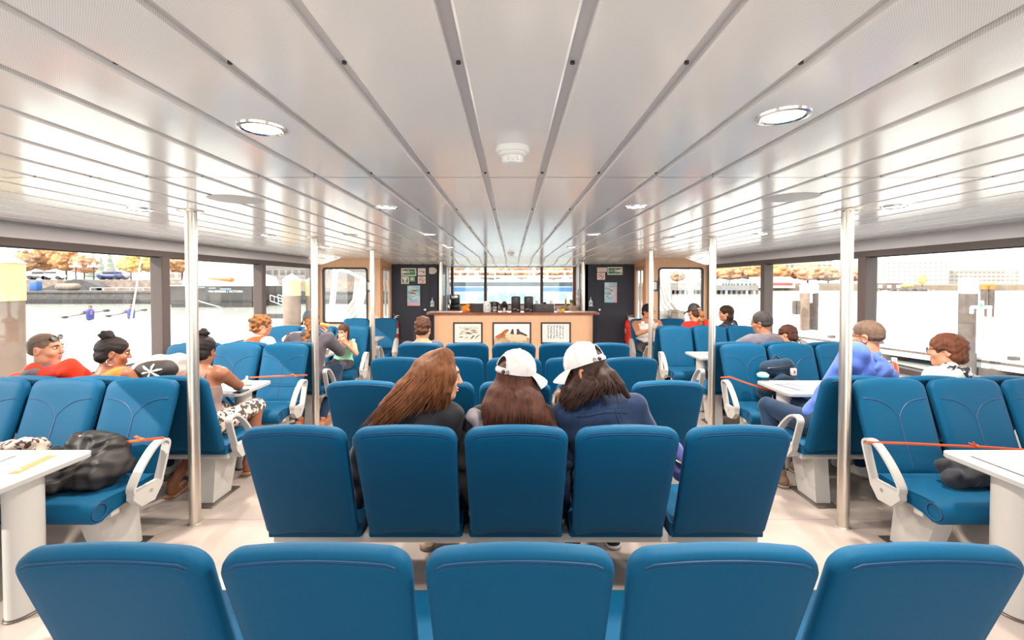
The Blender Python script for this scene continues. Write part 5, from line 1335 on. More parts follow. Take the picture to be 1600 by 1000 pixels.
class Person:
    """a seated figure; yaw 0 looks away from the viewer (+Y), positive yaw turns to the left"""
    def __init__(p, label, hip, yaw, head, hyaw, pitch=0, roll=0, s=1.06, vox=.007, sk=None, arms=None, legs=None, fem=False, shr=0, group=None, shw=1.0, nx=(0, 0, 0)):
        p.s = s; p.vox = vox; p.sk = sk; p.fem = fem
        p.hip = V(hip); p.yaw = math.radians(yaw)
        p.B = Matrix.Rotation(p.yaw, 3, 'Z')
        p.root = thing('person', label, 'person', (hip[0], hip[1], 0), 0, group); p.off = (hip[0], hip[1], 0)
        p.C = V(head)
        p.H = Matrix.Rotation(math.radians(hyaw), 3, 'Z') @ Matrix.Rotation(math.radians(pitch), 3, 'X') @ Matrix.Rotation(math.radians(roll), 3, 'Y')
        p.N = p.C + p.H @ V((0, -.035 * s, -.085 * s)) + V((0, 0, -.082 * s)) + V(nx)          # base of the neck
        sp = (p.N - p.hip); p.up = sp.normalized()
        rt = p.B @ V((1, 0, 0)); rt = (rt - p.up * rt.dot(p.up)).normalized()
        p.rt = Matrix.Rotation(math.radians(shr), 3, p.up.cross(rt)) @ rt if shr else rt
        p.fw = p.up.cross(p.rt).normalized()
        w = (.165 if fem else .19) * s * shw
        p.sh = {k: p.N - p.up * .045 * s + p.rt * (w * g) for k, g in (('R', 1), ('L', -1))}
        p.arms = arms or {}
        p.legs = legs or {}
        for k, g in (('R', 1), ('L', -1)):
            if k not in p.arms: p.arms[k] = (p.sh[k] + p.rt * (.05 * g * s) - p.up * .27 * s + p.fw * .05, p.loc(.16 * g, .26, .06))
            if k not in p.legs: p.legs[k] = (p.loc(.11 * g, .44, .0), V((*p.loc(.12 * g, .46, 0)[:2], .10)))
    def loc(p, x, y, z): return p.hip + p.B @ V((x * p.s, y * p.s, z * p.s))
    def hd(p, x, y, z): return p.C + p.H @ V((x * p.s, y * p.s, z * p.s))
    def R3(p): return Matrix((p.rt, p.fw, p.up)).transposed()
    def torso(p, S, g=0.0, wide=1.0):
        s = p.s; R = p.R3(); L = (p.N - p.hip).length; q = .9 if p.fem else 1.0
        at_ = lambda f, y=0: p.hip + (p.N - p.hip) * f + p.fw * y
        S.ell(at_(.03), ((.168 if p.fem else .16) * s + g, .118 * s + g, .115 * s + g), R, .05)
        S.ell(at_(.33), (.135 * q * s * wide + g, .105 * s + g, .17 * s + g), R, .06)
        S.ell(at_(.66), (.155 * q * s * wide + g, .108 * s + g, .17 * s + g), R, .06)
        S.cap(p.sh['L'] + p.rt * .03, .058 * s + g, p.sh['R'] - p.rt * .03, .058 * s + g, .05)
        S.cap(p.N - p.up * .06, .085 * s + g, p.N, .058 * s + g, .04)
    def arm(p, S, k, g=0.0, upto=1.0, r=1.0):
        s = p.s * r; a = p.sh[k]; e, w = V(p.arms[k][0]), V(p.arms[k][1])
        if upto <= .5:
            f = upto * 2; S.cap(a, .056 * s + g, a.lerp(e, f), (.052 - .012 * f) * s + g, .03); return
        S.cap(a, .056 * s + g, e, .040 * s + g, .03)
        f = (upto - .5) * 2; S.cap(e, .040 * s + g, e.lerp(w, f), (.040 - .014 * f) * s + g, .02)
    def hand(p, S, k, curl=.5):
        s = p.s; e, w = V(p.arms[k][0]), V(p.arms[k][1]); d = (w - e).normalized()
        spec = p.arms[k][2] if len(p.arms[k]) > 2 else {}
        if 'dir' in spec: d = (d * .4 + V(spec['dir']).normalized()).normalized()
        n = V(spec.get('palm', (0, 0, -1))); n = (n - d * n.dot(d)).normalized(); t = d.cross(n)
        if t.dot(p.rt) * (1 if k == 'L' else -1) < 0: t = -t
        curl = spec.get('curl', curl)
        for o in (-.026, -.009, .009, .026): S.cap(w + d * .01 * s, .017 * s, w + d * .075 * s + t * o * s, .0115 * s, .012)
        for o, L in ((-.028, .056), (-.0095, .072), (.0095, .078), (.028, .068)):
            b = w + d * .082 * s + t * o * s; c1 = curl; c2 = curl * 2.1
            m = b + (d * math.cos(c1) + n * math.sin(c1)) * L * .52 * s; e2 = m + (d * math.cos(c2) + n * math.sin(c2)) * L * .48 * s
            S.cap(b, .0095 * s, m, .0088 * s, .004); S.cap(m, .0088 * s, e2, .0070 * s, .003)
        b = w + d * .025 * s + t * .030 * s; m = b + (d * .62 + t * .6 + n * .35).normalized() * .042 * s; S.cap(b, .0135 * s, m, .0105 * s, .01); S.cap(m, .0105 * s, m + (d * .85 + t * .15 + n * .45).normalized() * .032 * s, .0085 * s, .004)
    def leg(p, S, k, g=0.0, upto=1.0, feet=True):
        s = p.s; gx = 1 if k == 'R' else -1; h = p.loc(.085 * gx, .03, -.015); kn, an = V(p.legs[k][0]), V(p.legs[k][1])
        S.cap(h, .088 * s + g, kn, .058 * s + g, .04)
        if upto > .5:
            f = (upto - .5) * 2; m = kn.lerp(an, .35); S.cap(kn, .056 * s + g, m, .054 * s + g, .02)
            if f > .35: S.cap(m, .054 * s + g, m.lerp(an, (f - .35) / .65), (.054 - .018 * (f - .35) / .65) * s + g, .02)
        if feet and g == 0:
            toe = an + p.B @ V((.02 * gx, .16 * s, -.065)); S.cap(an, .036 * s, an + V((0, 0, -.055)), .034 * s, .02); S.cap(an + V((0, 0, -.058)), .03 * s, toe, .026 * s, .02)
    def head(p, S, smile=False):
        s = p.s; H = p.H
        def E(c, r, k=.02, sub=False): S.ell(p.hd(*c), tuple(x * s for x in r), H, k, sub)
        E((0, -.012, .035), (.075, .095, .085)); E((0, .028, -.035), (.058, .062, .078), .03)
        E((0, .060, -.095), (.026, .026, .022), .025); E((0, .074, .032), (.050, .022, .016), .02)
        for g in (-1, 1):
            E((.042 * g, .058, -.028), (.024, .026, .022), .02); E((.032 * g, .094, .008), (.017, .014, .011), .010, True)
            E((.077 * g, -.012, -.008), (.010, .020, .032), .008); E((.083 * g, -.016, -.006), (.006, .010, .018), .006, True)
            E((.049 * g, .0, -.075), (.02, .035, .03), .03)
        S.cap(p.hd(0, .088, .018), .0085 * s, p.hd(0, .106, -.024), .0125 * s, .012); 
        for g in (-1, 1): E((.011 * g, .098, -.028), (.008, .010, .008), .006)
        E((0, .085, -.056), (.024, .012, .007), .008); E((0, .084, -.069), (.020, .012, .008), .008); E((0, .100, -.0625), (.021, .008, .0022), .003, True)
        S.cap(p.hd(0, -.022, -.05), .050 * s, p.N - p.up * .02, .056 * s, .03)
    def body(p, hands=True, legs=True, armr=1.0):
        S = SDF(p.vox, .03); p.head(S); p.torso(S)
        for k in 'RL':
            p.arm(S, k, r=armr)
            if hands: p.hand(S, k)
            if legs: p.leg(S, k)
        p.bodyo = S.mesh('body', p.sk, p.root, p.off); return p
    def eyes(p):
        for g in (-1, 1):
            mb = MB(); mb.ell(p.hd(.032 * g, .0800, .008), tuple(x * p.s for x in (.0115, .0098, .0070)), 0, 12, 8, p.H.to_4x4())
            e = mb.build('eye', M_eye, p.root, off=p.off)
            mb = MB(); mb.ell(p.hd(.032 * g, .0885, .008), tuple(x * p.s for x in (.0062, .0030, .0062)), 0, 10, 6, p.H.to_4x4()); mb.build('iris', M_iris, e, off=p.off)
            mb = MB(); mb.tube([p.hd(.016 * g, .098, .026), p.hd(.032 * g, .095, .031), p.hd(.048 * g, .080, .027)], [.0035, .0042, .002], 6); mb.build('eyebrow', p.brow, p.root, off=p.off)
        mb = MB(); mb.ell(p.hd(0, .0915, -.0555), tuple(x * p.s for x in (.0215, .0085, .0055)), 0, 12, 6, p.H.to_4x4()); mb.ell(p.hd(0, .0905, -.0685), tuple(x * p.s for x in (.019, .0085, .0065)), 0, 12, 6, p.H.to_4x4()); mb.build('lips', M_lip, p.root, off=p.off)
        return p
    brow = mat('brow_dark', (52, 38, 32), rough=0.8)
    def shirt(p, m, sleeve=1.0, g=.012, neck=.075, name='shirt', wide=1.0, noise=.004, nf=24, neckdrop=0.02, armr=1.0, vox=None, low=-.02):
        S = SDF(vox or p.vox, .03); p.torso(S, g, wide)
        for k in 'RL':
            if sleeve > 0: p.arm(S, k, g + .004, sleeve, armr)
        if neck: S.ell(p.N + p.up * .03 + p.fw * neckdrop, (neck * p.s, neck * p.s, .05 * p.s), p.R3(), .01, True)
        S.half(p.hip + V((0, 0, low - .06)), (0, 0, -1))
        return S.mesh(name, m, p.root, p.off, noise=noise, nf=nf)
    def tank(p, m, strap=.028, g=.010, top=.80, noise=.003):
        S = SDF(p.vox, .03); p.torso(S, g)
        S.half(p.hip + (p.N - p.hip) * top, p.up)
        o = S.mesh('top', m, p.root, p.off, noise=noise, nf=28)
        mb = MB()
        for gx in (-1, 1):
            b = [p.hip + (p.N - p.hip) * (top - .04) + p.rt * (.085 * gx) + p.fw * y for y in (-.125, .125)]
            t = p.N - p.up * .015 + p.rt * (.085 * gx)
            pts = [b[0], b[0] + p.up * .08 - p.fw * .0, t - p.fw * .055, t + p.up * .008, t + p.fw * .06, b[1] + p.up * .05, b[1]]
            mb.tube(pts, 1, 6, flat=(strap * .5, .005), up=p.rt)
        mb.build('strap', m, p.root, off=p.off); return o
    def pants(p, m, upto=1.0, g=.010, name='trousers', noise=.003):
        S = SDF(p.vox, .03); S.ell(p.hip + V((0, 0, .02)), (.17 * p.s + g, .125 * p.s + g, .11 * p.s + g), p.R3(), .04)
        for k in 'RL': p.leg(S, k, g, upto, False)
        return S.mesh(name, m, p.root, p.off, noise=noise, nf=22)
    def shoes(p, m, sole, name='shoe'):
        for k in 'RL':
            an = V(p.legs[k][1]); gx = 1 if k == 'R' else -1; toe = an + p.B @ V((.02 * gx, .19 * p.s, -.055)); heel = an + p.B @ V((0, -.035, -.06))
            S = SDF(min(p.vox, .008), .02); S.cap(an, .046 * p.s, an + V((0, 0, -.05)), .045 * p.s); S.cap(heel, .042 * p.s, toe, .040 * p.s); S.half(V((an.x, an.y, .018)), (0, 0, -1))
            o = S.mesh(name, m, p.root, p.off)
            S = SDF(min(p.vox, .008), .02); S.cap(V((heel.x, heel.y, .03)), .048 * p.s, V((toe.x, toe.y, .03)), .046 * p.s); S.half(V((an.x, an.y, .026)), (0, 0, 1)); S.half(V((an.x, an.y, .002)), (0, 0, -1)); S.mesh('sole', sole, o, p.off)
    def hair_short(p, m, g=.010, noise=.004, nf=70, front=.0, low=0, vox=None, sides=1.0):
        S = SDF(vox or p.vox, .02); s = p.s
        def E(c, r, k=.02, sub=False): S.ell(p.hd(*c), tuple(x * s for x in r), p.H, k, sub)
        E((0, -.014, .038), (.075 + g, .097 + g, .086 + g)); E((0, -.055, -.03 - low), (.062 + g * sides, .050 + g, .055 + low))
        E((0, .100 + front, -.040), (.075, .072, .088), .015, True)
        for gx in (-1, 1): E((.085 * gx, .012, -.035), (.032, .038, .052), .01, True)
        E((0, -.03, -.135 - low * 1.6), (.11, .12, .055), .015, True)
        return S.mesh('hair', m, p.root, p.off, noise=noise, nf=nf)
    def bun(p, m, c=(0, -.085, .115), r=.045, noise=.004):
        S = SDF(min(p.vox, .006), .012); s = p.s
        S.ell(p.hd(*c), (r * s, r * s, r * .85 * s), p.H); S.ell(p.hd(c[0], c[1] + .025, c[2] - .035), (r * .6 * s,) * 3, p.H)
        return S.mesh('hair_bun', m, p.root, p.off, noise=noise, nf=90)
    def glasses(p, m=M_specs, on_head=False, lens=None):
        mb = MB(); dz = .0; dy = 0
        def q(x, y, z): return p.hd(x, y, z) if not on_head else p.hd(x * 1.02, y * .80 - .012, z + .080 + (.10 - y) * -.25)
        for g in (-1, 1):
            mb.tube([q(.034 * g + .024 * math.cos(a), .108, .006 + .018 * math.sin(a)) for a in np.linspace(0, 2 * PI, 17)[:-1]], .0022, 6, closed=True)
            mb.tube([q(.058 * g, .104, .012), q(.078 * g, .06, .012), q(.086 * g, -.005, .012), q(.085 * g, -.03, -.004)], .0026, 6)
        mb.tube([q(-.011, .110, .012), q(0, .113, .015), q(.011, .110, .012)], .0022, 6)
        o = mb.build('glasses', m, p.root, off=p.off)
        if lens:
            mb = MB()
            for g in (-1, 1): mb.tube([q(.034 * g, .107, .006), q(.034 * g, .109, .006)], .022 * p.s, 14)
            mb.build('lens', lens, o, off=p.off)
    def strands(p, guides, n, m, r=.004, jit=.012, name='hair', seed=1, depth=.02, parent=None, steps=9, wav=.006, EL=(.091, .106, .096)):
        """many fine locks following a fan of guide lines (each guide is a list of world points, left to right)"""
        random.seed(seed); mb = MB(); G = [[V(q) for q in g] for g in guides]; ng = len(G)
        def ev(g, t):
            k = t * (len(g) - 1); i = min(int(k), len(g) - 2); f = k - i
            p0, p1, p2, p3 = g[max(i - 1, 0)], g[i], g[i + 1], g[min(i + 2, len(g) - 1)]
            return .5 * ((2 * p1) + (p2 - p0) * f + (2 * p0 - 5 * p1 + 4 * p2 - p3) * f * f + (3 * p1 - p0 - 3 * p2 + p3) * f ** 3)
        for i in range(n):
            u = random.random() * (ng - 1); a = min(int(u), ng - 2); f = u - a
            o = V((random.gauss(0, jit * .5), random.uniform(-depth, depth * .3), random.gauss(0, jit * .5))); end = random.uniform(.82, 1.04); ph = random.uniform(0, 6); pts = []
            for k in range(steps):
                t = k / (steps - 1); tt = min(t * end, 1.0)
                q = ev(G[a], tt).lerp(ev(G[a + 1], tt), f) + o * (.15 + 1.1 * t); q += V((math.sin(ph + t * 7), math.cos(ph * 1.3 + t * 5), 0)) * wav * t
                if t < .75:
                    l = p.H.transposed() @ (q - p.C) / p.s; e = V((l.x / EL[0], (l.y + .02) / EL[1], (l.z - .036) / EL[2])); kk = e.length; tgt = .98 + .04 * random.random()
                    if kk < tgt: l = V((e.x * EL[0], e.y * EL[1], e.z * EL[2])) * (tgt / max(kk, .2)); l = V((l.x, l.y - .02, l.z + .036)); q = p.C + p.H @ (l * p.s)
                pts.append(q)
            rr = r * random.uniform(.6, 1.3); mb.tube(pts, [rr * (.7 if k == 0 else (1.0 if k < steps - 3 else (.75, .45, .12)[k - steps + 3])) for k in range(steps)], 5, caps=False)
        return mb.build(name, m, parent or p.root, off=p.off, smooth=80)
    def cap(p, m, label=None, back_open=True, logo=None, brim=True, lift=.0, m_dark=None, buckle=None, flat_=1.0):
        """baseball cap on the head: panelled dome with a half-round opening and strap at the back, curved brim in front"""
        s = p.s; nT, nP = 48, 16; rx, ry, rz = .088, .108, .118 * flat_; cz = .028 + lift; vs = []; fs = []; mb = MB()
        def pt(th, ph, e=0):
            x, y, z = (rx + e) * math.cos(ph) * math.sin(th), (ry + e) * math.cos(ph) * math.cos(th) - .010, (rz + e) * math.sin(ph) ** .9 + cz if ph > 0 else cz
            return p.hd(x, y, z)
        hole = set()
        for e in (0, -.0035):
            base = len(vs)
            for i in range(nP + 1):
                ph = PI / 2 * i / nP
                for j in range(nT):
                    th = 2 * PI * j / nT
                    wob = .0018 * math.sin(9 * th + 2 * i) + .0014 * math.sin(5 * th - 1.3 * i); vs.append(pt(th, max(ph, 1e-4), e + wob * math.sin(2 * ph)))
            for i in range(nP):
                for j in range(nT):
                    th = 2 * PI * (j + .5) / nT; ph = PI / 2 * (i + .5) / nP; d = abs(th - PI)
                    if back_open and (d / .52) ** 2 + (max(ph - .20, 0) / .50) ** 2 < 1 and ph > .20: continue
                    a = (base + i * nT + j, base + i * nT + (j + 1) % nT, base + (i + 1) * nT + (j + 1) % nT, base + (i + 1) * nT + j)
                    fs.append(a)
        mb.add(vs, fs); c = mb.build('cap', m, p.root, off=p.off, smooth=60)
        if label: c['label'] = label
        mb = MB(); mb.ell(pt(0, PI / 2, .002), (.008 * s, .008 * s, .004 * s), 0, 10, 6)
        for k in range(6):
            th = PI / 6 + k * PI / 3; mb.tube([pt(th, PI / 2 * f, .0012) for f in np.linspace(.02, .98, 9) if not (back_open and abs(th - PI) < .55 and f < .5)], .0012, 5)
            if not (back_open and abs(th - PI) < .3): mb.ell(pt(th + .25, .95, .002), (.0028,) * 3, 0, 8, 5)
        mb.build('seams_and_button', m_dark or m, c, off=p.off)
        if brim:
            bv = []; bf = []; nu, nv = 20, 7
            for side_ in (0, 1):
                for i in range(nv + 1):
                    for j in range(nu + 1):
                        th = -1.15 + 2.3 * j / nu; f = i / nv
                        L = .076 * math.cos(th * .80) ** .7
                        x = (rx + .002) * math.sin(th) + f * L * math.sin(th * .45); y = (ry + .002) * math.cos(th) - .01 + f * L * math.cos(th * .45)
                        z = cz + .004 - side_ * .004 - .030 * f * (.5 + .5 * f) - .028 * (th / 1.15) ** 2 * f
                        bv.append(p.hd(x, y, z))
                base = side_ * (nv + 1) * (nu + 1)
                for i in range(nv):
                    for j in range(nu): bf.append((base + i * (nu + 1) + j, base + i * (nu + 1) + j + 1, base + (i + 1) * (nu + 1) + j + 1, base + (i + 1) * (nu + 1) + j))
            n1 = (nv + 1) * (nu + 1); e = nv * (nu + 1)
            for j in range(nu): bf.append((e + j, e + j + 1, n1 + e + j + 1, n1 + e + j))
            for i in range(nv):
                for jj in (0, nu): bf.append((i * (nu + 1) + jj, (i + 1) * (nu + 1) + jj, n1 + (i + 1) * (nu + 1) + jj, n1 + i * (nu + 1) + jj))
            bb = MB(); bb.add(bv, bf); bb.build('brim', m, c, off=p.off, smooth=60)
        if back_open:
            mb = MB(); mb.tube([pt(PI + a, .045, .002) for a in np.linspace(-.62, .62, 15)], 1, 6, flat=(.010, .0022), up=p.H @ V((0, 0, 1))); mb.tube([pt(PI + .52 * math.cos(a), .20 + .50 * math.sin(a), .001) for a in np.linspace(0, PI, 17)], .0028, 6); mb.build('strap', m, c, off=p.off)
            if buckle:
                mb = MB(); mb.ell(pt(PI + buckle, .05, .004), (.012, .012, .010), 0, 10, 6); mb.tube([pt(PI + buckle * 1.55 + .06 * math.cos(a), .06 + .06 * math.sin(a), .004) for a in np.linspace(0, 2 * PI, 11)[:-1]], .0018, 5, closed=True); mb.build('buckle', M_specs, c, off=p.off)
        if logo:
            mb = MB(); txt, th0, dth, ph0, size = logo
            for i, ch in enumerate(txt):
                f = i - (len(txt) - 1) / 2; th = PI + th0 + f * dth; ph = ph0 - .012 * f * f
                o = pt(th, ph, .0022); tx = (pt(th + .01, ph, .0022) - o).normalized(); nz = (pt(th, ph, .02) - o).normalized(); ty = nz.cross(tx)
                if ch != ' ': text_mesh(ch, size, 0, mb, Matrix.Translation(o) @ Matrix((tx, ty, nz)).transposed().to_4x4())
            if mb.v: mb.build('lettering', m_dark or M_specs, c, off=p.off, smooth=0)
        return c

SK_light = skin('light', (222, 168, 138)); SK_tan = skin('tan', (188, 128, 96)); SK_brown = skin('brown', (158, 100, 72)); SK_pink = skin('ruddy', (212, 146, 116)); SK_mid = skin('medium', (205, 146, 112))
H_aub = hairm('auburn', (118, 72, 43), (54, 32, 20)); H_brn = hairm('brown', (84, 50, 38), (36, 22, 19)); H_dk = hairm('dark', (54, 34, 27), (24, 16, 14)); H_blk = hairm('black', (34, 27, 27), (22, 18, 20)); H_bl = hairm('blond', (140, 96, 56), (92, 60, 36)); H_gry = hairm('grey_brown', (104, 84, 72), (76, 60, 52)); H_red = hairm('copper', (104, 62, 42), (66, 38, 28)); H_chb = hairm('chestnut', (80, 50, 36), (48, 30, 23)); H_salt = hairm('salt_pepper', (66, 62, 62), (44, 42, 44))
C_blk = cloth('black', (36, 36, 42)); C_navy = cloth('navy_denim', (30, 48, 78), (22, 38, 64)); C_jean = cloth('jeans', (24, 46, 72)); C_dkt = cloth('dark_trousers', (40, 40, 46)); C_wht = cloth('white', (206, 202, 199)); C_cap = mat('cap_white', (186, 183, 183), rough=0.8, col2=(178, 175, 176), nscale=12)
M_sole = mat('sole', (120, 112, 104), rough=0.7)
def hipw(x, Yr, dy=.34): return (x, Yr + dy, .575)

# ---- A: woman with long auburn hair
p = Person('person in a black jacket with long loose auburn hair, laughing towards the right', hipw(-.50, 2.03), -8, at(687, 588, 2.40), -80, -4, -6, vox=.006, sk=SK_light, fem=True, shw=.9, nx=(-.06, 0, .0),
           arms={'R': (at(700, 715, 2.50), at(711, 676, 2.46), {'dir': (.3, -.1, 1), 'palm': (-.6, -.3, .3), 'curl': .7}), 'L': (at(566, 712, 2.42), at(600, 740, 2.7))})
p.body().eyes()
p.shirt(C_blk, 1.0, g=.020, name='jacket', neck=.07, noise=.006, nf=22)
p.pants(C_jean); p.shoes(mat('shoe_sand', (214, 186, 158), rough=.7), M_sole)
S = SDF(.008, .02); S.chain([at(562, 690, 2.36), at(560, 740, 2.40), at(565, 800, 2.46)], [.04, .04, .03]); S.mesh('coat_tail', C_blk, p.root, p.off, noise=.006, nf=30)
S = SDF(.006, .03)
S.ell(p.hd(0, -.02, .034), (.086 * p.s, .102 * p.s, .092 * p.s), p.H); S.ell(p.hd(0, .112, -.035), (.066 * p.s, .062 * p.s, .10 * p.s), p.H, .012, True)
gA = [[at(676, 561, 2.36), at(657, 576, 2.33), at(628, 608, 2.28), at(596, 638, 2.25), at(568, 668, 2.24)],
      [at(682, 558, 2.32), at(664, 582, 2.28), at(642, 616, 2.25), at(620, 642, 2.23), at(598, 670, 2.23)],
      [at(690, 557, 2.31), at(680, 582, 2.265), at(664, 608, 2.25), at(650, 626, 2.25), at(632, 650, 2.24)],
      [at(698, 558, 2.33), at(698, 590, 2.28), at(692, 610, 2.27), at(687, 624, 2.28), at(684, 640, 2.30)],
      [at(702, 562, 2.38), at(704, 580, 2.34), at(700, 612, 2.33), at(700, 645, 2.35), at(708, 676, 2.37)]]
for g in gA[:4]: S.chain([q + V((0, .035, 0)) for q in g[:4]], [.035, .042, .038, .028], .03)
S.chain([q + V((-.015, .03, 0)) for q in gA[4][:4]], [.02, .024, .022, .016], .03)
ho = S.mesh('hair', H_aub, p.root, p.off, noise=.0015, nf=60)
p.strands(gA, 700, H_aub, r=.0030, jit=.016, name='hair_locks', seed=4, depth=.012, parent=ho, wav=.012)

# ---- B: woman in the middle with a white cap and straight hair
p = Person('person with white cap, long straight brown hair and pale blue face mask', hipw(.0, 2.03), -10, at(807, 592, 2.41), -56, -8, 4, vox=.006, sk=SK_tan, fem=True,
           arms={'L': (at(728, 706, 2.46), at(750, 740, 2.72)), 'R': (at(886, 706, 2.46), at(850, 740, 2.72))})
p.body().eyes(); p.shirt(C_blk, 1.0, g=.018, name='jacket', neck=.07, noise=.006)
p.pants(C_dkt); p.shoes(C_blk, M_sole)
S = SDF(.008, .02); S.chain([at(724, 676, 2.40), at(722, 720, 2.42), at(724, 835, 2.46)], [.05, .045, .03]); S.mesh('coat_tail', C_blk, p.root, p.off, noise=.006, nf=30)
S = SDF(.006, .01); S.ell(at(742, 650, 2.34), (.045, .04, .04)); S.cap(at(738, 650, 2.34), .035, at(758, 672, 2.33), .03); S.mesh('grey_panel', cloth('grey_panel', (150, 142, 150)), p.root, p.off, noise=.004, nf=40)
S = SDF(.006, .03); S.ell(p.hd(0, -.014, .030), (.080 * p.s, .098 * p.s, .088 * p.s), p.H); S.ell(p.hd(0, .118, -.03), (.07 * p.s, .062 * p.s, .10 * p.s), p.H, .012, True)
gB = [[at(782, 602, 2.37), at(773, 618, 2.32), at(764, 640, 2.28), at(760, 664, 2.26)],
      [at(789, 604, 2.335), at(785, 622, 2.29), at(778, 645, 2.26), at(776, 668, 2.25)],
      [at(806, 609, 2.31), at(805, 626, 2.27), at(803, 648, 2.25), at(800, 668, 2.25)],
      [at(822, 608, 2.325), at(826, 628, 2.29), at(832, 650, 2.26), at(842, 672, 2.25)],
      [at(831, 606, 2.38), at(837, 630, 2.33), at(848, 652, 2.28), at(870, 676, 2.26)]]
for g in gB: S.chain([q + V((0, .035, 0)) for q in g], [.032, .035, .034, .022], .05)
ho = S.mesh('hair', H_brn, p.root, p.off, noise=.0008, nf=60)
p.strands(gB, 620, H_brn, r=.0026, jit=.010, name='hair_locks', seed=9, depth=.008, parent=ho, wav=.004, EL=(.082, .098, .085))
p.cap(C_cap, lift=.006, buckle=-.42)
S = SDF(.005, .015); S.ell(p.hd(0, .088, -.062), (.052 * p.s, .034 * p.s, .045 * p.s), p.H); S.ell(p.hd(0, .06, -.055), (.05 * p.s, .045 * p.s, .05 * p.s), p.H, .01, True); mo = S.mesh('face_mask', mat('mask_blue', (150, 190, 205), rough=.8), p.root, p.off)
mb = MB()
for g in (-1, 1):
    for z in (-.035, -.085): mb.tube([p.hd(.05 * g, .075, z), p.hd(.074 * g, .03, (z - .02) * .5), p.hd(.082 * g, -.012, .01 if z > -.05 else -.02)], .0018, 5)
mb.build('ear_loop', M_white, mo, off=p.off)
mb = MB(); mb.tube([p.hd(.04, .10, .004), p.hd(.075, .06, .008), p.hd(.086, -.01, .008)], .003, 6); mb.build('sunglasses_arm', M_specs, p.root, off=p.off)

# ---- C: woman with white cap in a navy jacket
p = Person('person with white cap in a navy jacket, bending over a hand mirror', hipw(.55, 2.03), 6, at(915, 582, 2.44), 62, -22, 4, vox=.006, sk=SK_tan, fem=True, s=1.10,
           arms={'L': (at(893, 706, 2.44), at(873, 654, 2.47), {'dir': (-.12, .1, 1), 'palm': (.9, .3, 0), 'curl': .35}), 'R': (at(1016, 704, 2.44), at(985, 745, 2.72))}, shr=8)
p.body().eyes(); p.shirt(C_navy, .97, g=.022, name='jacket', neck=.07, noise=.006, nf=20, wide=1.05)
p.pants(C_blk); p.shoes(C_blk, C_wht)
mb = MB(); mb.tube([at(905, 645, 2.27), at(940, 640, 2.255), at(985, 636, 2.27)], .0025, 5); mb.tube([at(962, 610, 2.27), at(968, 640, 2.255), at(975, 672, 2.25)], .0025, 5); mb.build('jacket_seam', C_jean, p.root, off=p.off)
S = SDF(.006, .03); S.ell(p.hd(0, -.014, .030), (.080 * p.s, .098 * p.s, .088 * p.s), p.H); S.ell(p.hd(0, .118, -.03), (.07 * p.s, .062 * p.s, .10 * p.s), p.H, .012, True)
gC = [[at(892, 596, 2.42), at(889, 609, 2.36), at(884, 625, 2.34), at(878, 640, 2.34)],
      [at(903, 595, 2.36), at(899, 612, 2.30), at(894, 628, 2.29), at(892, 642, 2.29)],
      [at(921, 589, 2.33), at(920, 603, 2.27), at(915, 616, 2.26), at(908, 632, 2.26)],
      [at(938, 582, 2.33), at(945, 596, 2.27), at(948, 606, 2.26), at(950, 616, 2.26)],
      [at(944, 575, 2.36), at(957, 590, 2.32), at(970, 604, 2.29), at(984, 622, 2.28)]]
for g in gC: S.chain([q + V((0, .035, 0)) for q in g], [.030, .032, .026, .014], .02)
ho = S.mesh('hair', H_dk, p.root, p.off, noise=.0015, nf=50)
p.strands(gC, 500, H_dk, r=.0030, jit=.014, name='hair_locks', seed=12, depth=.010, parent=ho, wav=.014, EL=(.082, .098, .085))
p.cap(C_cap, lift=.006, buckle=.5, m_dark=None, logo=('SAN PEDRO', -.18, .085, .86, .017))
S = SDF(.008, .02); S.chain([at(888, 675, 2.40), at(886, 720, 2.42), at(880, 800, 2.46)], [.045, .045, .035]); S.mesh('coat_tail', C_navy, p.root, p.off, noise=.006, nf=30)
hm = thing('hand_mirror', 'round pale compact mirror held by the person in the navy jacket', 'mirror', at(879, 628, 2.47))
mb = MB(); Mm = Matrix.Rotation(math.radians(75), 4, 'X') @ Matrix.Rotation(.5, 4, 'Y'); mb.lathe([(0, -.006), (.062, -.006), (.066, 0), (.062, .006), (.055, .006), (.054, .003), (0, .003)], n=28, M=Mm); mb.build('case', mat('mirror_case', (206, 212, 200), rough=.3), hm)
mb = MB(); mb.lathe([(0, .0035), (.053, .0036)], n=28, M=Mm); mb.build('glass', M_steel, hm)
sh = thing('phone_pouch', 'lavender cloth with dark strap on the seat between the two rightmost of the middle seats', 'cloth', (at(1062, 712, 2.36)))
S = SDF(.007, .02); S.cap((-.03, 0, .06), .03, (.05, .03, -.10), .04); S.cap((-.05, .03, .0), .03, (.02, .06, -.12), .04); S.mesh('cloth', cloth('lavender', (120, 118, 190)), sh, noise=.004, nf=40)
mb = MB(); mb.tube([(-.06, -.03, -.005), (-.01, -.045, -.03), (.03, -.04, -.06)], .012, 8); mb.build('strap', M_black, sh)

# ---- row before the bar: short haired woman
p = Person('person with short dark hair and wide necked grey top, before the bar', hipw(-1.03, 4.88), 0, at(661, 513, 5.18), -6, -10, 0, vox=.008, sk=SK_mid, fem=True)
p.body(); p.shirt(cloth('greyblue', (88, 86, 100)), .6, g=.012, neck=.12, neckdrop=-.01, noise=.004); p.pants(C_dkt); p.shoes(C_blk, M_sole)
p.hair_short(H_chb, g=.014, noise=.005, nf=60, low=.0)
mb = MB(); mb.tube([p.hd(.083, -.012, -.045 + .018 * math.cos(a)) + V((.018 * math.sin(a) * .3, 0, 0)) for a in np.linspace(0, 2 * PI, 11)[:-1]], .002, 5, closed=True); mb.build('earring', M_steel, p.root, off=p.off)

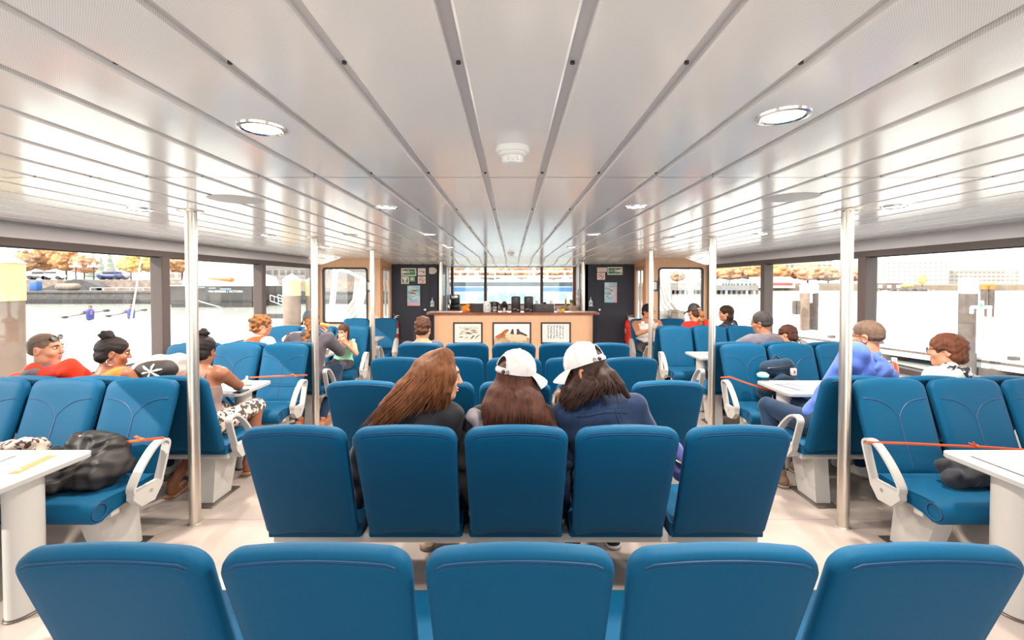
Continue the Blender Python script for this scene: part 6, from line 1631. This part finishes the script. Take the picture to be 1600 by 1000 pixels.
# ---- left side
p = Person('person in a red jacket with cropped hair and sunglasses on the head', hipw(-3.50, 3.13), -4, at(72, 546, 3.42), -78, 2, 0, vox=.007, sk=SK_pink, s=1.0, shw=1.2)
p.body().eyes(); p.shirt(cloth('red_orange', (208, 58, 34), (196, 48, 28)), 1.0, g=.024, name='jacket', neck=.08, noise=.008, nf=18, wide=1.1); p.pants(C_dkt); p.shoes(C_blk, M_sole)
S = SDF(.007, .02); S.cap(p.N + p.up * .015 - p.rt * .06, .045, p.N + p.up * .02 + p.rt * .07, .045); S.ell(p.N + p.fw * -.03, (.10, .09, .055), p.R3()); S.ell(p.N + p.up * .06, (.062, .062, .05), p.R3(), .01, True); S.mesh('collar', cloth('collar_grey', (104, 92, 98)), p.root, p.off, noise=.003)
p.hair_short(H_gry, g=.002, noise=.0012, nf=120, low=-.02); p.glasses(on_head=True, lens=M_black)

p = Person('person with a dark hair bun, hoop earring and orange sleeveless top, facing the water', hipw(-2.97, 3.13), -4, at(177, 552, 3.42), -48, -8, -4, vox=.007, sk=SK_brown, s=.97, fem=True)
p.body().eyes(); p.shirt(cloth('orange', (214, 108, 40), (202, 96, 32)), 0, g=.012, neck=.082, name='sleeveless_top'); p.pants(C_jean); p.shoes(C_wht, M_sole)
p.hair_short(H_blk, g=.010, noise=.002, nf=90); p.bun(H_blk, c=(0, -.055, .135), r=.05)
mb = MB()
for g in (-1, 1): mb.tube([p.hd(.080 * g, -.008 + .026 * math.sin(a), -.062 + .026 * math.cos(a)) for a in np.linspace(0, 2 * PI, 15)[:-1]], .0022, 5, closed=True)
mb.build('hoop_earring', M_steel, p.root, off=p.off)
mb = MB(); mb.tube([p.N + p.up * .03 + p.rt * (.062 * math.cos(a)) + p.fw * (.062 * math.sin(a)) for a in np.linspace(0, 2 * PI, 21)[:-1]], .002, 5, closed=True); mb.build('necklace', mat('gold', (200, 170, 110), rough=.3, metal=.8), p.root, off=p.off)

p = Person('person with bare back, thin straps and top knot, leaning on a table', hipw(-2.47, 3.17, .36), 4, at(318, 549, 3.66), 4, -12, 0, vox=.007, sk=SK_brown, s=1.0, fem=True,
           arms={'R': (at(372, 602, 3.90), at(346, 586, 4.0), {'dir': (-.1, -.1, 1), 'palm': (-1, 0, 0), 'curl': 1.1}), 'L': (at(262, 618, 3.85), at(300, 596, 4.0), {'dir': (.5, .3, .5), 'curl': .9})},
           legs={'R': (V((-2.30, 3.98, .60)), V((-2.34, 3.90, .12))), 'L': (V((-2.60, 3.95, .58)), V((-2.71, 3.52, .10)))})
p.body(); p.tank(cloth('taupe', (124, 104, 98)), strap=.010, top=.66); p.pants(mat('patterned_shorts', (60, 52, 52), rough=.85, col2=(214, 190, 176), nscale=30, lo=.48, hi=.52), .44, name='shorts')
p.hair_short(H_blk, g=.010, noise=.002, nf=90); p.bun(H_blk, c=(0, -.030, .145), r=.046)
for k in 'LR':
    mb = MB(); an = V(p.legs[k][1]); toe = an + p.B @ V((0, .17, -.08)); mb.tube([an + p.B @ V((0, -.05, -.085)), toe], 1, 8, flat=(.045, .008), up=(1, 0, 0)); mb.tube([an + p.B @ V((-.04, .06, -.07)), an + p.B @ V((0, .06, -.03)), an + p.B @ V((.04, .06, -.07))], .007, 6)
    mb.build('sandal', mat('sandal_tan', (150, 104, 70), rough=.6), p.root, off=p.off)

p = Person('person with curly fair hair in a white and orange top, looking right', hipw(-2.95, 4.95), -30, at(409, 509, 5.28), -62, 0, 0, vox=.008, sk=SK_pink, s=.98)
p.body().eyes(); p.shirt(C_wht, .55, g=.016, neck=.07, noise=.004); p.pants(C_dkt); p.shoes(C_wht, M_sole)
S = SDF(.008, .02); S.ell(p.N - p.up * .06 - p.fw * .02, (.19, .135, .115), p.R3()); S.ell(p.N + p.up * .03 + p.fw * .02, (.07, .07, .06), p.R3(), .01, True); S.cap(p.sh['R'] - p.up * .01, .072, p.sh['R'].lerp(V(p.arms['R'][0]), .5), .066); S.mesh('orange_yoke', cloth('orange_red', (222, 70, 28)), p.root, p.off, noise=.003)
p.hair_short(H_bl, g=.024, noise=.010, nf=55, front=.012)

p = Person('person in a grey sweater with a dark cap and long blond braid', hipw(-2.46, 4.97, .34), 8, at(486, 503, 5.52), 30, -14, 0, vox=.008, sk=SK_light, s=1.06,
           arms={'R': (at(531, 548, 5.72), at(511, 522, 5.78), {'dir': (-.2, 0, 1), 'palm': (-1, 0, 0), 'curl': .9}), 'L': (at(462, 548, 5.7), at(486, 528, 5.85), {'dir': (.4, .1, .8), 'curl': .9})},
           legs={'R': (V((-2.26, 5.72, .60)), V((-2.24, 5.20, .10))), 'L': (V((-2.62, 5.72, .60)), V((-2.50, 5.20, .10)))})
p.body(); p.shirt(cloth('grey_sweater', (84, 78, 84), (72, 68, 76)), .97, g=.022, name='sweater', neck=.08, noise=.006, nf=18); p.pants(C_jean); p.shoes(mat('clog_brown', (150, 92, 58), rough=.6), M_sole)
S = SDF(.008, .02); S.ell(p.N - p.fw * .05 + p.up * .0, (.12, .07, .07), p.R3()); S.mesh('hood', cloth('hood_grey', (76, 72, 78)), p.root, p.off, noise=.004)
p.hair_short(H_bl, g=.006, noise=.003); p.cap(mat('cap_dark', (52, 54, 60), rough=.7), back_open=False, lift=.004)
a0 = p.hd(0, -.10, -.05); mb = MB()
b1 = at(474, 538, 5.30)
for k in range(8):
    q = a0.lerp(b1, k / 7) + V((.012 * (-1) ** k, -.01, 0)); mb.ell(q, (.030, .026, .030), 0, 10, 7)
mb.ell(b1 + V((0, 0, -.04)), (.042, .03, .06), 0, 10, 7); mb.build('braid', H_bl, p.root, off=p.off)
sw = thing('sandwich', 'sandwich held up by the person in the grey sweater', 'food', at(506, 508, 5.80)); S = SDF(.006, .01); S.cap((-.05, 0, 0), .028, (.05, 0, -.01), .03); S.mesh('bread', mat('bread', (206, 152, 90), rough=.8), sw, noise=.003, nf=60)
mb = MB(); mb.tube([(-.06, -.01, -.02), (0, -.015, -.024), (.06, -.01, -.026)], .010, 6); mb.build('filling', mat('filling', (190, 90, 50), rough=.7), sw)

p = Person('small person in a mint green top with long brown hair, eating', (-2.44, 6.40, .55), 176, at(536, 519, 6.30), 172, -6, 0, vox=.007, sk=SK_light, s=.82, fem=True,
           arms={'R': (at(521, 548, 6.20), at(530, 532, 6.15), {'dir': (.2, 0, 1), 'palm': (.5, .8, 0), 'curl': 1.0}), 'L': (at(556, 552, 6.25), at(540, 537, 6.12), {'dir': (-.4, 0, .8), 'palm': (0, .8, 0), 'curl': .9})})
p.body().eyes(); p.tank(cloth('mint', (150, 214, 180)), strap=.05, top=.80); p.pants(cloth('leggings', (66, 62, 72)), .86, g=.006); p.shoes(C_wht, M_sole)
S = SDF(.007, .02); p.hair_short(H_chb, g=.010, noise=.003)
gG = [[p.hd(-.02, .02, .125), p.hd(-.085, .0, .05), p.hd(-.10, .0, -.06), p.hd(-.11, .02, -.16)], [p.hd(.0, -.08, .11), p.hd(.0, -.11, .02), p.hd(.0, -.11, -.08), p.hd(.0, -.10, -.20)], [p.hd(.02, .02, .125), p.hd(.088, .0, .05), p.hd(.11, .0, -.08), p.hd(.13, .03, -.24)]]
p.strands([[q for q in g] for g in gG], 170, H_chb, r=.006, jit=.014, name='hair_locks', seed=2, depth=.012)

# ---- right side
p = Person('person in a white tank top and black shorts with glasses', (2.40, 7.92, .575), 172, at(1013, 487, 7.98), -150, -4, 0, vox=.008, sk=SK_tan, s=1.06,
           arms={'R': (at(997, 521, 7.75), at(1018, 515, 7.62), {'dir': (1, .1, .1), 'curl': .7}), 'L': (at(1036, 518, 7.85), at(1044, 528, 7.6))},
           legs={'R': (V((2.22, 7.42, .60)), V((2.20, 7.46, .10))), 'L': (V((2.52, 7.44, .60)), V((2.52, 7.40, .10)))})
p.body().eyes(); p.tank(C_wht, strap=.06, top=.88); p.pants(C_blk, .46, name='shorts', g=.022); p.shoes(C_blk, M_sole); p.hair_short(H_blk, g=.012, noise=.003); p.glasses()
S = SDF(.008, .02); S.ell(p.N + p.up * .03, (.072, .072, .045), p.R3()); S.mesh('neck_mask', cloth('mask_grey', (80, 80, 90)), p.root, p.off, noise=.003)

p = Person('person in a red shirt and black cap with long light brown ponytail', hipw(2.93, 6.85), 6, at(1084, 488, 7.12), 24, -6, 0, vox=.009, sk=SK_mid, s=1.0, fem=True)
p.body(); p.shirt(cloth('red', (214, 42, 30)), .6, g=.016, neck=.07); p.pants(C_dkt); p.shoes(C_blk, M_sole); p.hair_short(H_chb, g=.006); p.cap(mat('cap_black', (44, 42, 46), rough=.7), back_open=True, lift=.0)
mb = MB(); mb.box((-.03, -.002, -.006), (.03, .0, .006)); 
S = SDF(.008, .02); S.chain([p.hd(0, -.11, .03), p.hd(.01, -.15, -.04), p.hd(.0, -.14, -.14), p.hd(-.01, -.12, -.24)], [.022, .035, .034, .016]); S.mesh('ponytail', hairm('light_brown', (150, 104, 72), (110, 72, 48)), p.root, p.off, noise=.005, nf=50)
mb = MB(); mb.tube([p.hd(-.035, -.116, .052), p.hd(0, -.122, .054), p.hd(.035, -.116, .052)], .006, 6); mb.build('cap_patch', C_wht, p.root, off=p.off)

p = Person('person in a black jacket with long dark hair, in profile looking left', hipw(3.42, 6.85), 40, at(1134, 490, 7.10), 78, 0, 0, vox=.009, sk=SK_mid, s=1.0, fem=True)
p.body().eyes(); p.shirt(cloth('charcoal_blue', (48, 52, 64)), 1.0, g=.018, name='jacket', neck=.07); p.pants(C_dkt); p.shoes(C_blk, M_sole); p.hair_short(H_dk, g=.014, noise=.002)
S = SDF(.009, .03); S.chain([p.hd(-.03, -.05, .04), p.hd(-.04, -.05, -.06), p.hd(-.05, .0, -.16), p.hd(-.06, .03, -.24)], [.06, .05, .04, .02]); S.chain([p.hd(.03, -.05, .04), p.hd(.04, -.06, -.06), p.hd(.04, -.04, -.16)], [.06, .05, .03]); S.mesh('long_hair', H_dk, p.root, p.off, noise=.003)
S = SDF(.009, .02); S.ell(p.N + p.up * .02, (.08, .08, .03), p.R3()); S.mesh('scarf', cloth('scarf_pale', (170, 178, 190)), p.root, p.off, noise=.004)

p = Person('person with short greying black hair in a grey polo shirt', hipw(2.90, 4.95), 14, at(1190, 504, 5.28), 38, -4, -8, vox=.008, sk=SK_tan, s=1.10, shr=-4,
           arms={'L': (at(1146, 545, 5.45), at(1150, 555, 5.8))})
p.body(); p.shirt(cloth('grey_polo', (104, 100, 112), (92, 88, 100)), .5, g=.022, name='polo_shirt', neck=.075, noise=.006, nf=18, wide=1.15); p.pants(C_dkt); p.shoes(C_blk, M_sole); p.hair_short(H_salt, g=.005, noise=.0012, nf=120, low=-.02); p.glasses()

p = Person('small dark haired person with grey patterned scarf beside the grey polo shirt', hipw(3.38, 4.95), 20, at(1230, 524, 5.25), 40, -16, 14, vox=.008, sk=SK_mid, s=.92, fem=True)
p.body(); p.shirt(cloth('grey_top', (140, 138, 140)), 1.0, g=.014, neck=.07); p.pants(C_dkt); p.shoes(C_blk, M_sole); p.hair_short(H_brn, g=.016, noise=.003, low=.01)
M_pat = mat('scarf_grey_pattern', (86, 84, 92), rough=.9, col2=(190, 186, 184), nscale=40, lo=.45, hi=.55)
S = SDF(.008, .02); S.cap(p.N + p.up * .03 - p.rt * .05, .055, p.N + p.up * .02 + p.rt * .07, .06); S.mesh('scarf', M_pat, p.root, p.off, noise=.006, nf=40)

p = Person('person with short cropped hair and sunglasses in a blue hoodie and jeans', hipw(2.50, 3.13, .36), 18, at(1354, 527, 3.50), 34, -2, 0, vox=.007, sk=SK_pink, s=1.08, shr=4, shw=1.12,
           arms={'L': (at(1272, 646, 3.56), at(1300, 636, 3.90)), 'R': (at(1412, 640, 3.55), at(1392, 650, 3.85))},
           legs={'L': (V((2.26, 3.98, .60)), V((2.22, 3.72, .11))), 'R': (V((2.56, 4.00, .60)), V((2.56, 3.78, .11)))})
p.body(); p.shirt(cloth('blue_hoodie', (84, 112, 190), (72, 98, 176)), 1.0, g=.022, name='hoodie', neck=.075, noise=.009, nf=22, wide=1.15, armr=1.06)
S = SDF(.007, .03); S.cap(p.N - p.fw * .06 - p.rt * .09 + p.up * .01, .034, p.N - p.fw * .06 + p.rt * .09 + p.up * .01, .034); S.ell(p.N - p.fw * .10 - p.up * .06, (.11, .034, .08), p.R3()); S.mesh('hood', cloth('blue_hood', (88, 116, 194)), p.root, p.off, noise=.006, nf=26)
S = SDF(.006, .01); S.ell(p.N + p.up * .025, (.066, .066, .028), p.R3()); S.mesh('undershirt_collar', C_wht, p.root, p.off)
p.pants(C_jean); p.shoes(mat('hiking_brown', (108, 80, 64), rough=.8), M_sole, 'hiking_shoe'); p.hair_short(H_gry, g=.002, noise=.0010, nf=120, low=-.034); p.glasses(lens=M_black)

p = Person('person with short copper hair, glasses and black and white scarf', hipw(3.27, 3.13), 16, at(1479, 549, 3.45), 42, -2, 4, vox=.007, sk=SK_pink, s=1.02, fem=True)
p.body(); p.shirt(cloth('pale_mint', (198, 212, 204)), 1.0, g=.022, name='sweater', neck=.07, noise=.004, wide=1.1); p.pants(C_jean); p.shoes(C_wht, M_sole); p.hair_short(H_red, g=.018, noise=.003, nf=70, low=.006); p.glasses()
M_bw = mat('scarf_black_white', (44, 42, 52), rough=.9, col2=(214, 208, 206), nscale=26, lo=.47, hi=.53)
S = SDF(.007, .02); S.cap(p.N + p.up * .035 - p.rt * .06, .052, p.N + p.up * .02 + p.rt * .07, .055); S.cap(p.N + p.up * .03 + p.fw * .05, .05, p.N + p.up * .03 - p.fw * .06, .05); S.ell(p.N + p.up * .09, (.06, .06, .05), p.R3(), .01, True); S.mesh('scarf', M_bw, p.root, p.off, noise=.006, nf=40)
# ================================================================ loose things on seats and tables
# black puffer jacket on the left aisle seats
t = thing('puffer_jacket', 'crumpled black puffer jacket with brass snaps on the left aisle seat', 'jacket', (-2.72, 2.70, .47))
S = SDF(.007, .02)
for a, ra, b, rb in (((-.30, -.10, .055), .05, (.22, -.07, .07), .06), ((-.26, -.02, .08), .07, (.24, .0, .09), .08), ((-.10, .06, .13), .08, (.22, .06, .14), .085), ((-.02, .10, .20), .075, (.20, .10, .19), .075), ((.06, .10, .245), .05, (.17, .10, .225), .05),
                     ((-.34, -.13, .04), .036, (.05, -.15, .05), .045), ((.24, -.04, .06), .06, (.30, .06, .10), .05), ((-.32, -.04, .055), .045, (-.1, .04, .1), .06)): S.cap(a, ra, b, rb, .018)
S.half((0, 0, 0), (0, 0, -1)); S.mesh('quilted_shell', mat('puffer_black', (40, 36, 36), rough=.55, spec=.25, col2=(32, 30, 32), nscale=12), t, noise=.009, nf=40)
mb = MB()
for c in ((.05, .03, .285), (.16, .0, .185), (.20, -.0, .165)): mb.ell(c, (.009, .008, .008), 0, 10, 6)
mb.build('snap', mat('brass', (206, 160, 100), rough=.3, metal=.9), t)
t = thing('patterned_scarf', 'white and brown patterned cloth heap on the left seats behind the table', 'scarf', (-3.16, 2.66, .47))
S = SDF(.008, .03)
for a, ra, b, rb in (((-.3, 0, .08), .08, (.2, .02, .10), .09), ((-.2, .08, .16), .07, (.22, .06, .2), .075), ((.1, -.04, .2), .05, (.22, .0, .26), .045), ((-.36, -.05, .06), .06, (-.1, -.1, .08), .07)): S.cap(a, ra, b, rb, .025)
S.half((0, 0, 0), (0, 0, -1)); S.mesh('cloth', mat('scarf_leaf', (190, 174, 162), rough=.9, col2=(70, 48, 40), nscale=34, lo=.5, hi=.56), t, noise=.008, nf=34)
# orange straps between armrests
M_tape = mat('orange_tape', (232, 92, 40), rough=.6)
def strap(name, pts, label, knot=None):
    t = thing(name, label, 'strap', tuple(pts[0])); o = V(pts[0]); mb = MB()
    mb.tube([V(q) - o for q in pts], 1, 6, flat=(.008, .002), up=(0, 0, 1)); mb.build('band', M_tape, t)
    if knot is not None:
        k = V(knot) - o; mb = MB(); mb.ell(k, (.014, .012, .012), 0, 8, 6); mb.tube([k, k + V((-.05, 0, .02))], [.007, .003], 5); mb.tube([k, k + V((-.03, -.01, .03))], [.007, .003], 5); mb.build('knot', M_tape, t)
strap('barrier_tape', [at(256, 684, 2.78), at(220, 688, 2.8), at(185, 692, 2.82), at(120, 699, 2.86), at(40, 708, 2.9)], 'orange tape tied to the left aisle armrest above the puffer jacket', at(222, 687, 2.8))
strap('barrier_tape', [at(1354, 691, 2.84), at(1420, 693, 2.83), at(1480, 696, 2.82), at(1545, 699, 2.82), at(1640, 706, 2.82)], 'orange tape tied across the right seats above the dark cloth', at(1526, 697, 2.82))
strap('barrier_tape', [at(480, 586, 4.55), at(455, 587, 4.58), at(428, 588, 4.6), at(390, 590, 4.62)], 'orange tape tied to the armrest across the table from the person with the top knot', at(462, 588, 4.57))
strap('barrier_tape', [at(1126, 590, 4.5), at(1140, 589, 4.5), at(1165, 598, 4.45), at(1190, 606, 4.42), at(1230, 616, 4.4)], 'orange tape running from the armrest under the table with the backpack behind', None)
# dark cloth on the right seat
t = thing('dark_jacket', 'crumpled dark cloth with grey lining on the right aisle seats', 'jacket', (2.86, 2.68, .47))
S = SDF(.007, .02)
for a, ra, b, rb in (((-.22, 0, .05), .055, (.05, .02, .05), .05), ((-.2, .06, .09), .05, (0, .07, .08), .045), ((.05, .02, .045), .04, (.22, .04, .035), .03), ((.02, .06, .09), .035, (.12, .05, .06), .035), ((.15, -.02, .03), .028, (.34, -.05, .02), .02)): S.cap(a, ra, b, rb, .016)
S.half((0, 0, 0), (0, 0, -1)); S.mesh('cloth', cloth('dark_slate', (50, 52, 58)), t, noise=.007, nf=36)
S = SDF(.006, .01); S.cap((.05, -.03, .075), .028, (.10, -.02, .09), .022); S.cap((.07, -.045, .03), .02, (.08, -.05, .06), .022); S.mesh('lining', cloth('lining_grey', (150, 150, 152)), t, noise=.003, nf=50)
# navy backpack
t = thing('backpack', 'navy backpack with a white and red patch standing on the right seats', 'backpack', (2.72, 4.58, .47))
S = SDF(.008, .04); S.cap((-.10, 0, .12), .12, (.12, 0, .12), .13); S.cap((-.10, .02, .34), .085, (.08, .02, .36), .085); S.ell((0, -.09, .16), (.17, .07, .13)); S.half((0, 0, 0), (0, 0, -1)); S.mesh('body', cloth('backpack_navy', (30, 50, 72)), t, noise=.007, nf=20)
mb = MB(); mb.rbox((.05, -.135, .30), (.10, -.10, .37), .006); mb.build('patch', C_wht, t); mb = MB(); mb.rbox((.065, -.138, .32), (.085, -.133, .35), .002, 1); mb.build('emblem', mat('patch_red', (200, 60, 50), rough=.6), t)
mb = MB(); mb.tube([(-.04, .06, .42), (0, .07, .47), (.05, .06, .43)], .009, 6); mb.tube([(-.16, -.08, .36), (-.05, -.12, .38), (.04, -.11, .39)], .008, 6); mb.tube([(-.13, -.12, .10), (-.15, -.16, .02)], .01, 6); mb.build('strap', M_black, t)
mb = MB(); mb.lathe([(.0, 0), (.05, .01), (.055, .03), (.03, .05), (0, .055)], n=18); tag(mb.build('mint_ball', mat('mint_cup', (130, 220, 190), rough=.5), loc=tuple(at(1192, 588, 4.36) - V((0, 0, .012)))), 'small mint green ball lying on the table edge before the backpack', 'ball')
# orange bottle
b0 = V((3.36, 3.95, .742)); t = thing('water_bottle', 'orange metal water bottle between the two people on the right', 'bottle', b0)
mb = MB(); mb.lathe([(.034, 0), (.037, .01), (.037, .18), (.030, .22), (.020, .25)], n=24); mb.build('bottle_body', mat('bottle_orange', (206, 84, 30), rough=.25, metal=.3), t)
mb = MB(); mb.lathe([(.022, .25), (.022, .285), (.018, .29), (0, .29)], n=20); mb.build('lid', M_steel, t)
# patterned black bag behind the left seats
t = thing('printed_bag', 'black bag with white leaf pattern beside the person with the bare back', 'bag', at(243, 596, 3.46))
S = SDF(.008, .03); S.ell((0, 0, .08), (.145, .07, .085)); S.cap((-.09, 0, .07), .06, (.1, 0, .1), .06); S.cap((0, .02, -.5), .1, (0, .02, .0), .11); S.mesh('body', mat('bag_black', (48, 42, 42), rough=.8), t, noise=.004)
mb = MB()
for k in range(6):
    a = k * 1.05 + .3; mb.tube([(.02, -.073, .09), (.02 + .05 * math.cos(a), -.073, .09 + .035 * math.sin(a)), (.02 + .085 * math.cos(a), -.060, .09 + .058 * math.sin(a))], [.004, .010, .006], 6)
mb.build('leaf_print', M_white, t)
t = thing('white_cloth_heap', 'white jacket heaped on the left seats next to the black bag', 'jacket', at(236, 584, 3.74))
S = SDF(.01, .04); S.cap((-.12, .05, .0), .09, (.16, .08, .04), .09); S.cap((-.05, .1, .08), .06, (.2, .1, .1), .06); S.cap((0, .1, -.45), .1, (0, .08, -.1), .11); S.mesh('cloth', C_wht, t, noise=.008, nf=26)
t = thing('baby_carrier', 'pale bag with dark red strap on the seat beside the diner in the grey sweater', 'bag', at(455, 530, 5.6))
S = SDF(.01, .03); S.cap((-.04, 0, -.55), .10, (.04, 0, -.02), .10); S.cap((-.06, 0, .0), .05, (.1, .02, .06), .04); S.mesh('body', cloth('bag_pale', (196, 180, 166)), t, noise=.005); mb = MB(); mb.tube([(-.08, -.07, -.3), (-.05, -.1, -.05), (-.01, -.04, .08)], .014, 6); mb.build('strap', mat('strap_maroon', (96, 44, 44), rough=.7), t)
# papers, menus and clipboards on tables
def sheet(x, y, z, w, d, rz, label, m=M_gpaper, name='paper_menu', board=None, group='papers on the tables'):
    t = thing(name, label, 'paper', (x, y, z), rz, group)
    mb = MB(); mb.box((-w / 2, -d / 2, 0), (w / 2, d / 2, .0012)); mb.build('sheet', m, t, smooth=0)
    if board:
        mb = MB(); mb.box((-w / 2 - .004, -d / 2, 0), (-w / 2 + .006, d / 2, .003)) if board == 'edge' else mb.rbox((-w / 2 - .01, -d / 2 - .01, -.0), (w / 2 + .01, d / 2 + .01, .0008), .0003, 1); mb.build('board_edge', M_dark, t, smooth=0)
    mb = MB()
    for k in range(5 if w > .1 else 1): mb.box((-w * .38, -d * .35 + k * d * .14, .0012), (w * (.1 + .05 * (k % 3)), -d * .35 + k * d * .14 + d * .05, .0015))
    mb.build('print', mat('print_grey', (176, 174, 176), rough=.8), t, smooth=0)
tz = .7402
M_car = mat('brochure_dark', (120, 118, 130), rough=.5)
sheet(-2.62, 2.28, tz, .26, .36, .06, 'white menu sheet on the left foreground table, edged in dark', board='edge'); sheet(-2.54, 2.34, tz + .003, .05, .24, .2, 'narrow ochre card on the left foreground table', mat('ochre_card', (150, 116, 62), rough=.6), 'card')
sheet(2.72, 2.28, tz, .42, .34, 0, 'large white sheet on the right foreground table', board='edge'); sheet(2.58, 4.10, tz, .18, .26, .3, 'dark and white brochure on the table before the blue hoodie', M_car, 'brochure', board='edge'); sheet(2.70, 4.0, tz + .003, .22, .16, .1, 'white leaflet over the brochure before the blue hoodie')
sheet(-2.62, 4.15, tz, .30, .32, -.05, 'white menu sheet on the table of the person with the top knot', board='edge'); sheet(2.56, 5.92, tz, .2, .26, .1, 'grey leaflet on the table behind the second right pole', M_car); sheet(-2.62, 5.95, tz, .18, .2, .1, 'white paper under the girl\'s food')
t = thing('paper_napkin', 'crumpled white napkin on the table of the person with the top knot', 'napkin', (-2.50, 4.14, tz)); S = SDF(.006, .015); S.cap((-.04, 0, .015), .025, (.03, .01, .02), .03); S.cap((0, 0, .03), .025, (.01, .01, .075), .012); S.half((0, 0, 0), (0, 0, -1)); S.mesh('paper', C_wht, t, noise=.005, nf=60)
t = thing('black_phone', 'black phone under the elbow of the person with the top knot', 'phone', (-2.40, 3.92, tz)); mb = MB(); mb.rbox((-.035, -.07, 0), (.035, .07, .009), .004); mb.build('case', M_black, t); mb = MB(); mb.box((-.031, -.066, .009), (.031, .066, .0095)); mb.build('screen', mat('phone_glass', (20, 20, 24), rough=.1), t, smooth=0)
t = thing('food_box', 'white takeaway box on the table before the girl', 'box', (-2.52, 5.98, tz)); mb = MB(); mb.prism([(-.06, 0), (.06, 0), (.085, .07), (-.085, .07)], 'y', -.06, .06); mb.build('tray', M_gpaper, t, smooth=0); mb = MB(); mb.rbox((-.085, .055, .06), (.085, .07, .13), .004, 1); mb.build('lid', M_gpaper, t)
# white jacket/cover on far left seats and bag on the floor under the left table
mb = MB(); mb.rbox((-2.9, 8.0, .60), (-2.2, 8.06, .62), .01)
t = thing('folded_blanket', 'white cover draped over the seat behind the girl', 'cover', (-3.02, 7.02, .95)); S = SDF(.012, .03); S.cap((-.16, .0, .07), .05, (.24, .0, -.02), .06); S.cap((-.1, -.03, .02), .05, (.2, -.04, -.12), .05); S.mesh('cloth', C_wht, t, noise=.005)
t = thing('floor_bag', 'dark bag on the floor under the table of the person with the top knot', 'bag', (-2.66, 4.5, 0)); S = SDF(.012, .04); S.cap((-.2, 0, .12), .12, (.18, 0, .12), .12); S.half((0, 0, 0), (0, 0, -1)); S.mesh('body', cloth('bag_dark', (40, 38, 40)), t, noise=.006); mb = MB(); mb.tube([(-.12, -.02, .22), (-.05, -.04, .32), (.05, -.04, .32), (.12, -.02, .22)], .01, 6); mb.build('handle', M_black, t)
